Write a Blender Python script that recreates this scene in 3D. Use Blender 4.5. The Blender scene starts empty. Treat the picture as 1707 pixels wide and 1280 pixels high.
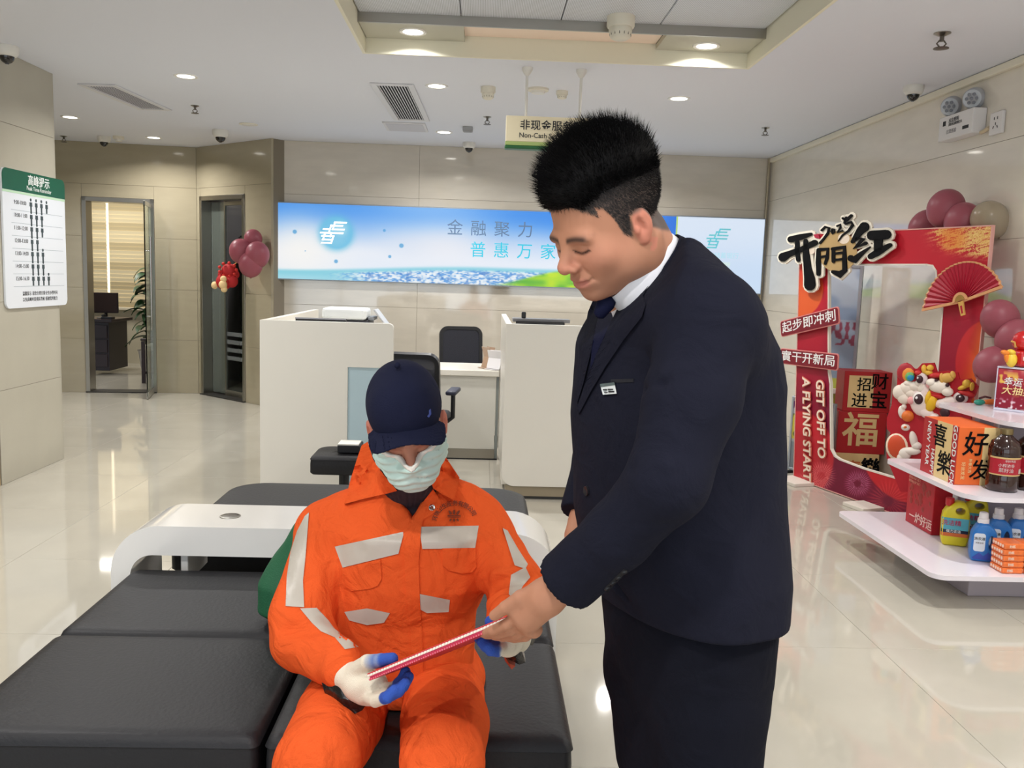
import bpy, bmesh, math, random
import numpy as np
from mathutils import Vector, Matrix, Euler

random.seed(7)
SC = bpy.context.scene
COL = SC.collection
PI = math.pi

# ------------------------------------------------------------------ camera
CAM_H = 1.45
FPX, PITCH, ROLL, YAW = 1472.8, .1207, .0321, .0365
_f = Vector((math.sin(YAW)*math.cos(PITCH), math.cos(YAW)*math.cos(PITCH), -math.sin(PITCH)))
_r0 = Vector((math.cos(YAW), -math.sin(YAW), 0))
_d0 = _f.cross(_r0)
AX = math.cos(ROLL)*_r0 - math.sin(ROLL)*_d0
DN = math.sin(ROLL)*_r0 + math.cos(ROLL)*_d0
cd = bpy.data.cameras.new('camera')
cam = bpy.data.objects.new('camera', cd)
COL.objects.link(cam)
M = Matrix.Identity(4)
for i in range(3):
    M[i][0] = AX[i]; M[i][1] = -DN[i]; M[i][2] = -_f[i]
M[2][3] = CAM_H
cam.matrix_world = M
cd.sensor_width = 36; cd.lens = FPX/1707*36
cd.clip_start = .05; cd.clip_end = 200
SC.camera = cam

def at(x, y, Y):
    """the point at depth Y on the sight line of photo pixel (x, y)"""
    v = AX*((x-853.5)/FPX) + DN*((y-640)/FPX) + _f
    t = Y/v.y
    return Vector((v.x*t, Y, v.z*t+CAM_H))

# ------------------------------------------------------------------ world, exposure, window light
SC.view_settings.view_transform = 'Standard'
SC.view_settings.look = 'None'
SC.view_settings.gamma = 1
SC.view_settings.exposure = -0.62
SC.view_settings.use_curve_mapping = False
w = bpy.data.worlds.new('daylight'); SC.world = w; w.use_nodes = True
w.node_tree.nodes['Background'].inputs[0].default_value = (.80, .90, 1, 1)
w.node_tree.nodes['Background'].inputs[1].default_value = 1.5

def area(name, loc, rot, sx, sy, power, col=(1, 1, 1), spread=PI, shape='RECTANGLE'):
    l = bpy.data.lights.new(name, 'AREA'); l.shape = shape
    l.size = sx
    if shape in ('RECTANGLE', 'ELLIPSE'): l.size_y = sy
    l.energy = power; l.color = col; l.spread = spread
    o = bpy.data.objects.new(name, l); COL.objects.link(o)
    o.location = loc; o.rotation_euler = rot
    return o
area('window_daylight', (-.9, -2.40, 1.45), (math.radians(90), 0, 0), 7.0, 2.3, 85, (.90, .96, 1))

# ------------------------------------------------------------------ materials
def lin(c):
    return tuple((v/255/12.92 if v/255 <= .04045 else ((v/255+.055)/1.055)**2.4) for v in c[:3])
MATS = {}
def mat(name, col=(200, 200, 200), rough=.5, metal=0, emit=0, spec=.5, noise=0, nscale=8, bump=0, bscale=60,
        alpha=1, trans=0, attr=None, coat=0, sheen=0, stretch=None, ior=1.45, sss=0, wrinkle=0):
    if name in MATS: return MATS[name]
    m = bpy.data.materials.new(name); m.use_nodes = True
    nt = m.node_tree; b = nt.nodes['Principled BSDF']
    L = lin(col)
    b.inputs['Base Color'].default_value = (*L, 1)
    b.inputs['Roughness'].default_value = rough
    b.inputs['Metallic'].default_value = metal
    b.inputs['Specular IOR Level'].default_value = spec
    b.inputs['IOR'].default_value = ior
    b.inputs['Alpha'].default_value = alpha
    b.inputs['Transmission Weight'].default_value = trans
    b.inputs['Coat Weight'].default_value = coat
    b.inputs['Coat Roughness'].default_value = .08
    b.inputs['Sheen Weight'].default_value = sheen
    if sss:
        b.inputs['Subsurface Weight'].default_value = sss
        b.inputs['Subsurface Radius'].default_value = (.012, .005, .003)
        b.inputs['Subsurface Scale'].default_value = 1
    src = None
    if attr:
        a = nt.nodes.new('ShaderNodeAttribute'); a.attribute_name = attr
        src = a.outputs['Color']
        nt.links.new(src, b.inputs['Base Color'])
    if noise:
        tc = nt.nodes.new('ShaderNodeTexCoord')
        n = nt.nodes.new('ShaderNodeTexNoise'); n.inputs['Scale'].default_value = nscale
        n.inputs['Detail'].default_value = 4
        if stretch:
            mp = nt.nodes.new('ShaderNodeMapping'); mp.inputs['Scale'].default_value = stretch
            nt.links.new(tc.outputs['Object'], mp.inputs[0]); nt.links.new(mp.outputs[0], n.inputs['Vector'])
        else:
            nt.links.new(tc.outputs['Object'], n.inputs['Vector'])
        mr = nt.nodes.new('ShaderNodeMapRange')
        mr.inputs['From Min'].default_value = .3; mr.inputs['From Max'].default_value = .7
        mr.inputs['To Min'].default_value = 1-noise; mr.inputs['To Max'].default_value = 1+noise
        nt.links.new(n.outputs['Fac'], mr.inputs['Value'])
        mx = nt.nodes.new('ShaderNodeVectorMath'); mx.operation = 'SCALE'
        if src: nt.links.new(src, mx.inputs[0])
        else: mx.inputs[0].default_value = L
        nt.links.new(mr.outputs[0], mx.inputs['Scale'])
        src = mx.outputs[0]
        nt.links.new(src, b.inputs['Base Color'])
    if emit:
        b.inputs['Emission Strength'].default_value = emit
        if src: nt.links.new(src, b.inputs['Emission Color']); b.inputs['Base Color'].default_value = (.02, .02, .02, 1)
        else: b.inputs['Emission Color'].default_value = (*L, 1)
        for l in list(b.inputs['Base Color'].links): nt.links.remove(l)
    if bump:
        tc = nt.nodes.new('ShaderNodeTexCoord')
        n = nt.nodes.new('ShaderNodeTexNoise'); n.inputs['Scale'].default_value = bscale; n.inputs['Detail'].default_value = 3
        nt.links.new(tc.outputs['Object'], n.inputs['Vector'])
        bp = nt.nodes.new('ShaderNodeBump'); bp.inputs['Strength'].default_value = bump; bp.inputs['Distance'].default_value = .01
        nt.links.new(n.outputs['Fac'], bp.inputs['Height']); nt.links.new(bp.outputs[0], b.inputs['Normal'])
    if wrinkle:                                   # soft cloth creases
        tc = nt.nodes.new('ShaderNodeTexCoord')
        n = nt.nodes.new('ShaderNodeTexNoise'); n.inputs['Scale'].default_value = 11; n.inputs['Detail'].default_value = 3
        n.inputs['Distortion'].default_value = 1.6; n.inputs['Roughness'].default_value = .45
        nt.links.new(tc.outputs['Object'], n.inputs['Vector'])
        bp = nt.nodes.new('ShaderNodeBump'); bp.inputs['Strength'].default_value = wrinkle; bp.inputs['Distance'].default_value = .03
        nt.links.new(n.outputs['Fac'], bp.inputs['Height'])
        if b.inputs['Normal'].links: nt.links.new(b.inputs['Normal'].links[0].from_socket, bp.inputs['Normal'])
        nt.links.new(bp.outputs[0], b.inputs['Normal'])
    MATS[name] = m
    return m

# ------------------------------------------------------------------ objects
def tag(o, label=None, cat=None, group=None, kind=None):
    if label: o['label'] = label
    if cat: o['category'] = cat
    if group: o['group'] = group
    if kind: o['kind'] = kind
    return o
def thing(name, label, cat, loc=(0, 0, 0), rz=0, group=None, rot=None):
    o = bpy.data.objects.new(name, None); COL.objects.link(o)
    o.empty_display_size = .05
    o.location = loc; o.rotation_euler = rot if rot else (0, 0, rz)
    return tag(o, label, cat, group)
def copy_tree(o, parent=None):
    c = o.copy(); COL.objects.link(c); c.parent = parent
    for ch in list(o.children): copy_tree(ch, c)
    return c

class MB:
    """collects shapes of ONE object"""
    def __init__(s): s.bm = bmesh.new()
    def _xf(s, vs, M):
        if M is not None: bmesh.ops.transform(s.bm, matrix=M, verts=vs)
    def box(s, c, d, bev=0, seg=2, rot=None, M=None):
        r = bmesh.ops.create_cube(s.bm, size=1)
        vs = r['verts']
        bmesh.ops.scale(s.bm, vec=Vector(d), verts=vs)
        if bev:
            es = list({e for v in vs for e in v.link_edges})
            rr = bmesh.ops.bevel(s.bm, geom=vs+es, offset=bev, segments=seg, profile=.5, affect='EDGES')
            vs = list({v for f in rr['faces'] for v in f.verts} | {v for v in vs if v.is_valid})
        if rot: bmesh.ops.rotate(s.bm, cent=(0, 0, 0), matrix=Euler(rot).to_matrix(), verts=vs)
        bmesh.ops.translate(s.bm, vec=Vector(c), verts=vs)
        s._xf(vs, M)
        return s
    def box2(s, lo, hi, bev=0, seg=2):
        lo, hi = Vector(lo), Vector(hi)
        return s.box((lo+hi)/2, hi-lo, bev, seg)
    def lathe(s, prof, n=24, c=(0, 0, 0), M=None, sx=1, sy=1, cap=True):
        rings = []
        vsall = []
        for (r, z) in prof:
            ring = [s.bm.verts.new((c[0]+r*sx*math.cos(2*PI*i/n), c[1]+r*sy*math.sin(2*PI*i/n), c[2]+z)) for i in range(n)]
            rings.append(ring); vsall += ring
        for a, b in zip(rings, rings[1:]):
            for i in range(n):
                s.bm.faces.new((a[i], a[(i+1) % n], b[(i+1) % n], b[i]))
        if cap:
            s.bm.faces.new(rings[0][::-1]); s.bm.faces.new(rings[-1])
        s._xf(vsall, M)
        return s
    def cyl(s, a, b, r, r2=None, n=16):
        a, b = Vector(a), Vector(b); d = b-a
        q = d.to_track_quat('Z', 'Y').to_matrix().to_4x4()
        return s.lathe([(r, 0), (r if r2 is None else r2, d.length)], n, M=Matrix.Translation(a) @ q)
    def sph(s, c, r, n=20, m=12, rot=None):
        rr = (r, r, r) if not hasattr(r, '__len__') else r
        g = bmesh.ops.create_uvsphere(s.bm, u_segments=n, v_segments=m, radius=1)
        Mx = Matrix.Translation(Vector(c)) @ (Euler(rot).to_matrix().to_4x4() if rot else Matrix.Identity(4)) @ Matrix.Diagonal((*rr, 1))
        bmesh.ops.transform(s.bm, matrix=Mx, verts=g['verts'])
        return s
    def tube(s, pts, r, n=10, cap=True):
        pts = [Vector(p) for p in pts]
        rs = r if hasattr(r, '__len__') else [r]*len(pts)
        rings = []
        up = None
        for i, p in enumerate(pts):
            t = (pts[min(i+1, len(pts)-1)]-pts[max(i-1, 0)]).normalized()
            if up is None:
                up = Vector((0, 0, 1)) if abs(t.z) < .9 else Vector((1, 0, 0))
            x = up.cross(t).normalized(); y = t.cross(x).normalized(); up = y
            rings.append([s.bm.verts.new(p+rs[i]*(x*math.cos(2*PI*k/n)+y*math.sin(2*PI*k/n))) for k in range(n)])
        for a, b in zip(rings, rings[1:]):
            for k in range(n): s.bm.faces.new((a[k], a[(k+1) % n], b[(k+1) % n], b[k]))
        if cap:
            s.bm.faces.new(rings[0][::-1]); s.bm.faces.new(rings[-1])
        return s
    def prism(s, pts, a, b, plane='XY', holes=None):
        """polygon outline extruded from a to b along the axis normal to plane"""
        def P(u, v, t):
            return {'XY': (u, v, t), 'XZ': (u, t, v), 'YZ': (t, u, v)}[plane]
        n = len(pts)
        lo = [s.bm.verts.new(P(u, v, a)) for u, v in pts]
        hi = [s.bm.verts.new(P(u, v, b)) for u, v in pts]
        for i in range(n):
            s.bm.faces.new((lo[i], lo[(i+1) % n], hi[(i+1) % n], hi[i]))
        fs = [s.bm.faces.new(lo[::-1]), s.bm.faces.new(hi)]
        s.bm.normal_update()
        if n > 4: bmesh.ops.triangulate(s.bm, faces=fs, ngon_method='EAR_CLIP')
        return s
    def quad(s, a, b, c, d):
        s.bm.faces.new([s.bm.verts.new(p) for p in (a, b, c, d)]); return s
    def face(s, pts):
        s.bm.faces.new([s.bm.verts.new(p) for p in pts]); return s
    def mesh(s, name, smooth=None):
        bmesh.ops.recalc_face_normals(s.bm, faces=s.bm.faces[:])
        me = bpy.data.meshes.new(name); s.bm.to_mesh(me); s.bm.free()
        if smooth is not None: smooth_mesh(me, smooth)
        return me
    def build(s, name, m, parent=None, smooth=None, loc=None, rot=None):
        return link(name, s.mesh(name, smooth), m, parent, loc, rot)
def smooth_mesh(me, ang=40):
    me.polygons.foreach_set('use_smooth', [True]*len(me.polygons))
    if ang < 180:
        bm = bmesh.new(); bm.from_mesh(me)
        th = math.radians(ang)
        for e in bm.edges:
            if len(e.link_faces) == 2 and e.calc_face_angle(0) > th: e.smooth = False
        bm.to_mesh(me); bm.free()
def link(name, me, m, parent=None, loc=None, rot=None):
    o = bpy.data.objects.new(name, me); COL.objects.link(o)
    if m is not None and not me.materials: me.materials.append(m)
    if parent: o.parent = parent
    if loc is not None: o.location = loc
    if rot is not None: o.rotation_euler = rot
    return o

def rrect(w, h, r, n=6, cx=0, cy=0):
    """rounded rectangle outline; r one radius or four (bl, br, tr, tl)"""
    rs = r if hasattr(r, '__len__') else (r,)*4
    out = []
    for (sx, sy, a0), q in zip(((-1, -1, 180), (1, -1, 270), (1, 1, 0), (-1, 1, 90)), rs):
        ccx, ccy = cx+sx*(w/2-q), cy+sy*(h/2-q)
        if q <= 1e-6: out.append((ccx, ccy)); continue
        for k in range(n+1):
            a = math.radians(a0+90*k/n)
            out.append((ccx+q*math.cos(a), ccy+q*math.sin(a)))
    return out

def text_mesh(body, size, bold=0, ext=.0004, align='CENTER', shear=0, sx=1, res=3, space=1, line=1):
    c = bpy.data.curves.new('t', 'FONT'); c.body = body; c.size = size
    c.align_x = align; c.align_y = 'CENTER'; c.offset = bold*size; c.extrude = ext
    c.resolution_u = res; c.shear = shear; c.space_character = space; c.space_line = line
    o = bpy.data.objects.new('t', c); COL.objects.link(o)
    o.scale = (1, 1, 1)
    dg = bpy.context.evaluated_depsgraph_get(); dg.update()
    me = bpy.data.meshes.new_from_object(o.evaluated_get(dg))
    bpy.data.objects.remove(o); bpy.data.curves.remove(c)
    me.materials.clear()
    if sx != 1: me.transform(Matrix.Diagonal((sx, 1, 1, 1)))
    return me
FACE = (PI/2, 0, 0)                      # upright lettering that faces -Y
def text(body, size, m, parent, loc, rot=FACE, name='lettering', **k):
    return link(name, text_mesh(body, size, **k), m, parent, loc, rot)

def paint(name, W, H, nx, ny, fn, m, parent, loc=(0, 0, 0), rot=(0, 0, 0)):
    """a printed face: fine grid in local XZ (x 0..W, z 0..H, facing -Y) whose print is stored as vertex colour"""
    u = np.linspace(0, 1, nx+1); v = np.linspace(0, 1, ny+1)
    U, V = np.meshgrid(u, v)
    C = fn(U*W, V*H)                     # (ny+1, nx+1, 3) 0..255
    co = np.stack([U*W, np.zeros_like(U), V*H], -1).reshape(-1, 3)
    i = np.arange((nx+1)*(ny+1)).reshape(ny+1, nx+1)
    q = np.stack([i[:-1, :-1], i[:-1, 1:], i[1:, 1:], i[1:, :-1]], -1).reshape(-1, 4)
    me = bpy.data.meshes.new(name); me.from_pydata(co.tolist(), [], q.tolist())
    set_col(me, C.reshape(-1, 3))
    return link(name, me, m, parent, loc, rot)
def set_col(me, C):
    C = np.clip(np.asarray(C, float)/255, 0, 1)
    C = np.where(C <= .04045, C/12.92, ((C+.055)/1.055)**2.4)
    a = me.color_attributes.new('Col', 'FLOAT_COLOR', 'POINT')
    a.data.foreach_set('color', np.concatenate([C, np.ones((len(C), 1))], 1).astype(np.float32).ravel())
def mixc(a, b, t):
    t = np.clip(t, 0, 1)[..., None]
    return np.asarray(a, float)*(1-t)+np.asarray(b, float)*t
def sstep(a, b, x):
    t = np.clip((x-a)/(b-a), 0, 1); return t*t*(3-2*t)
def homog(src, dst):
    """projective map from four drawing points to four board points"""
    A, B = [], []
    for (x, y), (u, v) in zip(src, dst):
        A += [[x, y, 1, 0, 0, 0, -u*x, -u*y], [0, 0, 0, x, y, 1, -v*x, -v*y]]; B += [u, v]
    h = np.linalg.solve(np.array(A, float), np.array(B, float))
    def f(x, y):
        d = h[6]*x+h[7]*y+1
        return ((h[0]*x+h[1]*y+h[2])/d, (h[3]*x+h[4]*y+h[5])/d)
    return f
def vnoise(x, y, seed=0):
    """smooth value noise for prints"""
    xi, yi = np.floor(x).astype(int), np.floor(y).astype(int)
    fx, fy = x-xi, y-yi
    fx, fy = fx*fx*(3-2*fx), fy*fy*(3-2*fy)
    def hsh(a, b):
        n = (a*374761393+b*668265263+seed*144665) & 0x7fffffff
        n = ((n ^ (n >> 13))*1274126177) & 0x7fffffff
        return ((n ^ (n >> 16)) & 0xffff)/65535.
    return (hsh(xi, yi)*(1-fx)+hsh(xi+1, yi)*fx)*(1-fy)+(hsh(xi, yi+1)*(1-fx)+hsh(xi+1, yi+1)*fx)*fy

def ribbon(strokes, y0, y1, f=None, grow=0, n=7):
    """brush strokes [(x, y, half width), ...] as thick flat shapes in local XZ, mapped by f"""
    mb = MB()
    for st in strokes:
        P = [Vector((p[0], p[1])) for p in st]; W = [p[2]+grow for p in st]
        L, R = [], []
        for i in range(len(P)):
            t = (P[min(i+1, len(P)-1)]-P[max(i-1, 0)]).normalized(); nn = Vector((-t.y, t.x))
            if i == 0: P0 = P[i]-t*grow*.7
            elif i == len(P)-1: P0 = P[i]+t*grow*.7
            else: P0 = P[i]
            L.append(P0+nn*W[i]); R.append(P0-nn*W[i])
        def m(p): return f(p.x, p.y) if f else (p.x, p.y)
        for i in range(len(P)-1):
            q = [m(L[i]), m(L[i+1]), m(R[i+1]), m(R[i])]
            lo = [mb.bm.verts.new((u, y0, v)) for u, v in q]; hi = [mb.bm.verts.new((u, y1, v)) for u, v in q]
            for k in range(4): mb.bm.faces.new((lo[k], lo[(k+1) % 4], hi[(k+1) % 4], hi[k]))
            mb.bm.faces.new(lo[::-1]); mb.bm.faces.new(hi)
        for k in ((0, len(P)-1) if True else ()):     # blunt round ends
            c = P[k]; r = W[k]
            lo = []; hi = []
            for j in range(n+3):
                a = 2*PI*j/(n+3); u, v = m(c+Vector((math.cos(a), math.sin(a)))*r)
                lo.append(mb.bm.verts.new((u, y0*.999, v))); hi.append(mb.bm.verts.new((u, y1*1.001, v)))
            mb.bm.faces.new(lo[::-1]); mb.bm.faces.new(hi)
            for j in range(n+3): mb.bm.faces.new((lo[j], lo[(j+1) % (n+3)], hi[(j+1) % (n+3)], hi[j]))
    return mb

# common materials
WHITE = mat('white_lacquer', (226, 224, 218), .28)
BLACKTXT = mat('print_black', (38, 38, 42), .6)
STEEL = mat('brushed_steel', (168, 165, 158), .28, metal=1)
CHROME = mat('chrome', (205, 205, 205), .12, metal=1)
BLACKPL = mat('black_plastic', (24, 24, 28), .4)
GLASS = mat('clear_glass', (236, 246, 242), .02, trans=1, ior=1.45)
# ================================================================== the room
H = 2.77
XR, YB, YF = 3.0, 9.42, -2.6
FLOORM = mat('polished_floor_tile', (186, 181, 168), .05, spec=.6, ior=1.6, noise=.05, nscale=2.2)
GROUT = mat('grout', (148, 140, 124), .8)
WALLM = mat('beige_wall_tile', (200, 193, 180), .06, spec=.6, ior=1.95, noise=.05, nscale=3, stretch=(1, 1, 4))
WALLD = mat('beige_door_wall_tile', (164, 155, 132), .10, spec=.5, ior=1.7, noise=.04, nscale=3, stretch=(1, 1, 4))
JOINT = mat('wall_joint', (128, 120, 106), .7)
CEILM = mat('ceiling_paint', (222, 225, 235), .75)
def struct(o): o['kind'] = 'structure'; return o

# floor slab with one tile object per tile
fl = struct(MB().box2((-8, YF-.2, -.2), (3.2, 15, -.006)).build('floor', GROUT))
tx, ty = .78, .90
tm = MB().box((0, 0, -.005), (tx-.0016, ty-.0016, .010), .0008, 1).mesh('tile')
for i in range(-10, 2):
    for j in range(-7, 13):
        x, y = 1.65+tx*(i+.5), 3.38+ty*(j+.5)
        if x+tx/2 < -5.2 and y < 9: continue
        if x-tx/2 > 3.05: continue
        link('tile', tm, FLOORM, fl, (x, y, 0))

def panel_wall(name, a, b, z0, z1, m, th=.2, pw=1.14, ph=.57, zoff=.04, xoff=0, openings=(), back=1):
    """wall from a to b (seen with its front on the left hand when walking a -> b is False): a backing plus one panel object per stone panel"""
    a, b = Vector((*a, 0)), Vector((*b, 0))
    d = (b-a); L = d.length; d.normalize(); nrm = Vector((d.y, -d.x, 0))      # front side
    root = struct(bpy.data.objects.new(name, None)); COL.objects.link(root)
    root.location = a; root.rotation_euler = (0, 0, math.atan2(d.y, d.x))
    # local: x along wall, -y front
    bb = MB()
    us = sorted({0, L, *[o[0] for o in openings], *[o[1] for o in openings]})
    for u0, u1 in zip(us, us[1:]):
        zt = [(z0, z1)]
        for o in openings:
            if o[0] <= u0+1e-5 and u1 <= o[1]+1e-5: zt = [(o[2], z1)]
        for za, zb in zt: bb.box2((u0, .004, za), (u1, th, zb))
    bk = bb.build('wall_backing', JOINT, root)
    xs = [0]; x = xoff if xoff > 0 else pw
    while x < L-.02: xs.append(x); x += pw
    xs.append(L)
    zs = [z0]; z = zoff+ph
    while z < z1-.03: zs.append(z); z += ph
    zs.append(z1)
    g = .0012
    for u0, u1 in zip(xs, xs[1:]):
        for za, zb in zip(zs, zs[1:]):
            rects = [(u0, u1, za, zb)]
            for (o0, o1, oz) in openings:
                nr = []
                for (p, q, r, s) in rects:
                    if q <= o0 or p >= o1 or r >= oz: nr.append((p, q, r, s)); continue
                    if p < o0: nr.append((p, o0, r, s))
                    if q > o1: nr.append((o1, q, r, s))
                    if s > oz: nr.append((max(p, o0), min(q, o1), oz, s))
                rects = nr
            for (p, q, r, s) in rects:
                if q-p < .02 or s-r < .02: continue
                MB().box2((p+g, 0, r+g), (q-g, .012, s-g), .0008, 1).build('panel', m, root)
    return root, d, nrm

wr = panel_wall('wall_right', (XR, YB+.2), (XR, YF), 0, H, mat('right_wall_tile', (226, 219, 205), .06, spec=.6, ior=1.95, noise=.04, nscale=3, stretch=(1, 1, 4)), pw=20, zoff=.045)[0]
wb = panel_wall('wall_back', (-2.19, YB), (XR, YB), 0, H, WALLM, pw=2.4, zoff=-.05, xoff=1.5)[0]
A0, A1 = (-3.24, 10.22), (-2.19, 9.30)           # the angled wall with the right-hand door
LA = math.hypot(A1[0]-A0[0], A1[1]-A0[1])
wa = panel_wall('wall_angled', A0, A1, 0, H, WALLD, th=.22, pw=5, openings=[(.07, .93, 2.23)])[0]
D0 = (-5.1, 9.98)
LD = math.hypot(A0[0]-D0[0], A0[1]-D0[1])
wd = panel_wall('wall_left_back', D0, A0, 0, H, WALLD, th=.2, pw=5, openings=[(.66, 1.42, 2.18)])[0]
panel_wall('wall_left', (-5.1, YF), (-5.1, 10.1), 0, H, WALLD)
MB().box2((-2.19, 9.30, 0), (-2.17, 9.44, H)).build('trim_1', WALLD)['kind'] = 'structure'
# projecting wall end on the left that carries the notice board
pil = panel_wall('wall_left_front', (-3.08, 5.72), (-3.08, 6.56), 0, H, mat('pale_wall_tile', (180, 175, 160), .12, spec=.5, noise=.03, nscale=3), th=.02, pw=2, zoff=.045)[0]
MB().box2((-3.75, 5.725, 0), (-3.09, 6.555, H)).build('wall_core', JOINT, pil, loc=(0, 0, 0)).matrix_parent_inverse = Matrix.Translation(pil.location).inverted() if False else Matrix.Identity(4)
o = pil.children[-1]
pil_inv = (Matrix.Translation(pil.location) @ Euler(pil.rotation_euler).to_matrix().to_4x4()).inverted()
o.data.transform(pil_inv)
nf = MB().box2((-3.75, 5.71, 0), (-3.092, 5.724, H)).build('panel', mat('warm_wall_tile', (214, 190, 140), .2), pil); nf.data.transform(pil_inv)
nf = MB().box2((-3.75, 6.556, 0), (-3.08, 6.57, H)).build('panel', mat('pale_wall_tile'), pil); nf.data.transform(pil_inv)
# vertical metal trim in the far right corner
MB().cyl((XR-.03, YB-.02, 0), (XR-.03, YB-.02, H), .014, n=8).build('trim_2', mat('trim_metal', (170, 160, 138), .35, metal=.6), smooth=60)['kind'] = 'structure'
MB().box2((XR-.035, 0, H-.05), (XR-.001, YB-.05, H-.004), .006).build('trim_3', mat('cornice_white', (230, 224, 205), .5))['kind'] = 'structure'
# front of the hall behind the camera: glazed shopfront
fw = struct(bpy.data.objects.new('wall_front', None)); COL.objects.link(fw)
FM = mat('shopfront_frame', (90, 90, 92), .4)
WS = mat('wall_plain', (170, 162, 145), .5)
MB().box2((-5.1, YF-.15, 0), (-4.6, YF, H)).build('pier', WS, fw)
MB().box2((2.6, YF-.15, 0), (3.0, YF, H)).build('pier', WS, fw)
MB().box2((-4.6, YF-.15, 2.6), (2.6, YF, H)).build('lintel', WS, fw)
MB().box2((-4.6, YF-.15, 0), (2.6, YF, .3)).build('plinth', WS, fw)
for k in range(7):
    MB().box2((-4.6+k*1.2-.04, YF-.10, .3), (-4.6+k*1.2+.04, YF-.02, 2.6)).build('mullion', FM, fw)
MB().box2((-4.6, YF-.09, 1.95), (2.6, YF-.03, 2.02)).build('transom', FM, fw)

# ceiling with a recess
RX0, RX1, RY0, RY1 = -.75, 1.59, .9, 5.6
cb = MB()
for lo, hi in (((-8, YF-.2), (RX0-.019, 15)), ((RX1+.019, YF-.2), (3.3, 15)), ((RX0-.019, YF-.2), (RX1+.019, RY0-.019)), ((RX0-.019, RY1+.019), (RX1+.019, 15))):
    cb.box2((*lo, H), (*hi, H+.09))
ce = struct(cb.build('ceiling', CEILM))
CREAM = mat('recess_cream_paint', (232, 228, 208), .6)
# stepped ledge round the recess, with a lighter cove in the middle of the far side
lb = MB()
lb.box2((RX0-.2, RY1, H+.0005), (RX1+.2, RY1+.02, H+.22))
lb.box2((RX0-.02, RY0, H+.0005), (RX0, RY1, H+.22)); lb.box2((RX1, RY0, H+.0005), (RX1+.02, RY1, H+.22))
lb.box2((RX0, RY0-.02, H+.0005), (RX1, RY0, H+.22))
lb.build('recess_side', CREAM, ce)
LEDGEM = mat('recess_ledge', (190, 188, 172), .5)
ZL = H+.09
for x0, x1 in ((RX0+.005, -.15), (1.02, RX1-.005)):
    MB().box2((x0, RY1-.345, ZL), (x1, RY1, ZL+.03)).build('ledge', LEDGEM, ce)
MB().box2((-.15, RY1-.35, ZL+.035), (1.02, RY1, ZL+.05)).build('cove_panel', mat('cove_pink', (248, 226, 208), .6), ce)
MB().box2((-.15, RY1-.36, ZL+.0), (1.02, RY1-.345, ZL+.036)).build('cove_lip', CREAM, ce)
PANM = mat('perforated_metal', (170, 176, 186), .45, metal=.0)
nt = PANM.node_tree
tc = nt.nodes.new('ShaderNodeTexCoord'); br = nt.nodes.new('ShaderNodeTexVoronoi'); br.inputs['Scale'].default_value = 110
br.inputs['Randomness'].default_value = 0
rp = nt.nodes.new('ShaderNodeMapRange'); rp.inputs['From Min'].default_value = .25; rp.inputs['From Max'].default_value = .45
rp.inputs['To Min'].default_value = .45; rp.inputs['To Max'].default_value = 1
mx = nt.nodes.new('ShaderNodeVectorMath'); mx.operation = 'SCALE'; mx.inputs[0].default_value = lin((226, 230, 238))
nt.links.new(tc.outputs['Object'], br.inputs['Vector']); nt.links.new(br.outputs['Distance'], rp.inputs['Value'])
nt.links.new(rp.outputs[0], mx.inputs['Scale']); nt.links.new(mx.outputs[0], nt.nodes['Principled BSDF'].inputs['Base Color'])
ZP = H+.14
MB().box2((RX0, RY0, ZP+.03), (RX1, RY1, ZP+.06)).build('recess_top', mat('recess_dark', (60, 60, 62), .8), ce)
PX = [RX0+.004, -.165, .405, .975, RX1-.004]
PY = [RY0+.01, 2.05, 3.23, 4.40, 5.245]
for x0, x1 in zip(PX, PX[1:]):
    for y0, y1 in zip(PY, PY[1:]):
        MB().box2((x0+.003, y0+.003, ZP), (x1-.003, y1-.003, ZP+.02), .003, 1).build('ceiling_panel', PANM, ce)
MB().box2((RX0, RY1-.362, ZL-.004), (RX1, RY1-.345, ZP+.012)).build('edge_trim', STEEL, ce)

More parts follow.
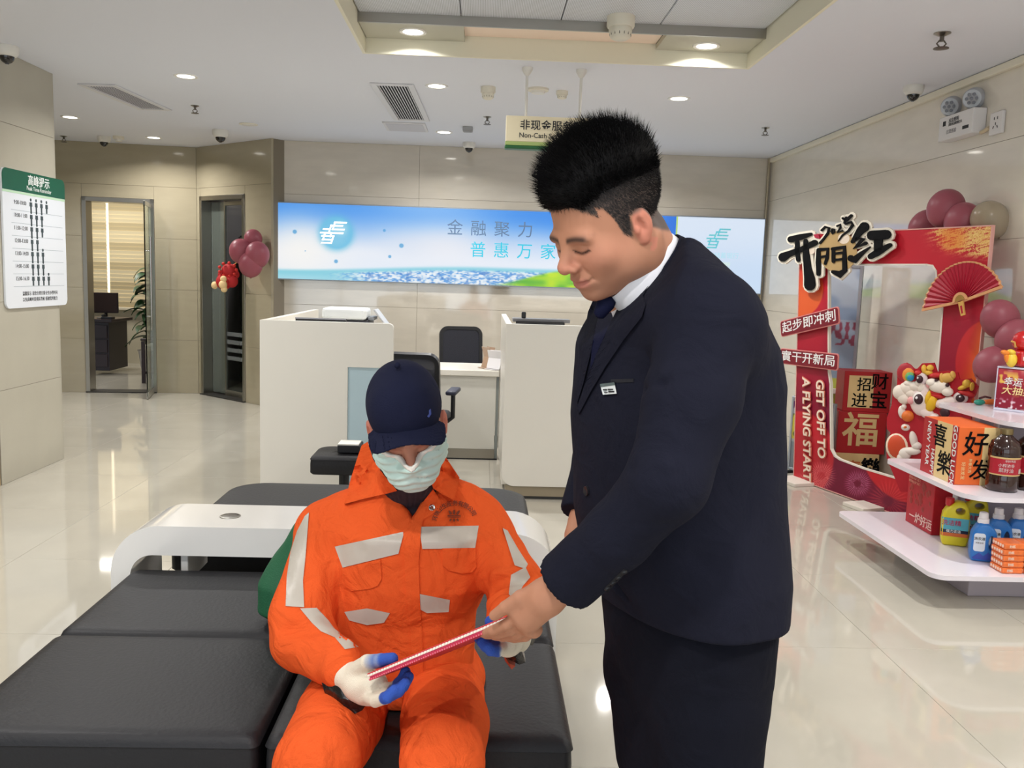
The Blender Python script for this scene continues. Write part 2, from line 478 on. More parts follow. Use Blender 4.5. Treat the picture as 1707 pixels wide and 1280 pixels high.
# ------------------------------------------------------------------ doors
FROST = mat('frosted_strip', (170, 176, 176), .5, trans=.0, alpha=.18)
DGL = mat('door_glass', (196, 214, 210), .02, trans=1, ior=1.3)
def glass_door(name, root_wall, u0, u1, zt, hinge_left, ang, stripes, fixed=None):
    """opening u0..u1 in a wall: metal frame, leaf turned by ang degrees"""
    d = struct(bpy.data.objects.new(name, None)); COL.objects.link(d)
    d.location = root_wall.matrix_world @ Vector((u0, 0, 0)) if False else Vector(root_wall.location)+Matrix.Rotation(root_wall.rotation_euler.z, 3, 'Z') @ Vector((u0, 0, 0))
    d.rotation_euler = root_wall.rotation_euler
    W = u1-u0
    MB().box2((0, -.012, 0), (.045, .21, zt), .004).build('door_jamb', STEEL, d)
    MB().box2((W-.045, -.012, 0), (W, .21, zt), .004).build('door_jamb', STEEL, d)
    MB().box2((0, -.012, zt-.05), (W, .21, zt), .004).build('door_head', STEEL, d)
    leaf_w = W-.1 if fixed is None else W-.1-fixed
    lf = bpy.data.objects.new('door_leaf', None); COL.objects.link(lf); lf.parent = d
    lf.location = ((.05 if hinge_left else W-.05)+(fixed or 0), .12, 0); lf.rotation_euler = (0, 0, math.radians(ang))
    s = 1 if hinge_left else -1
    def bx(a, b): return (min(s*a[0], s*b[0]), a[1], a[2]), (max(s*a[0], s*b[0]), b[1], b[2])
    MB().box2(*bx((.002, -.006, .03), (leaf_w, .006, zt-.06))).build('glass_pane', DGL, lf)
    MB().box2(*bx((0, -.012, .005), (leaf_w, .012, .075)), .002, 1).build('bottom_rail', STEEL, lf)
    MB().box2(*bx((0, -.012, zt-.10), (leaf_w, .012, zt-.055)), .002, 1).build('top_rail', STEEL, lf)
    MB().tube([(s*(leaf_w-.05), -.05, .75), (s*(leaf_w-.05), -.05, 1.75)], .011, 8).build('pull_handle', CHROME, lf, smooth=60)
    for z in (.9, 1.6):
        MB().cyl((s*(leaf_w-.05), -.05, z), (s*(leaf_w-.05), .0, z), .007, n=8).build('handle_post', CHROME, lf, smooth=60)
    if stripes:
        sm = MB()
        for k in range(4): sm.box2(*bx((.02, -.0085, .42+k*.09), (leaf_w-.02, -.0065, .465+k*.09)))
        sm.build('frosted_stripes', FROST, lf)
    return d, lf
d1, leaf1 = glass_door('door_1', wd, .66, 1.42, 2.18, False, 96, False)
d2, leaf2 = glass_door('door_2', wa, .07, .93, 2.23, True, 0, True, fixed=.27)
MB().box2((.05, .11, .03), (.31, .125, 2.17)).build('side_pane', mat('side_glass', (150, 160, 150), .06, trans=.75), d2)
MB().box2((.305, .105, 0), (.325, .13, 2.18)).build('mullion', STEEL, d2)
MB().box2((-.0, -.03, .0), (.76, .2, .012)).build('threshold', mat('dark_threshold', (50, 48, 46), .4), d1)
MB().box2((.0, -.03, .0), (.86, .2, .012)).build('threshold', mat('dark_threshold'), d2)
# grey stone jamb seen inside the left opening
# ------------------------------------------------------------------ offices behind the doors
OW = mat('office_wall', (190, 182, 160), .6)
struct(MB().box2((-8, 13.2, 0), (-2.6, 13.3, H)).build('wall_office', OW))
struct(MB().box2((-8, 10.0, 0), (-7.9, 13.2, H)).build('wall_office_left', OW))
struct(MB().box2((-3.14, 10.45, 0), (-3.04, 13.2, H)).build('wall_office_right', mat('office_partition', (120, 108, 112), .6)))
struct(MB().box2((-3.04, 12.2, 0), (.5, 12.3, H)).build('wall_small_office', mat('office_mauve', (118, 104, 108), .7)))
struct(MB().box2((-1.0, 9.75, 0), (-.9, 12.2, H)).build('wall_small_office_right', mat('office_mauve')))
# ================================================================== ceiling fittings
LAMP = mat('lamp_diffuser', (255, 250, 240), .5, emit=9)
def downlight(loc, label, power=14):
    t = thing('downlight', label, 'ceiling light', loc, group='round downlights in the ceiling')
    MB().lathe([(.060, -.004), (.078, -.006), (.082, -.001), (.082, .0), (.060, .0)], 28, cap=False).build('trim_ring', mat('lamp_trim', (235, 233, 228), .3), t, smooth=50)
    MB().lathe([(.0601, -.0035), (.0005, -.0040)], 28, cap=False).build('diffuser', LAMP, t, smooth=60)
    if power:
        l = area('downlight_lamp', (0, 0, -.012), (0, 0, 0), .12, .12, power, (1, .97, .935), shape='DISK')
        l.data.spread = math.radians(150)
        l.parent = t
    return t
for (x, y, lab) in [
    (-2.115, 6.47, 'round white downlight in the ceiling, right of the long slanting vent at left'),
    (-3.81, 8.44, 'round white downlight close to the top of the projecting left wall end'),
    (-3.465, 9.56, 'round white downlight nearest the wall above the open glass door'),
    (-.363, 6.46, 'round white downlight beside the right edge of the louvred ceiling vent'),
    (-.40, 8.49, 'round white downlight just above the middle dome camera, beyond the vent access flap'),
    (1.383, 6.56, 'round white downlight between the recess corner and the right wall'),
    (1.35, 8.46, 'round white downlight directly above the spiky hair of the suited man')]:
    downlight((x, y, H), lab, 34)
downlight((-.45, 5.42, ZL), 'warm round downlight in the left end of the recess ledge', 14)
downlight((1.30, 5.46, ZL), 'warm round downlight in the right end of the recess ledge', 14)
for (x, y, lab) in [(-2.1, 4.4, 'left of the recess, over the arch table side'), (-2.1, 2.3, 'left of the recess, over the front bench side'), (2.3, 3.2, 'right of the recess, in front of the display shelf'), (2.3, 1.0, 'right of the recess, nearest the shopfront'), (-2.1, .2, 'left of the recess, nearest the shopfront'), (-.4, .3, 'before the near edge of the recess, on its left'), (1.3, .3, 'before the near edge of the recess, on its right')]:   # unseen downlights, added to light the people and hall from above
    downlight((x, y, H), 'unseen downlight added overhead for its light, '+lab, 38)

CAMW = mat('camera_white', (222, 220, 214), .35)
DOME = mat('dark_dome', (14, 14, 16), .06, coat=.6)
def dome_cam(loc, label, s=1, rot=(0, 0, 0)):
    t = thing('security_camera', label, 'camera', loc, group='dome cameras under the ceiling', rot=rot)
    MB().lathe([(.062*s, 0), (.064*s, -.012*s), (.060*s, -.040*s), (.050*s, -.056*s), (.040*s, -.058*s)], 28).build('base', CAMW, t, smooth=50)
    MB().lathe([(.040*s, -.054*s)]+[(.040*s*math.cos(a), -.056*s-.042*s*math.sin(a)) for a in [k*PI/2/8 for k in range(8)]]+[(.0008, -.0985*s)], 24).build('dome', DOME, t, smooth=60)
    MB().lathe([(.012*s, -.092*s), (.010*s, -.0992*s)], 12).build('lens', mat('lens_glass', (50, 50, 60), .1), t, smooth=60)
    return t
dome_cam((-2.99, 5.79, H), 'white dome camera at the left edge, above the green-topped notice board', 1.1)
dome_cam((-4.0, 9.62, H), 'white dome camera over the open glass door, far left', 1.05)
dome_cam((-2.58, 8.88, H), 'white dome camera hanging above the right-hand glass door with balloons', 1.2)
dome_cam((-.175, 9.08, H), 'white dome camera above the backlit blue sky panel, below a small grey box', 1.0)
dome_cam((2.775, 5.87, H), 'white dome camera at the top of the right wall', 1.0)

DETM = mat('detector_cream', (222, 217, 202), .45)
def detector(loc, label, r, h, cat='smoke detector', flat=False):
    t = thing('smoke_detector', label, cat, loc)
    MB().lathe([(r, 0), (r, -h*.42), (r*.93, -h*.5)], 26).build('base', DETM, t, smooth=50)
    if not flat:
        MB().lathe([(r*.80, -h*.46), (r*.84, -h*.62), (r*.72, -h*.92), (r*.5, -h)], 26).build('sensor_head', DETM, t, smooth=50)
        g = MB()
        for k in range(14):
            a = 2*PI*k/14
            g.box((r*.76*math.cos(a), r*.76*math.sin(a), -h*.74), (r*.06, r*.06, h*.20), rot=None)
        g.build('grille', mat('grille_grey', (120, 116, 104), .6), t)['kind'] = 'stuff'
    else:
        MB().lathe([(r*.7, -h*.45), (r*.62, -h*.95), (r*.4, -h)], 26).build('cover', CAMW, t, smooth=50)
    return t
detector((.73, 5.12, ZP), 'large cream smoke detector in the recess at the top edge of the picture', .078, .125)
detector((.0, 6.43, H), 'cream smoke detector between the vent and the hanging sign', .052, .085)
detector((.352, 6.42, H), 'flat white disc detector just behind the rods of the hanging sign', .075, .035, 'detector', True)
detector((.526, 6.47, H), 'small cream sensor knob just behind the rods of the hanging sign', .042, .055, 'sensor')
detector((-3.83, 9.57, H), 'small white detector beside the far left dome camera', .055, .055, 'detector', True)
detector((-2.2, 8.46, H), 'thin round white disc flush in the ceiling right of the door camera', .085, .012, 'detector', True)
t = thing('junction_box', 'small grey box on the ceiling above the middle dome camera', 'box', (-.172, 8.16, H))
MB().box((0, 0, -.02), (.09, .09, .04), .006).build('housing', mat('box_grey', (160, 162, 165), .5), t)
MB().box((0, 0, -.0415), (.07, .07, .003), .001, 1).build('cover_plate', mat('box_grey2', (140, 142, 146), .5), t)

def sprinkler(loc, label, s=1.0):
    t = thing('sprinkler', label, 'sprinkler', loc, group='fire sprinklers in the ceiling')
    m = mat('sprinkler_brass', (110, 104, 96), .35, metal=.8)
    MB().lathe([(.034*s, 0), (.034*s, -.003*s), (.016*s, -.012*s), (.010*s, -.014*s)], 18).build('escutcheon', STEEL, t, smooth=40)
    MB().cyl((0, 0, -.012*s), (0, 0, -.034*s), .009*s, n=10).build('nozzle', m, t, smooth=50)
    f = MB()
    for k in (-1, 1): f.tube([(k*.009*s, 0, -.03*s), (k*.020*s, 0, -.043*s), (k*.004*s, 0, -.060*s)], .0035*s, 6)
    f.build('frame', m, t, smooth=60)
    MB().lathe([(.030*s, -.060*s), (.031*s, -.063*s), (.012*s, -.066*s)], 16).build('deflector', m, t)
sprinkler((-2.417, 7.61, H), 'small brass sprinkler below the long slanting vent at left')
sprinkler((-4.45, 9.7, H), 'small brass sprinkler in the far left ceiling corner beside the wall end')
sprinkler((0, 7.61, H), 'small brass sprinkler left of the hanging sign')
sprinkler((2.336, 4.675, H), 'brass sprinkler highest up on the right of the ceiling', 1.25)
sprinkler((2.356, 7.617, H), 'small brass sprinkler near the far right end of the ceiling')

VFR = mat('vent_frame', (214, 214, 218), .45)
VSL = mat('vent_slat', (224, 224, 230), .4)
def vent(loc, W, L, label, rz=0, n=12, tilt=30):
    t = thing('ceiling_vent', label, 'vent', loc, rz)
    f = MB()
    e = .045
    f.box2((-W/2, -L/2, -.012), (-W/2+e, L/2, 0), .003, 1); f.box2((W/2-e, -L/2, -.012), (W/2, L/2, 0), .003, 1)
    f.box2((-W/2+e, -L/2, -.012), (W/2-e, -L/2+e, 0), .003, 1); f.box2((-W/2+e, L/2-e, -.012), (W/2-e, L/2, 0), .003, 1)
    f.build('frame', VFR, t)
    MB().box2((-W/2+e, -L/2+e, -.0015), (W/2-e, L/2-e, -.0005)).build('backing', mat('vent_dark', (44, 44, 50), .9), t)
    sm = MB().box((0, 0, 0), (.0105, L-2*e, .003), rot=(0, math.radians(tilt), 0)).mesh('slat')
    for k in range(n):
        link('slat', sm, VSL, t, (-W/2+e+(W-2*e)*(k+.5)/n, 0, -.0055))
    return t
vent((-2.865, 7.36, H), .29, 1.0, 'long slanting louvred vent in the ceiling at the upper left', math.radians(-4), 10, 15)
v = vent((-.665, 7.16, H), .31, 1.46, 'louvred ceiling vent with dark slots, left of the hanging sign', math.radians(-1), 11, 36)
t = thing('access_flap', 'plain pale access flap in the ceiling just beyond the louvred vent', 'panel', (-.735, 8.25, H))
MB().box((0, 0, -.006), (.38, .44, .012), .003, 1).build('frame', VFR, t)
MB().box((0, 0, -.0135), (.33, .39, .003), .001, 1).build('flap', mat('flap_grey', (196, 196, 204), .5), t)

# hanging sign
t = thing('hanging_sign', 'cream hanging sign with green lower edge, half hidden by the spiky hair', 'sign', (.41, 5.8, 2.26))
SC1 = mat('sign_cream', (226, 216, 186), .5)
MB().box2((-.29, -.035, .045), (.29, .035, .205), .004).build('board', SC1, t)
MB().box2((-.295, -.04, 0), (.295, .04, .022), .006).build('green_edge', mat('sign_green', (34, 92, 50), .4), t)
MB().box2((-.292, -.038, .022), (.292, .038, .045), .002).build('light_green_band', mat('sign_lime', (160, 180, 110), .4), t)
text('非现金服务区', .066, BLACKTXT, t, (-.0, -.0362, .146), bold=.012, space=1.05)
text('Non-Cash Service Area', .043, BLACKTXT, t, (-.0, -.0362, .085), bold=.004)
for x in (-.165, .18):
    MB().tube([(x, 0, .2), (x, 0, .505)], .009, 10).build('rod', CAMW, t, smooth=60)
    MB().lathe([(.034, .51), (.034, .494), (.02, .47), (.012, .46)], 18, c=(x, 0, 0)).build('rod_mount', CAMW, t, smooth=50)

# ================================================================== backlit panel on the back wall
def lb_art(u, v):
    W, Hh = 5.13, .80
    x, y = u/W, v/Hh
    top = mixc((52, 140, 238), (150, 200, 250), sstep(0, 1, np.abs(x-.45)*0+.55*np.exp(-((x-.30)/.16)**2)+.25*vnoise(u*1.4, v*3, 3)))
    sky = mixc(top, (232, 240, 252), sstep(.98, .35, y+.10*vnoise(u*2.2, v*4, 1)))
    sky = mixc(sky, (252, 250, 246), np.exp(-((u-.25)/.45)**2-((y-.40)/.45)**2)*.9)
    sky = mixc(sky, (255, 244, 240), np.exp(-((u-1.7)/.8)**2-((y-.55)/.25)**2)*.5)
    c = sky
    hz = .10+.11*sstep(0, 2.2, u)+.0*u                                  # curved horizon
    haze = sstep(hz+.05, hz-.01, y)
    c = mixc(c, (128, 208, 226), haze*.9)
    c = mixc(c, (176, 226, 240), haze*sstep(.10, .0, y)*sstep(1.2, .1, u)*.7)
    n = vnoise(u*46, v*120, 5); n2 = vnoise(u*22, v*60, 9)
    city = sstep(hz+.0, hz-.05, y)*sstep(.5, 1.1, u+.9*y)
    cc = mixc((104, 164, 226), (242, 248, 252), sstep(.30, .75, n*.6+n2*.5))
    cc = mixc(cc, (56, 110, 190), sstep(.62, .85, vnoise(u*30, v*34, 11))*.45)
    c = mixc(c, cc, city)
    hill = .02+.20*sstep(2.25, 3.05, u)*(1-.55*sstep(3.35, 4.2, u))
    gr = sstep(hill+.02, hill-.03, y)*sstep(2.2, 2.6, u)
    gc = mixc((70, 170, 60), (196, 232, 40), vnoise(u*9, v*22, 2)*.9+.25*np.exp(-((u-2.9)/.3)**2))
    gc = mixc(gc, (232, 244, 236), sstep(.55, .8, vnoise(u*26, v*50, 8))*sstep(3.05, 3.3, u)*.8)
    c = mixc(c, gc, gr)
    # glow ball behind the emblem and small bubbles
    d = np.hypot(u-.62, v-.50)
    c = mixc(c, (96, 190, 226), np.exp(-((d-.16)/.045)**2)*.55)
    c = mixc(c, (110, 196, 232), sstep(.185, .15, d)*.8)
    c = mixc(c, (190, 230, 244), sstep(.12, .02, np.hypot(u-.66, v-.55))*.6)
    for (bu, bv, br) in ((.19, .50, .026), (1.12, .545, .018), (1.30, .39, .028), (1.18, .27, .02), (.62, .20, .024), (2.86, .38, .02), (.30, .30, .008)):
        c = mixc(c, (76, 160, 216), sstep(br, br*.7, np.hypot(u-bu, v-bv))*.75)
    # right-hand white panel with a lime divider
    c = mixc(c, (44, 120, 226), sstep(3.95, 4.15, u)*sstep(4.2, 4.195, u)*sstep(.3, .8, y))
    c = mixc(c, (206, 226, 250), (u > 4.19).astype(float))
    c = mixc(c, (232, 240, 252), (u > 4.19)*sstep(.2, .9, y)*.6)
    c = mixc(c, (190, 224, 120), ((u > 4.185) & (u < 4.205)).astype(float))
    return c
t = thing('light_box', 'long backlit panel with blue sky and green hills across the back wall', 'light box', (-2.165, YB-.002, 1.345))
MB().box2((0, -.055, 0), (5.13, 0, .80), .004, 1).build('housing', mat('lightbox_edge', (150, 160, 170), .4, metal=.3), t)
LBM = mat('lightbox_print', (255, 255, 255), .4, attr='Col', emit=1.42)
paint('printed_face', 5.106, .776, 900, 150, lambda u, v: lb_art(u*5.13/5.106, v*.8/.776), LBM, t, (.012, -.0565, .012))
GRT = mat('slogan_grey', (74, 96, 122), .5, emit=1.4)
TEAL = mat('slogan_teal', (40, 150, 172), .5, emit=1.4)
for k, ch in enumerate('金融聚力'):
    text(ch, .172, GRT, t, (1.86+.245*k-.02*0, -.0575, .585), bold=.003)
for k, ch in enumerate('普惠万家'):
    text(ch, .172, TEAL, t, (2.105+.245*k, -.0575, .365), bold=.003)
# the bank's emblem built of slanted bars
def emblem(m, parent, loc, s, name='emblem'):
    b = MB()
    def bar(x0, x1, y, h=.075, sl=.32):
        b.face([((x0+sl*(y-.5))*s, 0, y*s), ((x1+sl*(y-.5))*s, 0, y*s), ((x1+sl*(y+h-.5))*s, 0, (y+h)*s), ((x0+sl*(y+h-.5))*s, 0, (y+h)*s)])
    def post(x, y0, y1, wd=.075, sl=.32):
        b.face([((x+sl*(y0-.5))*s, 0, y0*s), ((x+wd+sl*(y0-.5))*s, 0, y0*s), ((x+wd+sl*(y1-.5))*s, 0, y1*s), ((x+sl*(y1-.5))*s, 0, y1*s)])
    bar(.42, .98, .90); bar(.30, .86, .76); bar(.02, .30, .60); bar(.42, .98, .60)
    bar(-.05, .98, .44); bar(.05, .62, .30); bar(.14, .60, .14); bar(.14, .60, .0)
    post(.30, .44, .84); post(.42, .60, .97); post(.55, .0, .36); post(.14, .14, .50); post(.42, .30, .50)
    return b.build(name, m, parent, loc=loc)
emblem(mat('emblem_white', (250, 252, 255), .5, emit=1.5), t, (.475, -.0580, .385), .235)
emblem(mat('emblem_teal', (96, 170, 180), .5, emit=1.3), t, (4.52, -.0580, .47), .215)
text('中国邮政储蓄银行', .066, mat('faint_teal', (150, 192, 206), .5, emit=1.3), t, (4.60, -.0575, .395))
text('一流零售银行', .052, mat('faint_lime', (196, 222, 170), .5, emit=1.3), t, (4.62, -.0575, .30))

# ================================================================== notice board on the projecting wall end
t = thing('notice_board', 'white notice board with dark green header on the projecting left wall', 'notice', (-3.079, 5.82, 1.14), rz=PI/2)
NB = .845; NH = .90       # local x runs away from the camera, -y faces the room
MB().prism(rrect(NB, NH, .045, cx=NB/2, cy=NH/2), -.014, -.001, 'XZ').build('panel', mat('notice_white', (228, 232, 238), .35), t)
hd = rrect(NB, .135, (0.001, .001, .045, .045), cx=NB/2, cy=NH-.0675)
MB().prism(hd, -.0165, -.0141, 'XZ').build('header', mat('notice_green', (20, 88, 62), .4), t)
MB().box2((0, -.0155, NH-.152), (NB, -.0141, NH-.137)).build('lime_line', mat('notice_lime', (190, 222, 190), .4), t)
text('高峰提示', .075, mat('print_white', (240, 242, 240), .5), t, (.47, -.0172, NH-.055), bold=.01)
text('Peak Time Reminder', .040, mat('print_white'), t, (.47, -.0172, NH-.105))
rows = [('9:00-10:00', 4), ('10:00-11:00', 3), ('11:00-12:00', 3), ('12:00-13:00', 2), ('13:00-14:00', 3), ('14:00-15:00', 3), ('15:00-16:30', 4)]
def icons(n, x0, z):
    b = MB()
    for k in range(n):
        x = x0+k*.072
        b.prism([(x+.011*math.cos(a*PI/5), z+.036+.011*math.sin(a*PI/5)) for a in range(10)], -.0152, -.0141, 'XZ')
        b.prism([(x-.016, z+.02), (x+.016, z+.02), (x+.018, z-.008), (x+.010, z-.008), (x+.009, z-.042), (x-.009, z-.042), (x-.010, z-.008), (x-.018, z-.008)], -.0152, -.0141, 'XZ')
    return b
for k, (s, n) in enumerate(rows):
    z = NH-.215-k*.083
    text(s, .037, BLACKTXT, t, (.215, -.0146, z+.006))
    icons(n, .355, z).build('people_icons', mat('icon_grey', (62, 74, 78), .5), t)['kind'] = 'stuff'
    MB().box2((.10, -.0146, z-.046), (.80, -.0141, z-.0435)).build('ruled_line', mat('rule_grey', (160, 172, 180), .5), t)
text('温馨提示 请您合理安排业务办理时间', .030, BLACKTXT, t, (.45, -.0146, .092))
text('以免高峰时段排队等候 感谢您的配合', .030, BLACKTXT, t, (.45, -.0146, .052))

# ================================================================== emergency light and socket on the right wall
t = thing('emergency_light', 'white twin-headed emergency light high on the right wall', 'light', (XR-.001, 5.57, 2.40), rz=-PI/2)
EL = mat('emergency_white', (228, 226, 226), .4)
# local: x runs along the wall towards the camera (after -90 deg), -y out of the wall
MB().box2((-.20, -.085, 0), (.20, 0, .15), .006).build('housing', EL, t)
for x in (-.14, .12):
    h = thing('lamp_head', None, None, (x, -.05, .215), rot=(math.radians(10), 0, math.radians(48))); h.parent = t
    MB().lathe([(.030, .03), (.062, .0), (.066, -.030), (.058, -.034)], 26, M=Matrix.Rotation(PI/2, 4, 'X') @ Matrix.Rotation(PI, 4, 'X') @ Matrix.Scale(-1, 4, (0, 0, 1))).build('shell', mat('lamp_grey', (182, 184, 190), .35), h, smooth=50)
    MB().lathe([(.052, -.003), (.03, -.008), (.001, -.010)], 24, c=(0, 0, 0), M=Matrix.Translation((0, -.030, 0)) @ Matrix.Rotation(-PI/2, 4, 'X') @ Matrix.Scale(-1, 4, (0, 0, 1))).build('lens', mat('lamp_lens', (200, 206, 214), .12, coat=.4), h, smooth=60)
    g = MB()
    for k in range(7):
        a = 2*PI*k/6; r = .028 if k < 6 else 0
        g.sph((r*math.cos(a), -.041, r*math.sin(a)), (.010, .004, .010), 10, 6)
    g.build('led', mat('led_grey', (126, 130, 140), .2), h, smooth=60)
    MB().cyl((x, -.045, .148), (x, -.048, .175), .010, n=10).build('swivel', BLACKPL, t, smooth=50)
text('应急照明', .030, BLACKTXT, t, (-.02, -.0862, .112)); text('消防应急照明灯具', .020, BLACKTXT, t, (0, -.0862, .088))
MB().box2((-.15, -.0862, .09), (-.115, -.085, .12)).build('mark', BLACKTXT, t)
text('日常巡检', .030, mat('print_grey', (140, 136, 140), .5), t, (-.04, -.0862, .045))
MB().box2((.09, -.0862, .035), (.16, -.085, .055)).build('mark', BLACKTXT, t)
t = thing('wall_socket', 'white wall socket with a stub of conduit beside the emergency light', 'socket', (XR-.001, 5.235, 2.435), rz=-PI/2)
MB().box((0, -.010, 0), (.13, .02, .13), .005).build('plate', EL, t)
for (x, z, a) in ((-.016, .028, 0), (.016, .028, 0), (-.02, -.022, .5), (.02, -.022, -.5), (0, -.004, 0)):
    MB().box((x, -.0205, z), (.006, .002, .016), rot=(0, a, 0)).build('slot', BLACKPL, t)
MB().tube([(-.065, -.02, -.015), (-.10, -.025, -.03), (-.131, -.03, -.035)], .012, 8).build('conduit', mat('conduit_beige', (206, 190, 160), .5), t, smooth=60)
# ================================================================== waiting benches and arch table
LEATH = mat('black_leather', (31, 31, 34), .5, spec=.35, bump=.12, bscale=90)
LEATHD = mat('black_leather_side', (30, 30, 33), .5, spec=.4)
def cushion(x0, x1, y0, y1, z0, z1, round_back=0):
    """padded slab: crowned top, soft edges, a seam line under the top edge"""
    W, D = x1-x0, y1-y0
    nx, ny = 26, 20
    bm = bmesh.new()
    o = rrect(W, D, (.02, .02, max(.02, round_back), max(.02, round_back)), 8)
    rings = []
    prof = [(0.010, 0), (0, .012), (0, .55*(z1-z0)), (.002, .78*(z1-z0)), (-.002, .80*(z1-z0)), (0, .83*(z1-z0)), (.006, .93*(z1-z0)), (.018, .985*(z1-z0)), (.04, 1.0*(z1-z0)), (.10, 1.015*(z1-z0)), (.2, 1.025*(z1-z0))]
    for ins, z in prof:
        ring = []
        for (x, y) in o:
            sx, sy = (W/2-ins)/(W/2), (D/2-ins)/(D/2)
            ring.append(bm.verts.new((x*sx+(x0+x1)/2, y*sy+(y0+y1)/2, z0+z)))
        rings.append(ring)
    n = len(o)
    for a, b in zip(rings, rings[1:]):
        for i in range(n): bm.faces.new((a[i], a[(i+1) % n], b[(i+1) % n], b[i]))
    bm.faces.new(rings[0][::-1]); bm.faces.new(rings[-1])
    me = bpy.data.meshes.new('cushion'); bm.to_mesh(me); bm.free(); smooth_mesh(me, 50)
    return me
b = thing('waiting_bench', 'black leather bench of four square seats in front of the white arch table', 'bench', (-.46, 2.4, 0))
for (x0, x1, y0, y1) in ((-.70, -.008, -.55, -.004), (.008, .69, -.55, -.004), (-.70, -.008, .004, .545), (.008, .69, .004, .545)):
    link('cushion', cushion(x0, x1, y0, y1, .29, .43), LEATH, b)
MB().box2((-.68, -.53, .235), (.67, .53, .29), .004).build('seat_frame', LEATHD, b)
MB().box2((-.60, -.42, .02), (.60, .46, .235), .004).build('plinth', mat('plinth_dark', (34, 33, 33), .5), b)
for x in (-.62, .62):
    for y in (-.46, .46):
        MB().box2((x-.03, y-.03, 0), (x+.03, y+.03, .235), .004).build('leg', STEEL, b)
b2 = thing('waiting_bench', 'black leather bench behind the white arch table, far corners rounded', 'bench', (-.46, 3.72, 0))
link('cushion', cushion(-.70, .69, -.42, .50, .29, .43, .16), LEATH, b2)
MB().box2((-.66, -.40, .235), (.66, .40, .29), .004).build('seat_frame', LEATHD, b2)
MB().box2((-.58, -.36, .0), (.58, .34, .235), .004).build('plinth', mat('plinth_dark'), b2)
# arch table straddling the benches
t = thing('arch_table', 'glossy white arch table with a steel cable cap, between the two black benches', 'table', (-.475, 2.955, 0))
def arch(w, h, r, base=0):
    out = [(-w/2, base)]
    for k in range(11):
        a = PI-k*PI/20; out.append((-w/2+r+r*math.cos(a), h-r+r*math.sin(a)))
    for k in range(11):
        a = PI/2-k*PI/20; out.append((w/2-r+r*math.cos(a), h-r+r*math.sin(a)))
    out.append((w/2, base)); return out
ou, inn = arch(1.53, .572, .165), arch(1.40, .470, .075)
mb = MB(); D = .30
lo = [mb.bm.verts.new((x, 0, z)) for x, z in ou]; hi = [mb.bm.verts.new((x, D, z)) for x, z in ou]
li = [mb.bm.verts.new((x, 0, z)) for x, z in inn]; hj = [mb.bm.verts.new((x, D, z)) for x, z in inn]
for i in range(len(ou)-1):
    mb.bm.faces.new((lo[i], lo[i+1], hi[i+1], hi[i])); mb.bm.faces.new((li[i], li[i+1], hj[i+1], hj[i]))
    mb.bm.faces.new((lo[i], lo[i+1], li[i+1], li[i])); mb.bm.faces.new((hi[i], hi[i+1], hj[i+1], hj[i]))
for a in (0, -1): mb.bm.faces.new((lo[a], hi[a], hj[a], li[a]))
GW = mat('white_gloss', (228, 226, 222), .14, coat=.5)
mb.build('tabletop', GW, t, smooth=35)
MB().lathe([(.036, .5725), (.036, .5745), (.030, .575), (.030, .5728)], 26, c=(-.40, .14, 0)).build('cable_ring', STEEL, t, smooth=40)
MB().lathe([(.0295, .5727), (.0295, .5740), (.026, .5745), (.001, .5745)], 24, c=(-.40, .14, 0), cap=False).build('cable_cap', mat('cap_grey', (130, 128, 122), .3, metal=.8), t, smooth=40)
for x in (-.53, .56):
    MB().box2((x-.012, .04, .36), (x+.012, .26, .4697), .002, 1).build('divider', GW, t)
MB().box2((-.518, .27, .44), (.548, .29, .4697)).build('back_rail', BLACKPL, t)

# ================================================================== service counters
CW = mat('counter_white', (226, 222, 212), .3)
c1 = thing('service_counter', 'white service counter with a cut-out lower corner, left of the desk', 'counter', (-1.367, 5.5, 0))
W1 = .822
pts = [(0, .04), (.542, .04), (.542, .86), (W1-.03, .86)]+[(W1-.03+.03*math.sin(a*PI/10), .89-.03*math.cos(a*PI/10)) for a in range(1, 6)]+[(W1, 1.107)]+[(W1-.03+.03*math.cos(a*PI/10), 1.107+.03*math.sin(a*PI/10)) for a in range(1, 6)]+[(0, 1.137)]
MB().prism(pts, 0, .045, 'XZ').build('front_panel', CW, c1)
MB().box2((0, .0455, .04), (.04, 1.75, 1.137), .002, 1).build('side_panel', CW, c1)
MB().box2((.5425, .012, .05), (W1-.02, .024, .8595)).build('frosted_glass', mat('frosted_blue', (178, 200, 208), .35, spec=.4), c1)
MB().box2((.02, .02, 0), (.54, 1.7, .04)).build('kick_base', mat('kick_beige', (150, 138, 116), .5), c1)
MB().box2((.0405, .046, .70), (.70, .75, .735), .003, 1).build('worktop', CW, c1)
MB().box2((.0405, .2, 1.02), (.70, .98, 1.045), .003, 1).build('upper_shelf', CW, c1)
MB().box2((.60, .70, .735), (.64, .74, 1.02)).build('post', STEEL, c1)
MB().box2((.66, .76, .04), (.70, 1.7, .70), .003, 1).build('inner_panel', CW, c1)
c2 = thing('service_counter', 'white service counter with a beige kick base, behind the suited man', 'counter', (.157, 5.66, 0))
pts = [(0, .18)]+[(.08-.08*math.cos(a*PI/10), .17-.08*math.sin(a*PI/10)) for a in range(1, 6)]+[(1.35, .09), (1.35, 1.15), (0, 1.15)]
MB().prism(pts, 0, .045, 'XZ').build('front_panel', CW, c2)
MB().box2((0, .0455, .09), (.04, 1.5, 1.15), .002, 1).build('side_panel', CW, c2)
MB().box2((1.31, .0455, .09), (1.35, 1.5, 1.15), .002, 1).build('side_panel', CW, c2)
MB().box2((.03, .02, .02), (1.33, 1.4, .0895)).build('kick_base', mat('kick_beige'), c2)
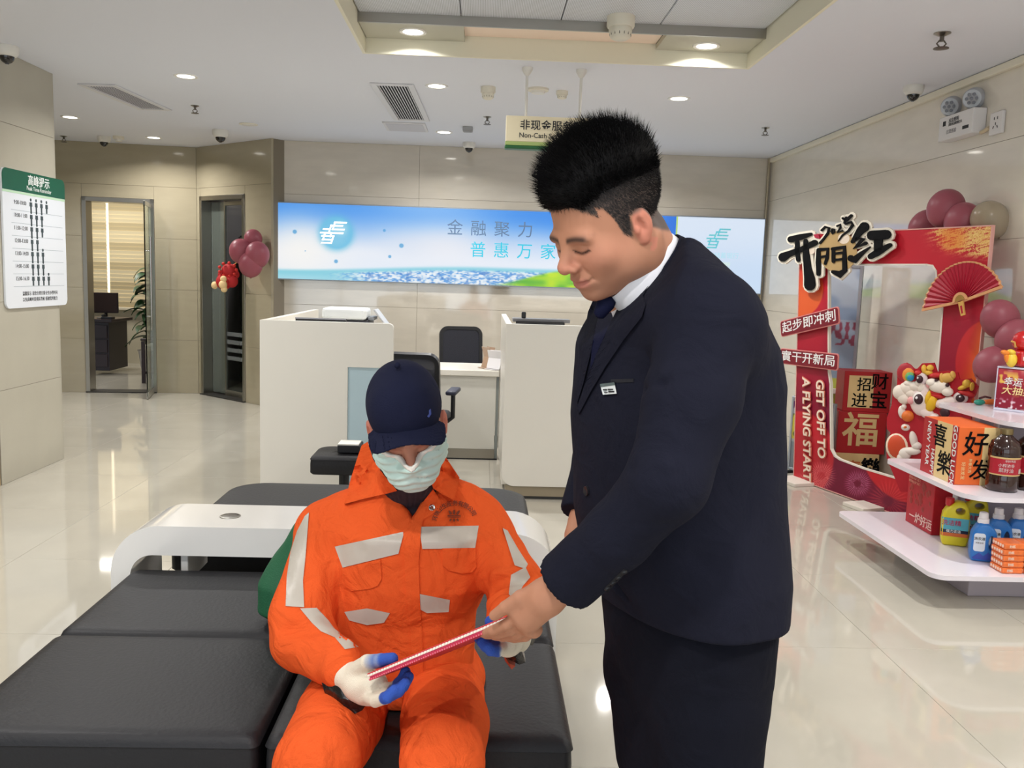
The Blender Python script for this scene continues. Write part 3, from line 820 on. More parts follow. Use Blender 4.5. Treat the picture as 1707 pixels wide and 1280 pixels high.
MB().box2((.03, .03, 0), (1.33, 1.4, .02)).build('kick_shadow_gap', mat('dark_threshold'), c2)
MB().box2((.0405, .046, .70), (1.3095, .75, .735), .003, 1).build('worktop', CW, c2)
MB().box2((.0405, .046, 1.00), (1.3, .60, 1.03), .003, 1).build('upper_shelf', CW, c2)
d = thing('service_desk', 'low white desk between the two service counters', 'desk', (-.42, 6.9, 0))
MB().box2((-.25, -.02, .667), (.57, .55, .715), .006).build('desktop', CW, d)
MB().box2((-.22, 0, .085), (.545, .025, .667), .002, 1).build('front_panel', mat('desk_grey_white', (214, 212, 204), .3), d)
MB().box2((.548, .0, .0), (.57, .025, .667), .002, 1).build('side_strip', mat('strip_grey', (130, 136, 134), .3), d)
MB().box2((-.22, -.004, .012), (.547, .03, .0845)).build('kick_plate', mat('kick_steel', (150, 144, 132), .35, metal=.4), d)
MB().box2((-.22, -.002, 0), (.57, .03, .0118)).build('gap', BLACKPL, d)
for x in (-.235, .53): MB().box2((x, .03, 0), (x+.015, .5, .667)).build('side_panel', CW, d)

# things on the counters
t = thing('printer', 'white and black printer on the left service counter', 'printer', (-.93, 6.22, 1.045))
MB().box2((-.17, -.13, 0), (.16, .14, .075), .012).build('body', mat('printer_black', (40, 40, 46), .4), t)
MB().box2((-.165, -.13, .0755), (.14, .13, .155), .022, 3).build('lid', mat('printer_white', (226, 230, 230), .35), t)
MB().box2((.145, -.10, .0755), (.19, .10, .10), .006).build('control_panel', mat('printer_grey', (130, 134, 140), .4), t)
MB().box((.235, 0, .09), (.012, .20, .15), .003, 1, rot=(0, math.radians(-38), 0)).build('paper_tray', mat('tray_clear', (190, 192, 196), .3), t)
t = thing('monitor', 'black monitor edge just above the left counter panel, in front of the printer', 'monitor', (-1.05, 5.86, 1.045))
MB().box2((-.17, -.02, .03), (.16, .015, .095), .004).build('screen', BLACKPL, t)
MB().box2((-.17, -.025, .088), (.16, -.021, .097)).build('bezel', mat('bezel_grey', (150, 152, 160), .3), t)
MB().box2((-.10, -.06, 0), (.10, .06, .012), .004).build('foot', BLACKPL, t)
MB().box2((-.03, -.01, .012), (.03, .01, .03)).build('stand', BLACKPL, t)
t = thing('monitor', 'black monitor edge just above the right counter panel', 'monitor', (.40, 5.96, 1.03))
MB().box2((-.17, -.02, .03), (.16, .015, .128), .004).build('screen', BLACKPL, t)
MB().box2((-.10, -.06, 0), (.10, .06, .012), .004).build('foot', BLACKPL, t)
MB().box2((-.03, -.01, .012), (.03, .01, .03)).build('stand', BLACKPL, t)
MB().box2((-.19, .03, .118), (.20, .16, .142), .004).build('tray', mat('tray_grey', (120, 120, 122), .4), t)
MB().box2((-.13, .05, .142), (-.10, .08, .185), .006).build('webcam', BLACKPL, t)
MB().box2((.14, -.01, .012), (.16, .12, .118)).build('tray_leg', BLACKPL, t)
# tent cards
def tent(loc, rz, label, cm, h=.17):
    t = thing('tent_card', label, 'card', loc, rz)
    for s in (-1, 1):
        MB().box((s*.026, 0, h/2-.001), (.004, .13, h), rot=(0, 0, 0)).build('card_side', cm, t, rot=(0, s*-.30, 0), loc=(0, 0, 0))
    MB().box((0, 0, .003), (.12, .12, .004)).build('card_base', cm, t)
tent((.06, 7.05, .717), .5, 'brown and cream tent card on the low white desk', mat('card_brown', (168, 140, 116), .4))
tent((.115, 6.97, .717), .9, 'clear and white tent card beside the right counter, on the low desk', mat('card_white', (222, 220, 222), .2), .15)

# office chairs
def office_chair(loc, rz, label, back_h, mesh=False, tilt=12, arms=True, w=.44):
    t = thing('office_chair', label, 'chair', loc, rz)
    F = mat('chair_fabric', (26, 28, 40), .6, bump=.2, bscale=150)
    # local: faces +y, the back is at -y
    MB().box((0, .02, .44), (w+.04, .46, .08), .03, 3).build('seat', F, t, smooth=50)
    o = rrect(w, .54, .06, 6, 0, .27)
    bk = MB().prism(o, -.02, .02, 'XZ')
    back = bk.build('backrest', mat('chair_mesh', (40, 42, 54), .55, alpha=.86) if mesh else F, t, loc=(0, -.24, back_h-.54), rot=(math.radians(tilt), 0, 0))
    fr = MB()
    oo = rrect(w+.03, .57, .075, 6, 0, .27); ii = rrect(w-.03, .51, .05, 6, 0, .27)
    lo = [fr.bm.verts.new((x, -.025, z)) for x, z in oo]; li = [fr.bm.verts.new((x, -.025, z)) for x, z in ii]
    hi = [fr.bm.verts.new((x, .026, z)) for x, z in oo]; hj = [fr.bm.verts.new((x, .026, z)) for x, z in ii]
    n = len(oo)
    for i in range(n):
        j = (i+1) % n
        fr.bm.faces.new((lo[i], lo[j], li[j], li[i])); fr.bm.faces.new((hi[i], hi[j], hj[j], hj[i]))
        fr.bm.faces.new((lo[i], lo[j], hi[j], hi[i])); fr.bm.faces.new((li[i], li[j], hj[j], hj[i]))
    fr.build('back_frame', BLACKPL, t, loc=(0, -.24, back_h-.54), rot=(math.radians(tilt), 0, 0))
    MB().tube([(0, -.02, .40), (0, -.26, .39), (0, -.29, back_h-.42)], .022, 8).build('back_post', BLACKPL, t, smooth=60)
    MB().cyl((0, 0, .10), (0, 0, .41), .028, n=14).build('gas_lift', BLACKPL, t, smooth=50)
    for k in range(5):
        a = 2*PI*k/5+.3
        MB().tube([(0, 0, .11), (.27*math.cos(a), .27*math.sin(a), .075)], [.028, .018], 8).build('base_spoke', BLACKPL, t, smooth=60)
        MB().sph((.28*math.cos(a), .28*math.sin(a), .031), .030, 12, 8).build('castor', BLACKPL, t, smooth=60)
    if arms:
        for s in (-1, 1):
            MB().tube([(s*(w/2+.02), .02, .43), (s*(w/2+.06), .02, .46), (s*(w/2+.06), .02, .63)], .016, 8).build('arm_post', BLACKPL, t, smooth=60)
            MB().box((s*(w/2+.06), .02, .645), (.075, .26, .03), .012, 3).build('armrest', mat('arm_pad', (46, 48, 66), .5), t, smooth=50)
    return t
office_chair((-.13, 7.70, 0), math.radians(190), 'dark high-backed office chair behind the low white desk', .98, False, 10, False, .36)
ch = office_chair((-.475, 6.13, 0), math.radians(-6), 'black mesh-backed armchair in front of the low desk, behind the cap', .93, True, 12, True, .46)
t = thing('stool', 'rounded black stool in front of the frosted glass panel, behind the orange shoulder', 'stool', (-.79, 5.1, 0))
link('seat', cushion(-.16, .18, -.16, .16, .30, .41, .08), LEATH, t)
MB().cyl((0.01, 0, .03), (.01, 0, .30), .03, n=14).build('post', BLACKPL, t, smooth=50)
MB().lathe([(.16, 0), (.16, .012), (.04, .03)], 24, c=(.01, 0, 0)).build('base', BLACKPL, t, smooth=40)
t = thing('document_box', 'small black box with white papers lying on the black stool', 'box', (-.755, 5.06, .418))
MB().box2((-.05, -.06, 0), (.08, .08, .045), .004).build('box', BLACKPL, t)
MB().box2((-.048, -.058, .045), (.07, .07, .052)).build('papers', mat('paper', (220, 218, 210), .6), t)

# ================================================================== office seen through the open glass door
wn = struct(bpy.data.objects.new('window_1', None)); COL.objects.link(wn); wn.location = (-5.6, 13.18, 0)
MB().box2((-1.4, .0, .86), (1.8, .02, 2.55)).build('window_pane', mat('bright_pane', (255, 246, 224), .5, emit=1.6), wn)
for x in (-1.4, .17, 1.76): MB().box2((x, -.03, .83), (x+.04, .0, 2.55)).build('window_frame', mat('frame_cream', (214, 204, 180), .5), wn)
MB().box2((-1.5, -.10, .79), (1.9, .0, .83), .004).build('window_sill', mat('frame_cream'), wn)
BL = [mat('blind_cream', (232, 218, 182), .6), mat('blind_tan', (206, 190, 152), .6)]
sa = MB().box((0, 0, 0), (1.545, .006, .060), rot=(math.radians(14), 0, 0)).mesh('slat')
sb = sa.copy(); sa.materials.append(BL[0]); sb.materials.append(BL[1])
for s, x in ((0, -.62), (1, .965)):
    for k in range(30):
        link('blind_slat', sb if (k*7 % 5) in (0, 3) else sa, None, wn, (x, -.075, 2.52-k*.0565))
area('office_fill', (-5.2, 11.9, 2.70), (0, 0, 0), 1.2, .6, 70, (1, .96, .88))  # added fill without a fitting, brightens the blinds and office
dk = thing('office_desk', 'dark wooden office desk seen through the open glass door', 'desk', (-5.32, 12.05, 0))
DW = mat('dark_wood', (52, 40, 44), .35)
MB().box2((-.8, -.35, .69), (.50, .35, .73), .006).build('desktop', DW, dk)
MB().box2((.10, -.30, .05), (.44, .30, .69), .004).build('pedestal', mat('dark_wood2', (44, 36, 42), .4), dk)
for k in range(3): MB().box2((.12, -.312, .10+k*.19), (.42, -.30, .27+k*.19), .003, 1).build('drawer', DW, dk)
MB().box2((-.78, .28, .1), (.10, .30, .69)).build('modesty_panel', DW, dk)
MB().box2((-.78, -.3, .0), (-.74, .3, .69)).build('side_panel', DW, dk)
t = thing('monitor', 'dark square monitor standing on the office desk', 'monitor', (-5.0, 11.95, .731), rz=.25)
MB().box2((-.16, -.02, .07), (.16, .02, .34), .008).build('screen', mat('screen_brown', (46, 34, 36), .4), t)
MB().box2((-.14, -.0215, .09), (.14, -.0205, .32)).build('display', mat('display_dark', (58, 42, 42), .3), t)
MB().cyl((0, .03, .008), (0, .03, .12), .02, n=10).build('neck', BLACKPL, t)
MB().box2((-.10, -.06, 0), (.10, .08, .010), .003, 1).build('foot', BLACKPL, t)
t = thing('desk_phone', 'small dark telephone lying on the office desk edge', 'telephone', (-4.90, 11.78, .731))
MB().box2((-.07, -.06, 0), (.07, .06, .03), .008).build('body', BLACKPL, t)
MB().tube([(-.05, -.05, .045), (-.05, .05, .045)], .014, 8).build('handset', BLACKPL, t, smooth=60)
# potted plant with large leaves
pl = thing('potted_plant', 'tall leafy green plant in the office behind the open glass door', 'plant', (-4.42, 12.0, 0))
MB().lathe([(.13, 0), (.17, .30), (.185, .32), (.16, .32), (.15, .28)], 24).build('pot', mat('pot_white', (206, 200, 190), .4), pl, smooth=40)
MB().lathe([(.151, .285), (.001, .29)], 20, cap=False).build('soil', mat('soil', (60, 46, 36), .9), pl)
MB().tube([(0, 0, .28), (.02, .01, .8), (-.02, 0, 1.35)], [.022, .016, .008], 8).build('stem', mat('stem_green', (64, 74, 44), .6), pl, smooth=60)
lm = bmesh.new()
N = 8; top = []
for i in range(N+1):
    s = i/N; wd = .075*math.sin(PI*min(1, s*1.02))**.8*(1-.25*s)
    z = .06*math.sin(s*2.2)-.10*s*s
    top.append([lm.verts.new((-wd, s*.30, z+.012)), lm.verts.new((0, s*.30, z)), lm.verts.new((wd, s*.30, z+.012))])
for a, c in zip(top, top[1:]):
    lm.faces.new((a[0], a[1], c[1], c[0])); lm.faces.new((a[1], a[2], c[2], c[1]))
lme = bpy.data.meshes.new('leaf'); lm.to_mesh(lme); lm.free(); smooth_mesh(lme, 180)
LG = mat('leaf_green', (44, 78, 44), .4, noise=.25, nscale=5)
rr = random.Random(4)
for k in range(64):
    z = .46+.98*(k/63)**.9; a = k*2.4+rr.uniform(-.3, .3)
    o = link('leaf', lme, LG, pl, (.03*math.cos(a), .03*math.sin(a), z), (rr.uniform(-.5, .25), rr.uniform(-.3, .3), a))
    s = rr.uniform(.75, 1.15)*(1.12-.35*(k/63)); o.scale = (s, s, s)
t = thing('office_armchair', 'dark wooden armchair with pale seat inside the office doorway', 'chair', (-3.98, 11.25, 0), rz=.2)
for (x, y, h) in ((-.22, -.22, .52), (-.22, .22, .52), (.22, -.22, .9), (.22, .22, .9)):
    MB().box2((x-.022, y-.022, 0), (x+.022, y+.022, h), .004).build('leg', DW, t)
MB().box((0, 0, .43), (.46, .46, .07), .02).build('seat', mat('seat_cream', (196, 190, 176), .6), t)
MB().box((.22, 0, .75), (.03, .40, .28), .01).build('backrest', DW, t)
for y in (-.22, .22): MB().box((0, y, .54), (.50, .045, .03), .008).build('armrest', DW, t)
for y in (-.22, .22): MB().box((0, y, .13), (.40, .03, .03)).build('stretcher', DW, t)

# small office behind the right-hand door: a tall dark cabinet with a paper label
t = thing('tall_cabinet', 'tall dark cabinet with a white label behind the right-hand glass door', 'cabinet', (-2.62, 11.2, 0), rz=-.55)
MB().box2((-.35, -.2, .02), (.55, .25, 1.85), .006).build('body', mat('cabinet_dark', (58, 66, 70), .35), t)
MB().box2((-.33, -.215, .06), (.53, -.2, 1.82), .003, 1).build('door', mat('cabinet_glass', (44, 52, 56), .15), t)
for (x0, x1, z0, z1) in ((-.35, .55, 1.80, 1.83), (-.35, -.32, .04, 1.83), (-.35, .55, 1.40, 1.42)):
    MB().box2((x0, -.222, z0), (x1, -.2155, z1)).build('door_trim', STEEL, t)
MB().box2((-.30, -.223, 1.44), (-.06, -.2165, 1.56)).build('label', mat('paper'), t)
area('small_office_fill', (-2.0, 11.0, 2.72), (0, 0, 0), .5, .3, 30, (1, .95, .9))  # added fill without a fitting, lifts the dark room behind the glass
# ================================================================== festive photo frame, cut-outs, gondola and goods
RED = (188, 26, 44); CRIM = (142, 18, 52)
PRINT = mat('printed_board', (255, 255, 255), .45, attr='Col')
def text_on(body, size, m, parent, o, ang=0, y=-.002, name='lettering', **k):
    """flat lettering in the local XZ plane of its parent, turned by ang about -Y"""
    me = text_mesh(body, size, **k)
    c, s = math.cos(ang), math.sin(ang)
    me.transform(Matrix(((c, -s, 0, o[0]), (0, 0, -1, y), (s, c, 0, o[1]), (0, 0, 0, 1))))
    return link(name, me, m, parent)
def inpoly(X, Y, P):
    r = np.zeros(X.shape, bool); n = len(P)
    for i in range(n):
        (x1, y1), (x2, y2) = P[i], P[(i+1) % n]
        if y1 == y2: continue
        r ^= ((y1 > Y) != (y2 > Y)) & (X < (x2-x1)*(Y-y1)/(y2-y1)+x1)
    return r

FB0, FB1 = Vector((2.40, 6.45, 0)), Vector((2.86, 4.97, 0))
FW, FH = (FB1-FB0).length, 1.82
SRC = [(1326.9, 799.6), (1602.4, 898.5), (1652.5, 376.9), (1356.3, 392.2)]     # the board's corners on the drawing
DST = [(0, 0), (FW, 0), (FW, FH), (0, FH)]
B = homog(SRC, DST); BI = homog(DST, SRC)
fr = thing('photo_frame', 'big red festive photo frame board with gold glitter, fan and brush lettering', 'photo frame', FB0, rz=math.atan2(FB1.y-FB0.y, FB1.x-FB0.x))
OUT = [(1323, 796), (1602, 897), (1654, 376), (1334, 391)]
INN = [(1381, 441), (1545, 441), (1555, 443), (1561, 452), (1563, 500), (1572, 510), (1563, 625), (1556, 800), (1500, 799), (1440, 781), (1400, 766), (1391, 760), (1385, 748), (1384, 640), (1381, 620)]
def frame_art(U, V):
    X, Y = BI(U, V)
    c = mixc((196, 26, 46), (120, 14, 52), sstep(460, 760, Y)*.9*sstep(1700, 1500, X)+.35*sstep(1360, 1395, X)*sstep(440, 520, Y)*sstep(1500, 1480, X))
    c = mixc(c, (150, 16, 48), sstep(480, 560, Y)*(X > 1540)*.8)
    d = np.hypot((X-1330), (Y-480)*.85)                                   # orange disc on the left post
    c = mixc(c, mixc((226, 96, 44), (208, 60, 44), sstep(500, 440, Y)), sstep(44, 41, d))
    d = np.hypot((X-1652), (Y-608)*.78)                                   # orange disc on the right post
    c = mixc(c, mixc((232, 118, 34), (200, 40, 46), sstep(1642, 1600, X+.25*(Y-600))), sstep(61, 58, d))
    d = np.hypot((X-1330), (Y-760)*.8)
    c = mixc(c, (214, 44, 52), sstep(62, 58, d)*.8)
    d = np.hypot(X-1530, Y-745)                                           # red disc on the lower rail
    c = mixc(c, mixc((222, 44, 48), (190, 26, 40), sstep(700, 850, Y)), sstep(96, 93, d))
    rng = np.random.RandomState(3)
    for (fx, fy, R, n, col, k) in ((1369, 793, 28, 34, (255, 150, 150), .9), (1345, 806, 22, 26, (255, 140, 130), .7), (1430, 806, 26, 34, (250, 160, 200), .85), (1480, 835, 40, 30, (240, 90, 90), .6), (1355, 812, 34, 40, (250, 130, 130), .5)):
        a = np.arctan2(Y-fy, X-fx); d = np.hypot(X-fx, Y-fy)
        ray = (np.cos(a*n)*.5+.5)**2*sstep(R, R*.55, d)*sstep(R*.14, R*.3, d)
        c = mixc(c, col, ray*k*(.6+.4*vnoise(X*.7, Y*.7, 4)))
    # gold glitter brushed over the top right corner
    s = (X-1654)*.6+(376-Y)*1.0
    band = sstep(1520, 1640, X)*sstep(445, 385, Y+.10*(1654-X))
    g = vnoise(X*.10+Y*.05, Y*.55+X*.14, 7)*.75+vnoise(X*1.6, Y*1.9, 8)*.42
    c = mixc(c, mixc((214, 150, 70), (250, 222, 150), vnoise(X*2, Y*2, 9)), sstep(.60-.36*band, .68-.32*band, g)*sstep(0, .25, band))
    d = np.hypot(X-1588, Y-396); c = mixc(c, (232, 120, 36), sstep(34, 10, d)*.55)
    return c
NU, NV = 330, 400
U0, U1 = -.13, FW+.01
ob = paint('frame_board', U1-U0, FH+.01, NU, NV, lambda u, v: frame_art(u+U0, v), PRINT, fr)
me = ob.data
bm = bmesh.new(); bm.from_mesh(me)
co = np.array([v.co[:] for v in bm.verts])
X, Y = BI(co[:, 0]+U0, co[:, 2])
# snap the outline: drop faces outside, keep the mask at grid resolution
keep = inpoly(X, Y, OUT) & ~inpoly(X, Y, INN)
bmesh.ops.delete(bm, geom=[v for v, k in zip(bm.verts, keep) if not k], context='VERTS')
# thickness
r = bmesh.ops.extrude_face_region(bm, geom=bm.faces[:])
bmesh.ops.translate(bm, vec=(0, .018, 0), verts=[g for g in r['geom'] if isinstance(g, bmesh.types.BMVert)])
bmesh.ops.translate(bm, vec=(U0, 0, 0), verts=bm.verts[:])
bmesh.ops.recalc_face_normals(bm, faces=bm.faces[:])
bm.to_mesh(me); bm.free()
EDGEW = mat('board_edge_white', (232, 226, 214), .5)
# pale edge strips round the opening and outline
def edge_strip(P, wd, closed=True):
    mb = MB(); Q = [B(*p) for p in P]; n = len(Q)
    for i in range(n if closed else n-1):
        a, b = Vector(Q[i]), Vector(Q[(i+1) % n])
        if (b-a).length < 1e-4: continue
        t = (b-a).normalized()*.5*wd; nn = Vector((-t.y, t.x))
        p = [(a-t*.9+nn), (b+t*.9+nn), (b+t*.9-nn), (a-t*.9-nn)]
        mb.prism([(q.x, q.y) for q in p], -.003, .020, 'XZ')
    return mb
edge_strip(INN, .010).build('edge_strip', EDGEW, fr)
edge_strip(OUT, .007).build('outer_edge', mat('board_edge_pink', (226, 170, 160), .5), fr)
for k, (u, w_) in enumerate(((-.05, .26), (.72, .20), (FW-.22, .26))):
    MB().box2((u, -.17, 0), (u+w_, .22, .025), .004).build('foot_plate', EDGEW, fr)
# brush lettering
Q = lambda x, y: B(1290+x/7.759, 340+y/7.759)
KAI = [[(285, 462, 40), (420, 430, 38), (548, 395, 20)], [(185, 692, 58), (260, 652, 40), (420, 592, 32), (600, 505, 38)],
       [(372, 500, 28), (372, 620, 28), (385, 728, 26)], [(480, 480, 26), (488, 650, 40), (505, 830, 48), (530, 960, 66), (535, 1050, 72)]]
MEN = [[(648, 600, 24), (645, 760, 32), (648, 910, 24)], [(650, 595, 22), (770, 585, 22), (760, 700, 20), (735, 775, 16)], [(665, 690, 15), (745, 678, 15)],
       [(832, 585, 22), (985, 562, 26), (985, 700, 28), (990, 860, 32), (925, 915, 46), (835, 880, 22)], [(842, 590, 22), (842, 745, 22)],
       [(850, 645, 15), (970, 632, 15)], [(850, 728, 15), (970, 715, 15)]]
HONG = [[(1245, 300, 62), (1190, 355, 50), (1090, 492, 22)], [(1130, 458, 25), (1235, 446, 28), (1120, 575, 28), (1265, 510, 22)],
        [(1070, 705, 42), (1115, 728, 44), (1200, 650, 28), (1320, 560, 8)], [(1340, 412, 62), (1530, 400, 62)], [(1428, 460, 56), (1418, 620, 48)],
        [(1325, 682, 36), (1420, 628, 44), (1530, 562, 32), (1580, 535, 26)]]
YEAR = [[(690, 345, 14), (735, 300, 14), (785, 315, 15), (770, 380, 14), (720, 450, 13), (668, 508, 14)], [(830, 330, 11), (815, 360, 11), (830, 388, 11), (856, 370, 11), (850, 335, 11), (830, 328, 10)],
        [(890, 290, 11), (930, 270, 12), (935, 310, 11), (890, 375, 11), (960, 350, 10)], [(1000, 262, 13), (1075, 240, 15), (1095, 275, 16), (1040, 350, 14), (960, 410, 10), (905, 485, 5)],
        [(965, 190, 15), (1010, 218, 17), (1075, 155, 18)], [(1010, 180, 14), (985, 250, 12)]]
INK = mat('brush_ink', (10, 10, 13), .7, spec=.15)
allst = KAI+MEN+HONG+YEAR
ribbon(allst, -.040, -.026, Q, grow=30).build('white_backing', mat('backing_white', (238, 230, 214), .5), fr)
mb = MB(); mb.prism([Q(890+250*math.cos(a*PI/20), 620+265*math.sin(a*PI/20)) for a in range(40)], -.0425, -.0402, 'XZ'); mb.build('tan_disc', mat('tan_disc', (184, 154, 104), .5), fr)
mb = MB(); mb.prism([Q(970+75*math.cos(a*PI/12), 450+70*math.sin(a*PI/12)) for a in range(24)], -.0435, -.0426, 'XZ'); mb.prism([Q(550+45*math.cos(a*PI/12), 600+55*math.sin(a*PI/12)) for a in range(24)], -.0435, -.0426, 'XZ')
mb.build('cream_cloud', mat('cream_cloud', (230, 214, 196), .5), fr)
for nm, st in (('brush_character', KAI), ('brush_character', MEN), ('brush_character', HONG), ('year_figures', YEAR)):
    ribbon(st, -.050, -.0438, Q).build(nm, INK, fr)
MB().prism([Q(*p) for p in ((580, 400), (640, 390), (660, 455), (600, 440))], -.046, -.0405, 'XZ').build('seal_mark', mat('seal_red', (170, 30, 60), .5), fr)
# slogan plates
PL = mat('plate_red', (122, 22, 38), .45); PLE = mat('plate_pink', (226, 140, 136), .45); PWH = mat('print_white')
for body, c4, hgt in (('起步即冲刺', [(1304, 537), (1402, 510), (1406, 540), (1309, 561)], 1), ('實干开新局', [(1305, 579), (1403, 591), (1402, 617), (1306, 607)], 1)):
    q = [Vector(B(*p)) for p in c4]                                          # tl, tr, br, bl
    c = (q[0]+q[1]+q[2]+q[3])/4; ux = ((q[1]-q[0])+(q[2]-q[3]))/2; L = ux.length; ang = math.atan2(ux.y, ux.x)
    hh = ((q[0]-q[3]).length+(q[1]-q[2]).length)/2
    def outl(w, h, r):
        return [(c.x+x*math.cos(ang)-y*math.sin(ang), c.y+x*math.sin(ang)+y*math.cos(ang)) for x, y in rrect(w, h, r)]
    MB().prism(outl(L, hh, .022), -.028, -.019, 'XZ').build('slogan_plate_edge', PLE, fr)
    MB().prism(outl(L-.014, hh-.014, .018), -.031, -.0281, 'XZ').build('slogan_plate', PL, fr)
    text_on(body, min(hh*.72, L/5.4*1.05), PWH, fr, (c.x, c.y), ang, -.0318, bold=.008, sx=L/5.35/min(hh*.72, L/5.4*1.05))
# English lettering up the left post
LR = mat('letter_outline', (214, 120, 96), .5)
for body, p0, p1 in (('GET OFF TO', (1369, 633), (1372, 762)), ('A FLYING START', (1346, 629), (1348, 800))):
    a, b = Vector(B(*p0)), Vector(B(*p1)); c = (a+b)/2; d = b-a; ang = math.atan2(d.y, d.x)
    w0 = text_mesh(body, 1); L0 = max(v.co.x for v in w0.vertices)-min(v.co.x for v in w0.vertices)
    sz = .115; sx = d.length/(L0*sz*1.0)
    text_on(body, sz, LR, fr, (c.x, c.y), ang, -.0125, bold=.055, sx=sx, name='letter_outline', ext=.003, shear=.12)
    text_on(body, sz, mat('letter_cream', (244, 226, 206), .5), fr, (c.x, c.y), ang, -.0175, bold=.018, sx=sx, ext=.001, shear=.12)
# folding fan
fc = Vector(B(1612, 503)); tl = Vector(B(1547, 517)); tr = Vector(B(1679, 479)); tp = Vector(B(1606, 439))
a0 = math.atan2((tr-fc).y, (tr-fc).x); a1 = math.atan2((tl-fc).y, (tl-fc).x)
if a1 < 0: a1 += 2*PI
NP = 22
def rad(a):        # the drawn fan is a little taller than wide on the board plane
    k = (a-a0)/(a1-a0)
    return (tr-fc).length*(1-k)+(tl-fc).length*k if False else ((tr-fc).length**(1-k)*(tl-fc).length**k)*(1-math.sin(PI*k))+(tp-fc).length*math.sin(PI*k)
fan = MB(); edge = MB()
for k in range(NP):
    for s in (0, 1):
        aa = a0+(a1-a0)*(k+.5*s)/NP; ab = a0+(a1-a0)*(k+.5*s+.5)/NP
        ya, yb = (-.034, -.045) if s == 0 else (-.045, -.034)
        def P(a, r, y): return (fc.x+r*math.cos(a), y, fc.y+r*math.sin(a))
        ra, rb = rad(aa), rad(ab)
        fan.quad(P(aa, ra*.13, ya), P(ab, rb*.13, yb), P(ab, rb, yb), P(aa, ra, ya))
        fan.quad(P(aa, ra*.13, ya+.006), P(ab, rb*.13, yb+.006), P(ab, rb, yb+.006), P(aa, ra, ya+.006))
        edge.quad(P(aa, ra*.972, ya-.0015), P(ab, rb*.972, yb-.0015), P(ab, rb*1.012, yb-.0015), P(aa, ra*1.012, ya-.0015))
        edge.quad(P(aa, ra*1.012, ya-.0015), P(ab, rb*1.012, yb-.0015), P(ab, rb*1.012, yb+.006), P(aa, ra*1.012, ya+.006))
fan.build('fan_pleats', mat('fan_red', (176, 22, 50), .45), fr)
GOLD = mat('gold_print', (224, 178, 98), .4, metal=.15)
FG = mat('fan_gold', (220, 160, 112), .45)
edge.build('fan_edge', FG, fr)
rb = MB()
for a, r in ((a0, rad(a0)), (a1, rad(a1))):
    d = Vector((math.cos(a), math.sin(a))); n_ = Vector((-d.y, d.x))*.008
    p = [fc+d*.02+n_, fc+d*r+n_, fc+d*r-n_, fc+d*.02-n_]
    rb.prism([(q.x, q.y) for q in p], -.050, -.036, 'XZ')
rb.build('fan_guard', FG, fr)
mb = MB(); rr_ = rad((a0+a1)/2)
mb.prism([(fc.x+rr_*.24*math.cos(a0+(a1-a0)*i/16), fc.y+rr_*.24*math.sin(a0+(a1-a0)*i/16)) for i in range(17)], -.054, -.048, 'XZ'); mb.build('fan_hub', FG, fr)
mb = MB(); mb.prism([(fc.x+rr_*.15*math.cos(a0+(a1-a0)*i/16), fc.y+.004+rr_*.15*math.sin(a0+(a1-a0)*i/16)) for i in range(17)], -.057, -.0541, 'XZ'); mb.build('fan_hub_centre', mat('hub_olive', (160, 124, 60), .4), fr)
h0, h1 = Vector(B(1613, 503)), Vector(B(1617, 526))
mb = MB(); d = (h1-h0).normalized(); n_ = Vector((-d.y, d.x))
mb.prism([(q.x, q.y) for q in (h0+n_*.018, h1+n_*.014, h1-n_*.014, h0-n_*.018)], -.055, -.046, 'XZ'); mb.build('fan_handle', GOLD, fr)
mb = MB(); h2 = h0+d*.025; h3 = h1-d*.012
mb.prism([(q.x, q.y) for q in (h2+n_*.007, h3+n_*.006, h3-n_*.006, h2-n_*.007)], -.0562, -.0551, 'XZ'); mb.build('fan_handle_inlay', mat('fan_red'), fr)

# ------------------------------------------------------------------ balloons
BPK = mat('balloon_dusty_pink', (152, 80, 92), .4, spec=.35)
BBE = mat('balloon_beige', (180, 166, 140), .25, alpha=.62)
def balloon(c, r, label, group, m=BPK, rot=(0, 0, 0)):
    o = thing('balloon', label, 'balloon', c, rot=rot, group=group)
    pr = []
    for k in range(17):
        a = PI*k/16
        pr.append((max(.0012, r*math.sin(a)*(1-.07*math.cos(a)*-1*0)), -r*1.08*math.cos(a)*(1.07 if a < PI/2 else 1)))
    MB().lathe(pr, 28).build('skin', m, o, smooth=180)
    MB().lathe([(.004, -r*1.155), (.011, -r*1.19), (.013, -r*1.215), (.003, -r*1.20)], 10).build('knot', m, o, smooth=60)
    return o
g = 'dusty pink balloons above the red frame'
balloon(at(1577, 347, 5.42), .109, 'large dusty pink balloon, topmost behind the red frame', g, rot=(0, .3, 0))
balloon(at(1606, 370, 5.30), .109, 'dusty pink balloon right of the topmost one, against the frame edge', g, rot=(0, -.2, 0))
balloon(at(1546, 378, 5.75), .110, 'dusty pink balloon left of the topmost one, mostly hidden by the frame', g, rot=(0, .8, 0))
balloon(at(1650, 366, 5.12), .103, 'translucent beige balloon at the top right behind the frame corner', g, BBE, rot=(0, -.6, 0))
g = 'dusty pink balloons beside the frame post'
balloon(at(1667, 531, 4.83), .100, 'dusty pink balloon highest in the cluster right of the frame post', g, rot=(0, -.4, .2))
balloon(at(1694, 566, 4.72), .105, 'dusty pink balloon in the middle of the cluster right of the frame post', g, rot=(0, .3, 0))
balloon(at(1657, 607, 4.74), .098, 'dusty pink balloon lowest in the cluster, behind the acrylic sign', g, rot=(0, .9, 0))
g = 'dusty pink balloons by the right-hand glass door'
wn_ = Vector((.659, -.752, 0))
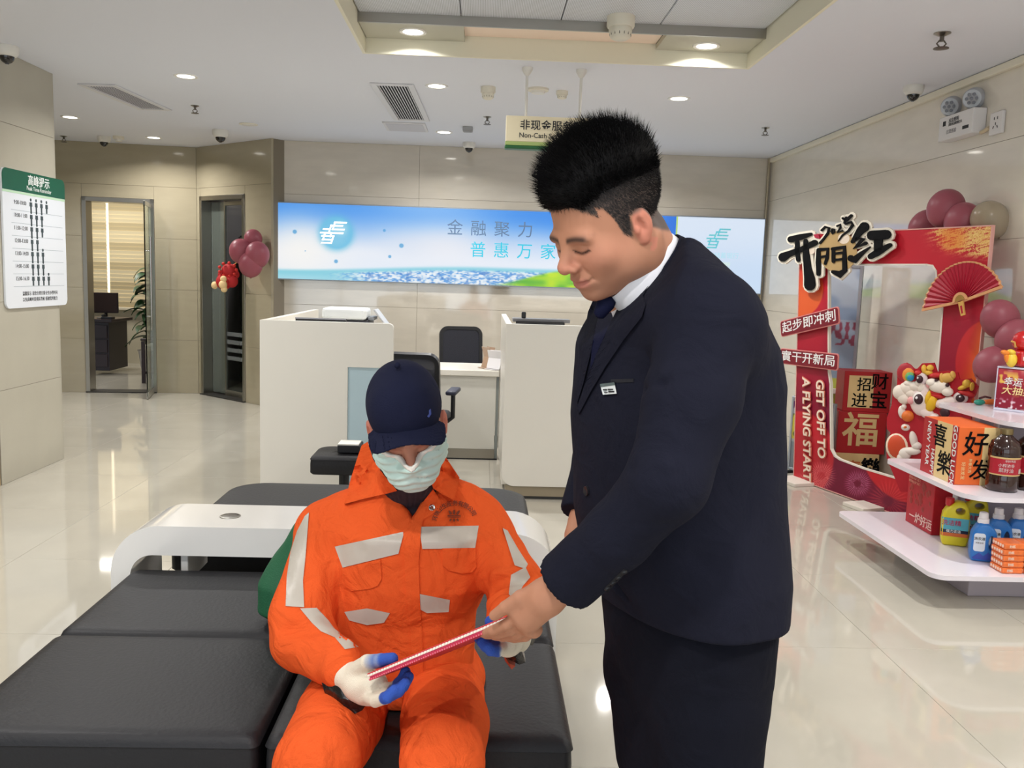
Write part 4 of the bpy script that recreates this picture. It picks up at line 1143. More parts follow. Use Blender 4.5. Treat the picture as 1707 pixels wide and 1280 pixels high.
for (x, y, Y, r, lab) in ((401, 418, 9.25, .112, 'pink balloon on the left of the bunch by the far glass door'), (429, 424, 9.2, .12, 'pink balloon on the right of the bunch by the far glass door'),
                          (422, 398, 9.32, .09, 'pink balloon on top of the bunch by the far glass door'), (418, 440, 9.2, .118, 'pink balloon at the bottom of the bunch by the far glass door')):
    balloon(at(x, y, Y-.02), r*1.02, lab, g)
# hanging ornament beside the balloons
t = thing('hanging_ornament', 'red and gold plush ornament hanging on the far glass door handle', 'ornament', at(382, 462, 9.56))
PR = mat('plush_red', (176, 30, 34), .7); PC = mat('plush_cream', (236, 204, 150), .7)
mb = MB()
for (x, y, z, r) in ((0, 0, .06, .085), (-.05, -.02, -.05, .085), (.03, -.02, -.04, .07), (-.07, 0, .02, .05), (.06, 0, .03, .05)): mb.sph((x, y, z), (r, r*.7, r), 16, 10)
mb.build('body', PR, t, smooth=180)
mb = MB()
for (x, y, z, r) in ((-.035, -.085, -.02, .035), (-.04, -.09, -.08, .045), (-.03, -.085, -.125, .035)): mb.sph((x, y, z), (r, r*.6, r), 14, 8)
mb.build('belly', PC, t, smooth=180)
MB().sph((-.145, -.03, -.09), (.035, .025, .04), 14, 8).build('paw', PC, t, smooth=180)
mb = MB()
for k in range(9):
    a = k*.7; mb.sph((.09*math.cos(a), -.05, .08+.07*math.sin(a)), .018, 8, 6)
mb.build('red_trim', mat('plush_bright', (206, 48, 40), .6), t, smooth=180)
hd_ = Vector((-2.565, 9.722, 1.72))-t.location
MB().tube([(0, 0, .10), (hd_.x*.5, hd_.y*.4, .16), (hd_.x, hd_.y-.012, hd_.z)], .005, 6).build('cord', GOLD, t)
MB().lathe([(.013, -.006), (.017, 0), (.013, .006)], 12, c=tuple(hd_), cap=False).build('cord_loop', GOLD, t)

# ------------------------------------------------------------------ boxes stacked behind the frame
BXR = mat('box_red', (184, 32, 38), .45); BXC = mat('box_cream', (236, 206, 146), .5); BXD = mat('box_dark_red', (128, 26, 36), .5)
def stack_box(name, label, loc, rz, W, Hh, D, front, m=BXR):
    t = thing(name, label, 'gift box', loc, rz, 'gift boxes stacked behind the frame')
    MB().box2((0, 0, 0), (W, D, Hh), .004).build('carton', m, t)
    front(t, W, Hh)
    return t
RZ = math.radians(-8)
def f3(t, W, Hh):
    MB().box2((.0, -.0022, .02), (W*.68, -.0006, Hh-.02)).build('cream_print', BXC, t)
    text_on('福', .12, mat('print_red', (176, 40, 36), .5), t, (W*.18, Hh*.5), 0, -.0032, bold=.02)
    text_on('喜', .12, mat('print_orange', (206, 110, 60), .5), t, (W*.48, Hh*.5), 0, -.0032, bold=.02)
    text_on('樂', .14, INK, t, (W*.83, Hh*.55), 0, -.0032, bold=.03)
def f2(t, W, Hh):
    text_on('福', .265, BXC, t, (W*.48, Hh*.52), 0, -.002, bold=.016)
def f1(t, W, Hh):
    MB().box2((W*.10, -.0022, .03), (W*.62, -.0006, Hh-.03)).build('cream_print', BXC, t)
    for ch, u, v, s in (('招', .42, .66, .105), ('财', .74, .74, .125), ('进', .34, .26, .115), ('宝', .74, .28, .135)):
        text_on(ch, s, INK, t, (W*u, Hh*v), 0, -.0034, bold=.010)
stack_box('gift_box', 'cream and red gift box at the bottom of the stack behind the frame', (2.60, 6.35, .0), RZ, .355, .236, .22, f3, BXC)
stack_box('gift_box', 'red gift box with a big cream good-luck character, in the middle of the stack', (2.645, 6.35, .2365), RZ, .345, .31, .22, f2)
stack_box('gift_box', 'red gift box with black brush characters on cream, topmost of the stack', (2.668, 6.35, .547), RZ, .34, .297, .22, f1)
# banner stands behind
t = thing('banner_stand', 'tall grey-framed banner stand seen through the frame opening', 'banner', (2.62, 6.95, 0), rz=math.radians(-35))
ALU = mat('alu_frame', (176, 184, 192), .35, metal=.3)
def ban(u, v):
    c = mixc((150, 170, 190), (206, 222, 238), sstep(.9, 1.6, v))
    c = mixc(c, (120, 150, 190), sstep(.45, .7, vnoise(u*9, v*9, 3))*(v > 1.2)*.5)
    c = mixc(c, (150, 80, 100), ((v > 1.0) & (v < 1.18)).astype(float)*sstep(.4, .55, vnoise(u*40, v*30, 5)))
    c = mixc(c, (196, 206, 96), ((v > .42) & (v < .74) & (u < .26)).astype(float))
    c = mixc(c, (60, 70, 60), ((v > .40) & (v < .43)).astype(float))
    return c
MB().box2((0, 0, .30), (.36, .02, 1.62)).build('back_board', ALU, t)
paint('printed_sheet', .31, 1.27, 60, 160, lambda u, v: ban(u, v+.33), PRINT, t, (.025, -.002, .33))
for (lo, hi) in (((0, -.012, .30), (.022, .024, 1.62)), ((.338, -.012, .30), (.36, .024, 1.62)), ((.022, -.012, 1.60), (.338, .024, 1.62)), ((.022, -.012, .30), (.338, .024, .32))):
    MB().box2(lo, hi, .003, 1).build('frame_bar', ALU, t)
MB().box2((-.02, -.02, .0), (.38, .06, .299), .004).build('base', mat('stand_dark_red', (104, 22, 42), .45), t)
MB().box2((-.03, -.05, .62), (.39, -.014, .66), .004).build('shelf_lip', EDGEW, t)
t = thing('poster_stand', 'low grey-framed poster stand leaning at the left of the red frame', 'poster', (2.44, 6.75, .0), rz=math.radians(-68))
def pos(u, v):
    c = mixc((150, 156, 164), (190, 196, 204), v/.55)
    c = mixc(c, (206, 196, 80), ((v > .22) & (v < .42)).astype(float))
    c = mixc(c, (110, 120, 70), ((v > .22) & (v < .42)).astype(float)*sstep(.55, .62, vnoise(u*30, v*30, 2)))
    c = mixc(c, (110, 60, 110), ((v > .46) & (v < .53)).astype(float)*sstep(.4, .5, vnoise(u*50, v*40, 1)))
    c = mixc(c, (120, 132, 140), (v < .2).astype(float)*.8)
    return c
MB().box2((0, 0, .02), (.45, .018, .60)).build('back_board', ALU, t)
paint('printed_sheet', .41, .53, 60, 70, pos, PRINT, t, (.02, -.002, .045))
for (lo, hi) in (((0, -.01, .02), (.02, .022, .60)), ((.43, -.01, .02), (.45, .022, .60)), ((.02, -.01, .58), (.43, .022, .60)), ((.02, -.01, .02), (.43, .022, .04))):
    MB().box2(lo, hi, .003, 1).build('frame_bar', ALU, t)
for x in (.03, .40): MB().box2((x, -.06, 0), (x+.03, .12, .02)).build('foot', BLACKPL, t)

# ------------------------------------------------------------------ lion dance cut-out standing in front of the frame
L0, L1 = Vector((2.39, 5.40, 0)), Vector((2.86, 4.86, 0))
lw = (L1-L0).length
ln = thing('lion_cutout', 'colourful lion dance cut-out board standing before the right side of the frame', 'cut-out', L0, rz=math.atan2(L1.y-L0.y, L1.x-L0.x))
# drawing frame: pixels of a 1341 x 1280 drawing -> board
def LB(x, y):
    px, py = 1460+x/6.095, 590+y/6.095
    d = AX*((px-853.5)/FPX)+DN*((py-640)/FPX)+_f
    n_ = Vector((-(L1-L0).y, (L1-L0).x, 0)).normalized()
    k = (L0-Vector((0, 0, CAM_H))).dot(n_)/d.dot(n_)
    P_ = Vector((0, 0, CAM_H))+d*k
    return ((P_-L0).dot((L1-L0).normalized()), P_.z)
sil = [(220, 170), (310, 88), (390, 150), (420, 150), (470, 95), (590, 90), (620, 180), (720, 170), (830, 185), (850, 260), (960, 250), (1040, 330), (1010, 420), (960, 470), (960, 640), (980, 1000), (940, 1400), (250, 1400), (110, 1060), (105, 900), (150, 800), (110, 760), (110, 650), (160, 520), (170, 400), (215, 310)]
MB().prism([LB(*p) for p in sil], .0, .016, 'XZ').build('backing_board', mat('lion_red', (182, 28, 44), .5), ln)
MB().box2((.08, -.10, 0), (.5, .14, .02), .004).build('foot_plate', EDGEW, ln)
def blob(nm, col, items, th=.02, y0=0, rough=.5):
    """raised, rounded pieces of the print: (x, y, rx, ry, turn)"""
    for it in items:
        mb = MB()
        x, y, rx, ry = it[:4]; a = it[4] if len(it) > 4 else 0
        u, v = LB(x, y); ux = Vector(LB(x+10, y))-Vector(LB(x-10, y)); vy = Vector(LB(x, y-10))-Vector(LB(x, y+10))
        mb.sph((u, y0, v), (rx*ux.length/20, th, ry*vy.length/20), 18, 10, rot=(0, -a, 0))
        mb.build(nm, mat('lion_'+nm+'%d_%d_%d' % col, col, rough), ln, smooth=180)

IV = (238, 226, 212)
blob('shell_ear', (176, 40, 52), [(305, 190, 92, 100, 0)], .02, 0)
blob('shell_ear_orange', (236, 150, 60), [(330, 205, 66, 76, 0)], .022, -.004)
blob('shell_ear_green', (120, 186, 110), [(348, 222, 50, 56, 0)], .022, -.008)
blob('shell_ear_blue', (40, 150, 190), [(362, 236, 36, 38, 0)], .022, -.012)
blob('fur', IV, [(250, 390, 78, 78), (320, 350, 80, 70), (290, 450, 70, 60), (400, 330, 70, 52), (450, 300, 50, 44), (480, 350, 60, 60), (360, 400, 60, 50), (330, 300, 44, 36)], .032, 0)
blob('face', (244, 226, 220), [(450, 490, 100, 140, .3), (500, 400, 50, 110, -.2), (520, 600, 90, 52, -.35), (600, 640, 60, 40, -.2), (690, 500, 90, 52, .3), (760, 480, 110, 50, .1)], .026, -.006)
blob('cheek', (240, 170, 170), [(372, 470, 36, 40), (560, 310, 34, 36)], .02, -.02)
blob('nose_stripe', (238, 190, 40), [(575, 500, 52, 92, -.25), (545, 440, 30, 80, -.2)], .026, -.012)
blob('eye_white', (246, 240, 236), [(455, 452, 66, 72)], .02, -.022)
blob('eye_ball', (60, 32, 40), [(460, 455, 46, 54), (470, 255, 34, 40), (880, 445, 46, 40), (725, 590, 52, 48), (640, 262, 17, 15), (752, 312, 19, 20)], .018, -.034)
blob('eye_glint', (250, 250, 250), [(450, 440, 14, 15), (462, 240, 9, 10), (888, 428, 10, 9)], .010, -.048)
blob('eye_rim', (230, 214, 214), [(480, 250, 56, 62), (872, 442, 76, 58)], .018, -.014)
blob('muzzle', (244, 234, 220), [(590, 290, 66, 44), (660, 330, 110, 66), (740, 380, 60, 46)], .030, -.020)
blob('mouth', (196, 36, 40), [(640, 425, 80, 26, -.1), (620, 390, 70, 30)], .02, -.012)
blob('gold_horn', (232, 186, 70), [(500, 155, 26, 48, .2), (560, 140, 34, 32, 0), (545, 190, 40, 26, 0), (930, 300, 46, 42, .5), (890, 340, 52, 24, .4), (985, 330, 20, 46, 0)], .022, -.010)
blob('crown', (214, 168, 84), [(740, 240, 74, 50, .25), (690, 250, 24, 60, .2), (800, 210, 26, 40, .3)], .02, -.024)
blob('red_curl', (206, 48, 50), [(620, 215, 60, 28, .1), (930, 400, 90, 26, -.1), (440, 190, 36, 24), (590, 60+160, 40, 18)], .018, -.016)
blob('orange_ball', (226, 116, 44), [(330, 630, 62, 58), (315, 740, 18, 14)], .03, -.008)
blob('white_tuft', (234, 224, 214), [(268, 590, 36, 66, .2), (290, 535, 26, 30), (305, 745, 44, 36)], .022, -.004)
blob('drum_rim', (236, 220, 196), [(215, 945, 116, 140, .15)], .02, 0)
blob('drum', (206, 76, 40), [(218, 940, 98, 122, .15)], .024, -.004)
blob('white_fur_low', (236, 228, 218), [(390, 870, 38, 90, .3), (420, 930, 50, 40), (300, 1010, 66, 66), (370, 985, 90, 40, .1), (260, 1060, 40, 60)], .026, -.008)

# ------------------------------------------------------------------ stepped white gondola
SHW = mat('shelf_white', (232, 226, 234), .22, coat=.3)
gd = thing('display_shelf', 'white three-tier display shelf with rounded corners at the right', 'shelf', (2.085, 3.81, 0))
def shelf(nm, x0, y0, x1, y1, z, r):
    o = rrect(x1-x0, y1-y0, (r, .02, .02, .05), 10, (x0+x1)/2-2.085, (y0+y1)/2-3.81)
    MB().prism(o, z-.022, z, 'XY').build(nm, SHW, gd, smooth=35)
shelf('shelf', 2.085, 3.81, 2.97, 4.93, .165, .07)
shelf('shelf', 2.26, 3.88, 2.97, 4.76, .515, .13)
shelf('shelf', 2.49, 3.97, 2.97, 4.70, .845, .15)
MB().box2((.28, .20, 0), (.86, .95, .142), .004).build('plinth', mat('plinth_lilac', (186, 178, 188), .5), gd)
MB().box2((.44, .62, .166), (.87, .66, .49)).build('back_panel', mat('panel_lilac', (176, 168, 180), .5), gd)
MB().box2((.50, .62, .516), (.87, .66, .82)).build('back_panel', mat('panel_lilac'), gd)
for (x, y, z0, z1) in ((.40, .60, .166, .492), (.52, .50, .516, .822)):
    MB().cyl((x, y, z0), (x, y, z1), .013, n=12).build('post', mat('post_white', (220, 218, 222), .3), gd, smooth=50)

# gift box on the middle shelf
t = thing('gift_box', 'large gift box with black brush characters on the middle shelf', 'gift box', (2.315, 4.13, .5155))
GW_, GD_, GH_ = .20, .335, .285
OR = mat('box_orange', (226, 104, 44), .5)
MB().box2((0, 0, 0), (GW_, GD_, GH_), .003, 1).build('carton', OR, t)
MB().box2((GW_*.62, -.0012, 0), (GW_+.0012, -.0001, GH_)).build('cream_panel', BXC, t)
MB().box2((-.0012, 0, 0), (-.0001, .055, GH_)).build('red_strip', BXR, t)
MB().box2((-.0012, .055, 0), (-.0001, .20, GH_)).build('cream_panel', BXC, t)
MB().box2((-.0012, .20, 0), (-.0001, GD_, GH_)).build('red_panel', BXR, t)
text_on('好', .125, INK, t, (.085, .195), 0, -.002, bold=.012, shear=.1)
text_on('发', .105, INK, t, (.118, .07), 0, -.002, bold=.010, shear=.1)
text_on('新春大吉', .018, BXC, t, (.068, .095), -PI/2, -.002)
text_on('好运发发', .022, BXC, t, (.035, .07), -PI/2, -.002)
def left_text(body, size, m, yc, zc, **k):          # lettering on the left face, reading downwards
    me = text_mesh(body, size, **k)
    me.transform(Matrix(((0, 0, -1, -.0022), (0, -1, 0, yc), (-1, 0, 0, zc), (0, 0, 0, 1))))
    return link('lettering', me, m, t)
def left_char(body, size, m, yc, zc, **k):
    me = text_mesh(body, size, **k)
    me.transform(Matrix(((0, 0, -1, -.0022), (-1, 0, 0, yc), (0, 1, 0, zc), (0, 0, 0, 1))))
    return link('lettering', me, m, t)
for body, sz, m_, yc, zc in (('GOOD LUCK', .050, PWH, .028, .14), ('HAPPY', .044, PWH, .222, .07), ('NEW YEAR', .046, PWH, .275, .155)):
    me = text_mesh(body, sz, bold=.012)
    me.transform(Matrix(((0, 0, -1, -.0022), (0, -1, 0, yc), (-1, 0, 0, zc), (0, 0, 0, 1))))
    link('lettering', me, m_, t)
left_char('喜', .12, INK, .165, .205, bold=.012, sx=1.1)
left_char('樂', .125, INK, .105, .075, bold=.012, sx=1.1)
# jugs of dark oil
def jug(loc, label):
    t = thing('oil_jug', label, 'bottle', loc)
    MB().lathe([(.060, 0), (.069, .006), (.071, .02), (.071, .075), (.068, .085), (.068, .155), (.071, .165), (.071, .20), (.060, .235), (.035, .258), (.026, .266), (.026, .28)], 32).build('bottle', mat('dark_oil', (44, 22, 18), .12, coat=.6, noise=.3, nscale=30), t, smooth=50)
    MB().lathe([(.0265, .268), (.029, .270), (.029, .292), (.027, .296)], 24).build('cap', mat('cap_brass', (120, 104, 70), .3, metal=.5), t, smooth=40)
    lab = MB(); n = 30
    for k in range(n):
        a, b_ = math.radians(180+6)+PI*.95*k/n, math.radians(180+6)+PI*.95*(k+1)/n
        r = .0718
        lab.quad((r*math.cos(a), r*math.sin(a), .083), (r*math.cos(b_), r*math.sin(b_), .083), (r*math.cos(b_), r*math.sin(b_), .163), (r*math.cos(a), r*math.sin(a), .163))
    lab.build('label', mat('label_red', (172, 34, 50), .35), t, smooth=180)
    gl = MB()
    for z0, z1 in ((.080, .086), (.160, .168)):
        for k in range(n):
            a, b_ = math.radians(186)+PI*.95*k/n, math.radians(186)+PI*.95*(k+1)/n
            r = .0724
            gl.quad((r*math.cos(a), r*math.sin(a), z0), (r*math.cos(b_), r*math.sin(b_), z0), (r*math.cos(b_), r*math.sin(b_), z1), (r*math.cos(a), r*math.sin(a), z1))
    gl.build('label_edge', mat('label_gold', (206, 176, 120), .35), t, smooth=180)
    def wrap(body, sz, m_, a0_, z, **k):
        me = text_mesh(body, sz, **k)
        for v in me.vertices:
            a = a0_+v.co.x/.0728; zz = z+v.co.y; v.co = Vector((.0728*math.cos(a), .0728*math.sin(a), zz))
        link('lettering', me, m_, t)
    wrap('小榨浓香', .018, PWH, math.radians(250), .128, bold=.006); wrap('菜籽油', .022, PWH, math.radians(250), .105, bold=.006)
    wrap('非转基因', .012, PWH, math.radians(262), .15, bold=.01)
    MB().box((.0728*math.cos(math.radians(308)), .0728*math.sin(math.radians(308)), .102), (.001, .022, .022), rot=(0, 0, math.radians(308))).build('barcode', mat('barcode', (206, 190, 180), .5), t)
    return t
jug((2.50, 4.05, .5155), 'round jug of dark oil with a red label on the middle shelf')
jug((2.652, 4.08, .5155), 'second jug of dark oil, cut off by the right edge of the picture')
# lower shelf
t = thing('gift_box', 'plain red gift box with fine gold print on the bottom shelf', 'gift box', (2.40, 4.46, .1655), rz=math.radians(100))
MB().box2((0, -.16, 0), (.285, 0, .30), .003, 1).build('carton', mat('box_red2', (176, 24, 40), .42, noise=.12, nscale=18), t)
t.rotation_euler = (0, 0, 0); 
for c in list(t.children): bpy.data.objects.remove(c)
MB().box2((0, 0, 0), (.17, .285, .30), .003, 1).build('carton', mat('box_red2'), t)
GP = mat('gold_faint', (224, 150, 130), .5)
me = text_mesh('一炉好运', .062, bold=.01); me.transform(Matrix(((0, 0, -1, -.0015), (-1, 0, 0, .12), (0, 1, 0, .045), (0, 0, 0, 1)))); link('lettering', me, mat('print_pale', (240, 206, 196), .5), t)
for k in range(3):
    me = text_mesh('恭贺新春福气临门', .016); me.transform(Matrix(((0, 0, -1, -.0015), (-1, 0, 0, .215), (0, 1, 0, .275-.02*k), (0, 0, 0, 1)))); link('lettering', me, GP, t)
mb = MB()
rnd = random.Random(2)
for k in range(26):                                      # embossed blossoms
    y, z, r = rnd.uniform(.03, .26), rnd.uniform(.09, .24), rnd.uniform(.008, .02)
    mb.sph((0, y, z), (.0016, r, r), 10, 6)
mb.build('embossed_blossoms', mat('blossom_red', (150, 40, 36), .45), t, smooth=180)['kind'] = 'stuff'
text_on('福', .035, GP, t, (.08, .26), 0, -.0015)

def jug_shape(parent, W, D, Hh, m, prof, handle):
    """moulded bottle with a real grip hole: an outline with a hole swept to a rounded thickness"""
    out, hole = prof, handle
    mb = MB()
    def ring(P, y, s, cx, cz):
        return [mb.bm.verts.new((cx+(x-cx)*s, y, cz+(z-cz)*s)) for x, z in P]
    cx, cz = 0, Hh*.45
    ys = [(-D/2, .86), (-D/2*.93, .94), (-D/2*.7, 1.0), (D/2*.7, 1.0), (D/2*.93, .94), (D/2, .86)]
    hx = sum(p[0] for p in hole)/len(hole); hz = sum(p[1] for p in hole)/len(hole)
    R = [ring(out, y, s, cx, cz) for y, s in ys]
    Q_ = [ring(hole, y, 1/s**.8 if s < 1 else 1, hx, hz) for y, s in ys]
    for L in (R, Q_):
        n = len(L[0])
        for a, b_ in zip(L, L[1:]):
            for i in range(n): mb.bm.faces.new((a[i], a[(i+1) % n], b_[(i+1) % n], b_[i]))
    for k in (0, -1):
        es = []
        for L in (R[k], Q_[k]):
            for i in range(len(L)):
                e = mb.bm.edges.get((L[i], L[(i+1) % len(L)])); es.append(e)
        bmesh.ops.triangle_fill(mb.bm, use_beauty=True, use_dissolve=False, edges=es)
    return mb.build('bottle', m, parent, smooth=40)
def ell_out(cx, cz, rx, rz, n=14): return [(cx+rx*math.cos(2*PI*k/n), cz+rz*math.sin(2*PI*k/n)) for k in range(n)]
def yellow(loc, label, rz):
    t = thing('detergent_bottle', label, 'bottle', loc, rz)
    prof = [(-.055, .004), (-.045, 0), (.045, 0), (.055, .004), (.062, .03), (.064, .13), (.060, .165), (.054, .20), (.036, .222), (.005, .226), (-.012, .218), (-.028, .205), (-.046, .19), (-.060, .165), (-.064, .13), (-.062, .03)]
    jug_shape(t, .13, .085, .225, mat('bottle_yellow', (226, 210, 44), .32), prof, ell_out(.016, .182, .022, .017))
    MB().lathe([(.019, .20), (.021, .204), (.021, .236), (.017, .240)], 18, c=(-.032, 0, 0)).build('cap', mat('cap_red', (190, 34, 40), .35), t, smooth=40)
    def band(nm, z0, z1, m, d=.0435):
        mb = MB()
        for s in (-1, 1):
            P_ = [(-.0655, -.026), (-.056, -.0425), (.056, -.0425), (.0655, -.026)]
            if s == 1:
                for a, b_ in zip(P_, P_[1:]): mb.quad((a[0], a[1]-.001, z0), (b_[0], b_[1]-.001, z0), (b_[0], b_[1]-.001, z1), (a[0], a[1]-.001, z1))
        mb.build(nm, m, t)
    band('label', .085, .145, mat('label_aqua', (96, 182, 196), .4)); band('label_navy_band', .068, .085, mat('label_navy', (30, 40, 64), .4)); band('label_orange_band', .05, .068, mat('label_orange', (220, 112, 52), .4))
    text_on('洗洁精', .03, mat('label_crimson', (196, 50, 90), .4), t, (-.022, .118), 0, -.0450, bold=.006)
    text_on('强力去油', .017, PWH, t, (-.01, .0765), 0, -.0450, bold=.01)
    return t
yellow((2.44, 4.31, .1655), 'yellow detergent bottle with a red cap, in front beside the red box', math.radians(-22))
yellow((2.60, 4.42, .1655), 'yellow detergent bottle with a red cap, half hidden behind the first one', math.radians(-22))
def blue(loc, label, rz):
    t = thing('laundry_bottle', label, 'bottle', loc, rz, 'blue laundry bottles on the bottom shelf')
    prof = [(-.050, .004), (-.042, 0), (.042, 0), (.052, .005), (.058, .03), (.058, .11), (.050, .148), (.036, .170), (.012, .186), (-.022, .186), (-.036, .172), (-.052, .14), (-.057, .08), (-.056, .03)]
    jug_shape(t, .115, .07, .19, mat('bottle_blue', (44, 118, 196), .3), prof, ell_out(.030, .095, .012, .034))
    MB().lathe([(.024, .183), (.026, .187), (.025, .205), (.021, .208), (.020, .232), (.017, .236)], 20, c=(-.006, 0, 0)).build('cap', mat('cap_white', (236, 234, 236), .3), t, smooth=35)
    MB().prism(rrect(.05, .088, .012, 5, -.022, .095), -.0358, -.0345, 'XZ').build('label', mat('label_white', (222, 232, 242), .35), t)
    text_on('洗衣液', .0165, BLACKTXT, t, (-.022, .112), 0, -.0364, bold=.01); text_on('深层洁净', .009, mat('print_grey'), t, (-.022, .092), 0, -.0364)
    mb = MB(); mb.prism([(-.05, .018), (-.02, .045), (.0, .03), (.02, .05), (.045, .02), (.03, .012), (-.04, .012)], -.0362, -.0348, 'XZ'); mb.build('label_wave', mat('label_violet', (60, 80, 176), .4), t)
    return t
blue((2.44, 4.055, .1655), 'blue laundry bottle with white label and grip hole, nearest of its row', math.radians(-18))
blue((2.565, 4.14, .1655), 'blue laundry bottle with white cap, second from the left of its row', math.radians(-18))
blue((2.67, 4.15, .1655), 'blue laundry bottle with white cap, third from the left of its row', math.radians(-18))
blue((2.775, 4.16, .1655), 'blue laundry bottle with white cap, last of its row at the picture edge', math.radians(-18))
# orange packs
OP = mat('pack_orange', (232, 116, 52), .3, coat=.4, noise=.15, nscale=40); OPW = mat('pack_white', (246, 216, 196), .4)
names_ = ['lowest', 'second from below', 'middle', 'fourth from below', 'topmost']
for cx, cn in ((0, 'left'), (1, 'right')):
    for k in range(5):
        t = thing('tissue_pack', 'orange wrapped pack, %s of the %s stack on the bottom shelf' % (names_[k], cn), 'pack', (2.425+.103*cx+rnd.uniform(-.002, .002), 3.855, .1655+.0285*k), 0, 'orange wrapped packs in two stacks')
        MB().box2((0, 0, 0), (.098, .105, .0275), .006, 2).build('pack', OP, t)
        mb = MB()
        for q in range(5):
            mb.prism(ell_out(0, 0, .007, .0075, 8), -.0008, .0002, 'YZ')
            bmesh.ops.translate(mb.bm, vec=(0, .016+.0185*q, .014), verts=mb.bm.verts[-16:])
        mb.build('printed_dots', OPW, t)
        text_on('抽纸', .014, OPW, t, (.035, .014), 0, -.0008, bold=.02)
# acrylic draw box and things on the top shelf
t = thing('acrylic_sign', 'clear acrylic prize-draw box with red print on the top shelf', 'sign', (2.675, 4.46, .8455), rz=math.radians(-50))
def acr(u, v):
    c = mixc((140, 26, 50), (196, 70, 80), sstep(.05, .24, v))
    c = mixc(c, (230, 196, 190), sstep(.10, .0, np.abs(u-.05-.3*(v-.16)))*sstep(.14, .22, v)*.0+sstep(.02, .004, np.abs(u-.055))*sstep(.16, .22, v)*.6+sstep(.02, .004, np.abs(u-.12))*sstep(.16, .22, v)*.6)
    c = mixc(c, (232, 190, 90), sstep(.6, .75, vnoise(u*60, v*60, 3))*sstep(.08, .03, np.abs(v-.13)))
    c = mixc(c, (240, 230, 236), sstep(.55, .8, vnoise(u*90, v*90, 5))*sstep(.07, .02, v))
    return c
MB().box2((0, .004, .012), (.20, .14, .218)).build('box', mat('acrylic_inner', (150, 40, 58), .3), t)
paint('printed_sheet', .196, .20, 60, 60, acr, PRINT, t, (.002, .001, .014))
for (lo, hi) in (((-.004, -.004, 0), (.204, .145, .012)), ((-.004, -.004, .2185), (.204, .145, .228)), ((-.004, -.004, .012), (.001, .004, .2185)), ((.199, -.004, .012), (.204, .004, .2185))):
    MB().box2(lo, hi, .002, 1).build('acrylic_edge', mat('acrylic_edge', (214, 214, 232), .1, coat=.5), t)
text_on('幸运', .045, PWH, t, (.075, .15), 0, -.0012, bold=.008, shear=.15); text_on('大抽奖', .05, mat('print_gold', (246, 224, 160), .4), t, (.10, .105), 0, -.0012, bold=.008, shear=.15)
t = thing('zodiac_ornament', 'red ornament with yellow and orange figure on top of the acrylic box', 'ornament', (2.735, 4.44, 1.0745))
mb = MB()
mb.box2((.0, -.06, 0), (.12, .06, .085), .02, 3); mb.build('base', mat('ornament_red', (196, 26, 30), .25, coat=.5), t, smooth=50)
mb = MB(); mb.sph((.05, 0, .13), (.06, .05, .055), 18, 12); mb.sph((.10, 0, .165), .04, 14, 10); mb.build('body', mat('ornament_red'), t, smooth=180)
mb = MB(); mb.sph((-.025, -.03, .035), (.028, .022, .037), 16, 10); mb.sph((-.03, -.03, .075), (.022, .02, .014), 14, 8, rot=(0, .3, 0)); mb.build('yellow_figure', mat('ornament_yellow', (240, 206, 70), .35), t, smooth=180)
mb = MB(); mb.sph((-.062, -.03, .072), (.024, .014, .013), 14, 8, rot=(0, .2, 0)); mb.sph((-.052, -.03, .045), (.012, .012, .03), 12, 8, rot=(0, -.3, 0)); mb.build('orange_trim', mat('ornament_orange', (240, 140, 50), .35), t, smooth=180)
MB().tube([(-.005, -.02, .10), (-.012, -.02, .125), (-.03, -.02, .13)], .005, 6).build('gold_curl', GOLD, t, smooth=60)
mb = MB()
for k in range(4): mb.box((.02+.03*k, -.061, .045), (.012, .004, .02), .002, 1)
mb.build('pale_marks', mat('ornament_pale', (250, 200, 190), .4), t)
t = thing('toy_carrot', 'orange and green toy lying on the top shelf beside the acrylic box', 'toy', (2.71, 4.62, .862), rz=.3)
MB().lathe([(.002, 0), (.012, .01), (.016, .05), (.014, .09), (.004, .10)], 14, M=Matrix.Rotation(PI/2, 4, 'Y')).build('orange_body', mat('toy_orange', (244, 132, 60), .4), t, smooth=60)
MB().sph((-.03, 0, 0), (.035, .02, .016), 14, 8).build('green_top', mat('toy_green', (40, 130, 110), .4), t, smooth=60)
MB().tube([(.0, .03, .016), (.06, .05, .022), (.10, .05, .014)], .006, 6).build('dark_stalk', mat('toy_dark', (70, 24, 36), .5), t)
# ================================================================== people: implicit shapes turned into single skins
F32 = np.float32
def V3(*a): return np.array(a, F32)
def npv(v): return np.array([v[0], v[1], v[2]], F32)
def smin(a, b, k):
    if k <= 0: return np.minimum(a, b)
    h = np.clip(.5+.5*(b-a)/k, 0, 1)
    return b*(1-h)+a*h-k*h*(1-h)
def smax(a, b, k): return -smin(-a, -b, k)
def ell(P, c, r, R=None):
    q = P-npv(c)
    if R is not None: q = q @ np.asarray(R, F32)          # columns of R are the local axes
    r = npv(r)
    k0 = np.sqrt(((q/r)**2).sum(1)); k1 = np.sqrt(((q/(r*r))**2).sum(1))+1e-9
    return k0*(k0-1)/k1
def cone(P, a, b, r1, r2, flat=None, fk=1):
    a, b = npv(a), npv(b); q = P-a; d = b-a
    if flat is not None:                                   # squeeze along the unit vector flat
        n = npv(flat); n = n/np.linalg.norm(n)
        q = q+np.outer(q @ n, n)*(1/fk-1); d = d+n*(d @ n)*(1/fk-1)
    t = np.clip((q @ d)/(d @ d), 0, 1)
    return np.sqrt(((q-np.outer(t, d))**2).sum(1))-(r1+(r2-r1)*t)
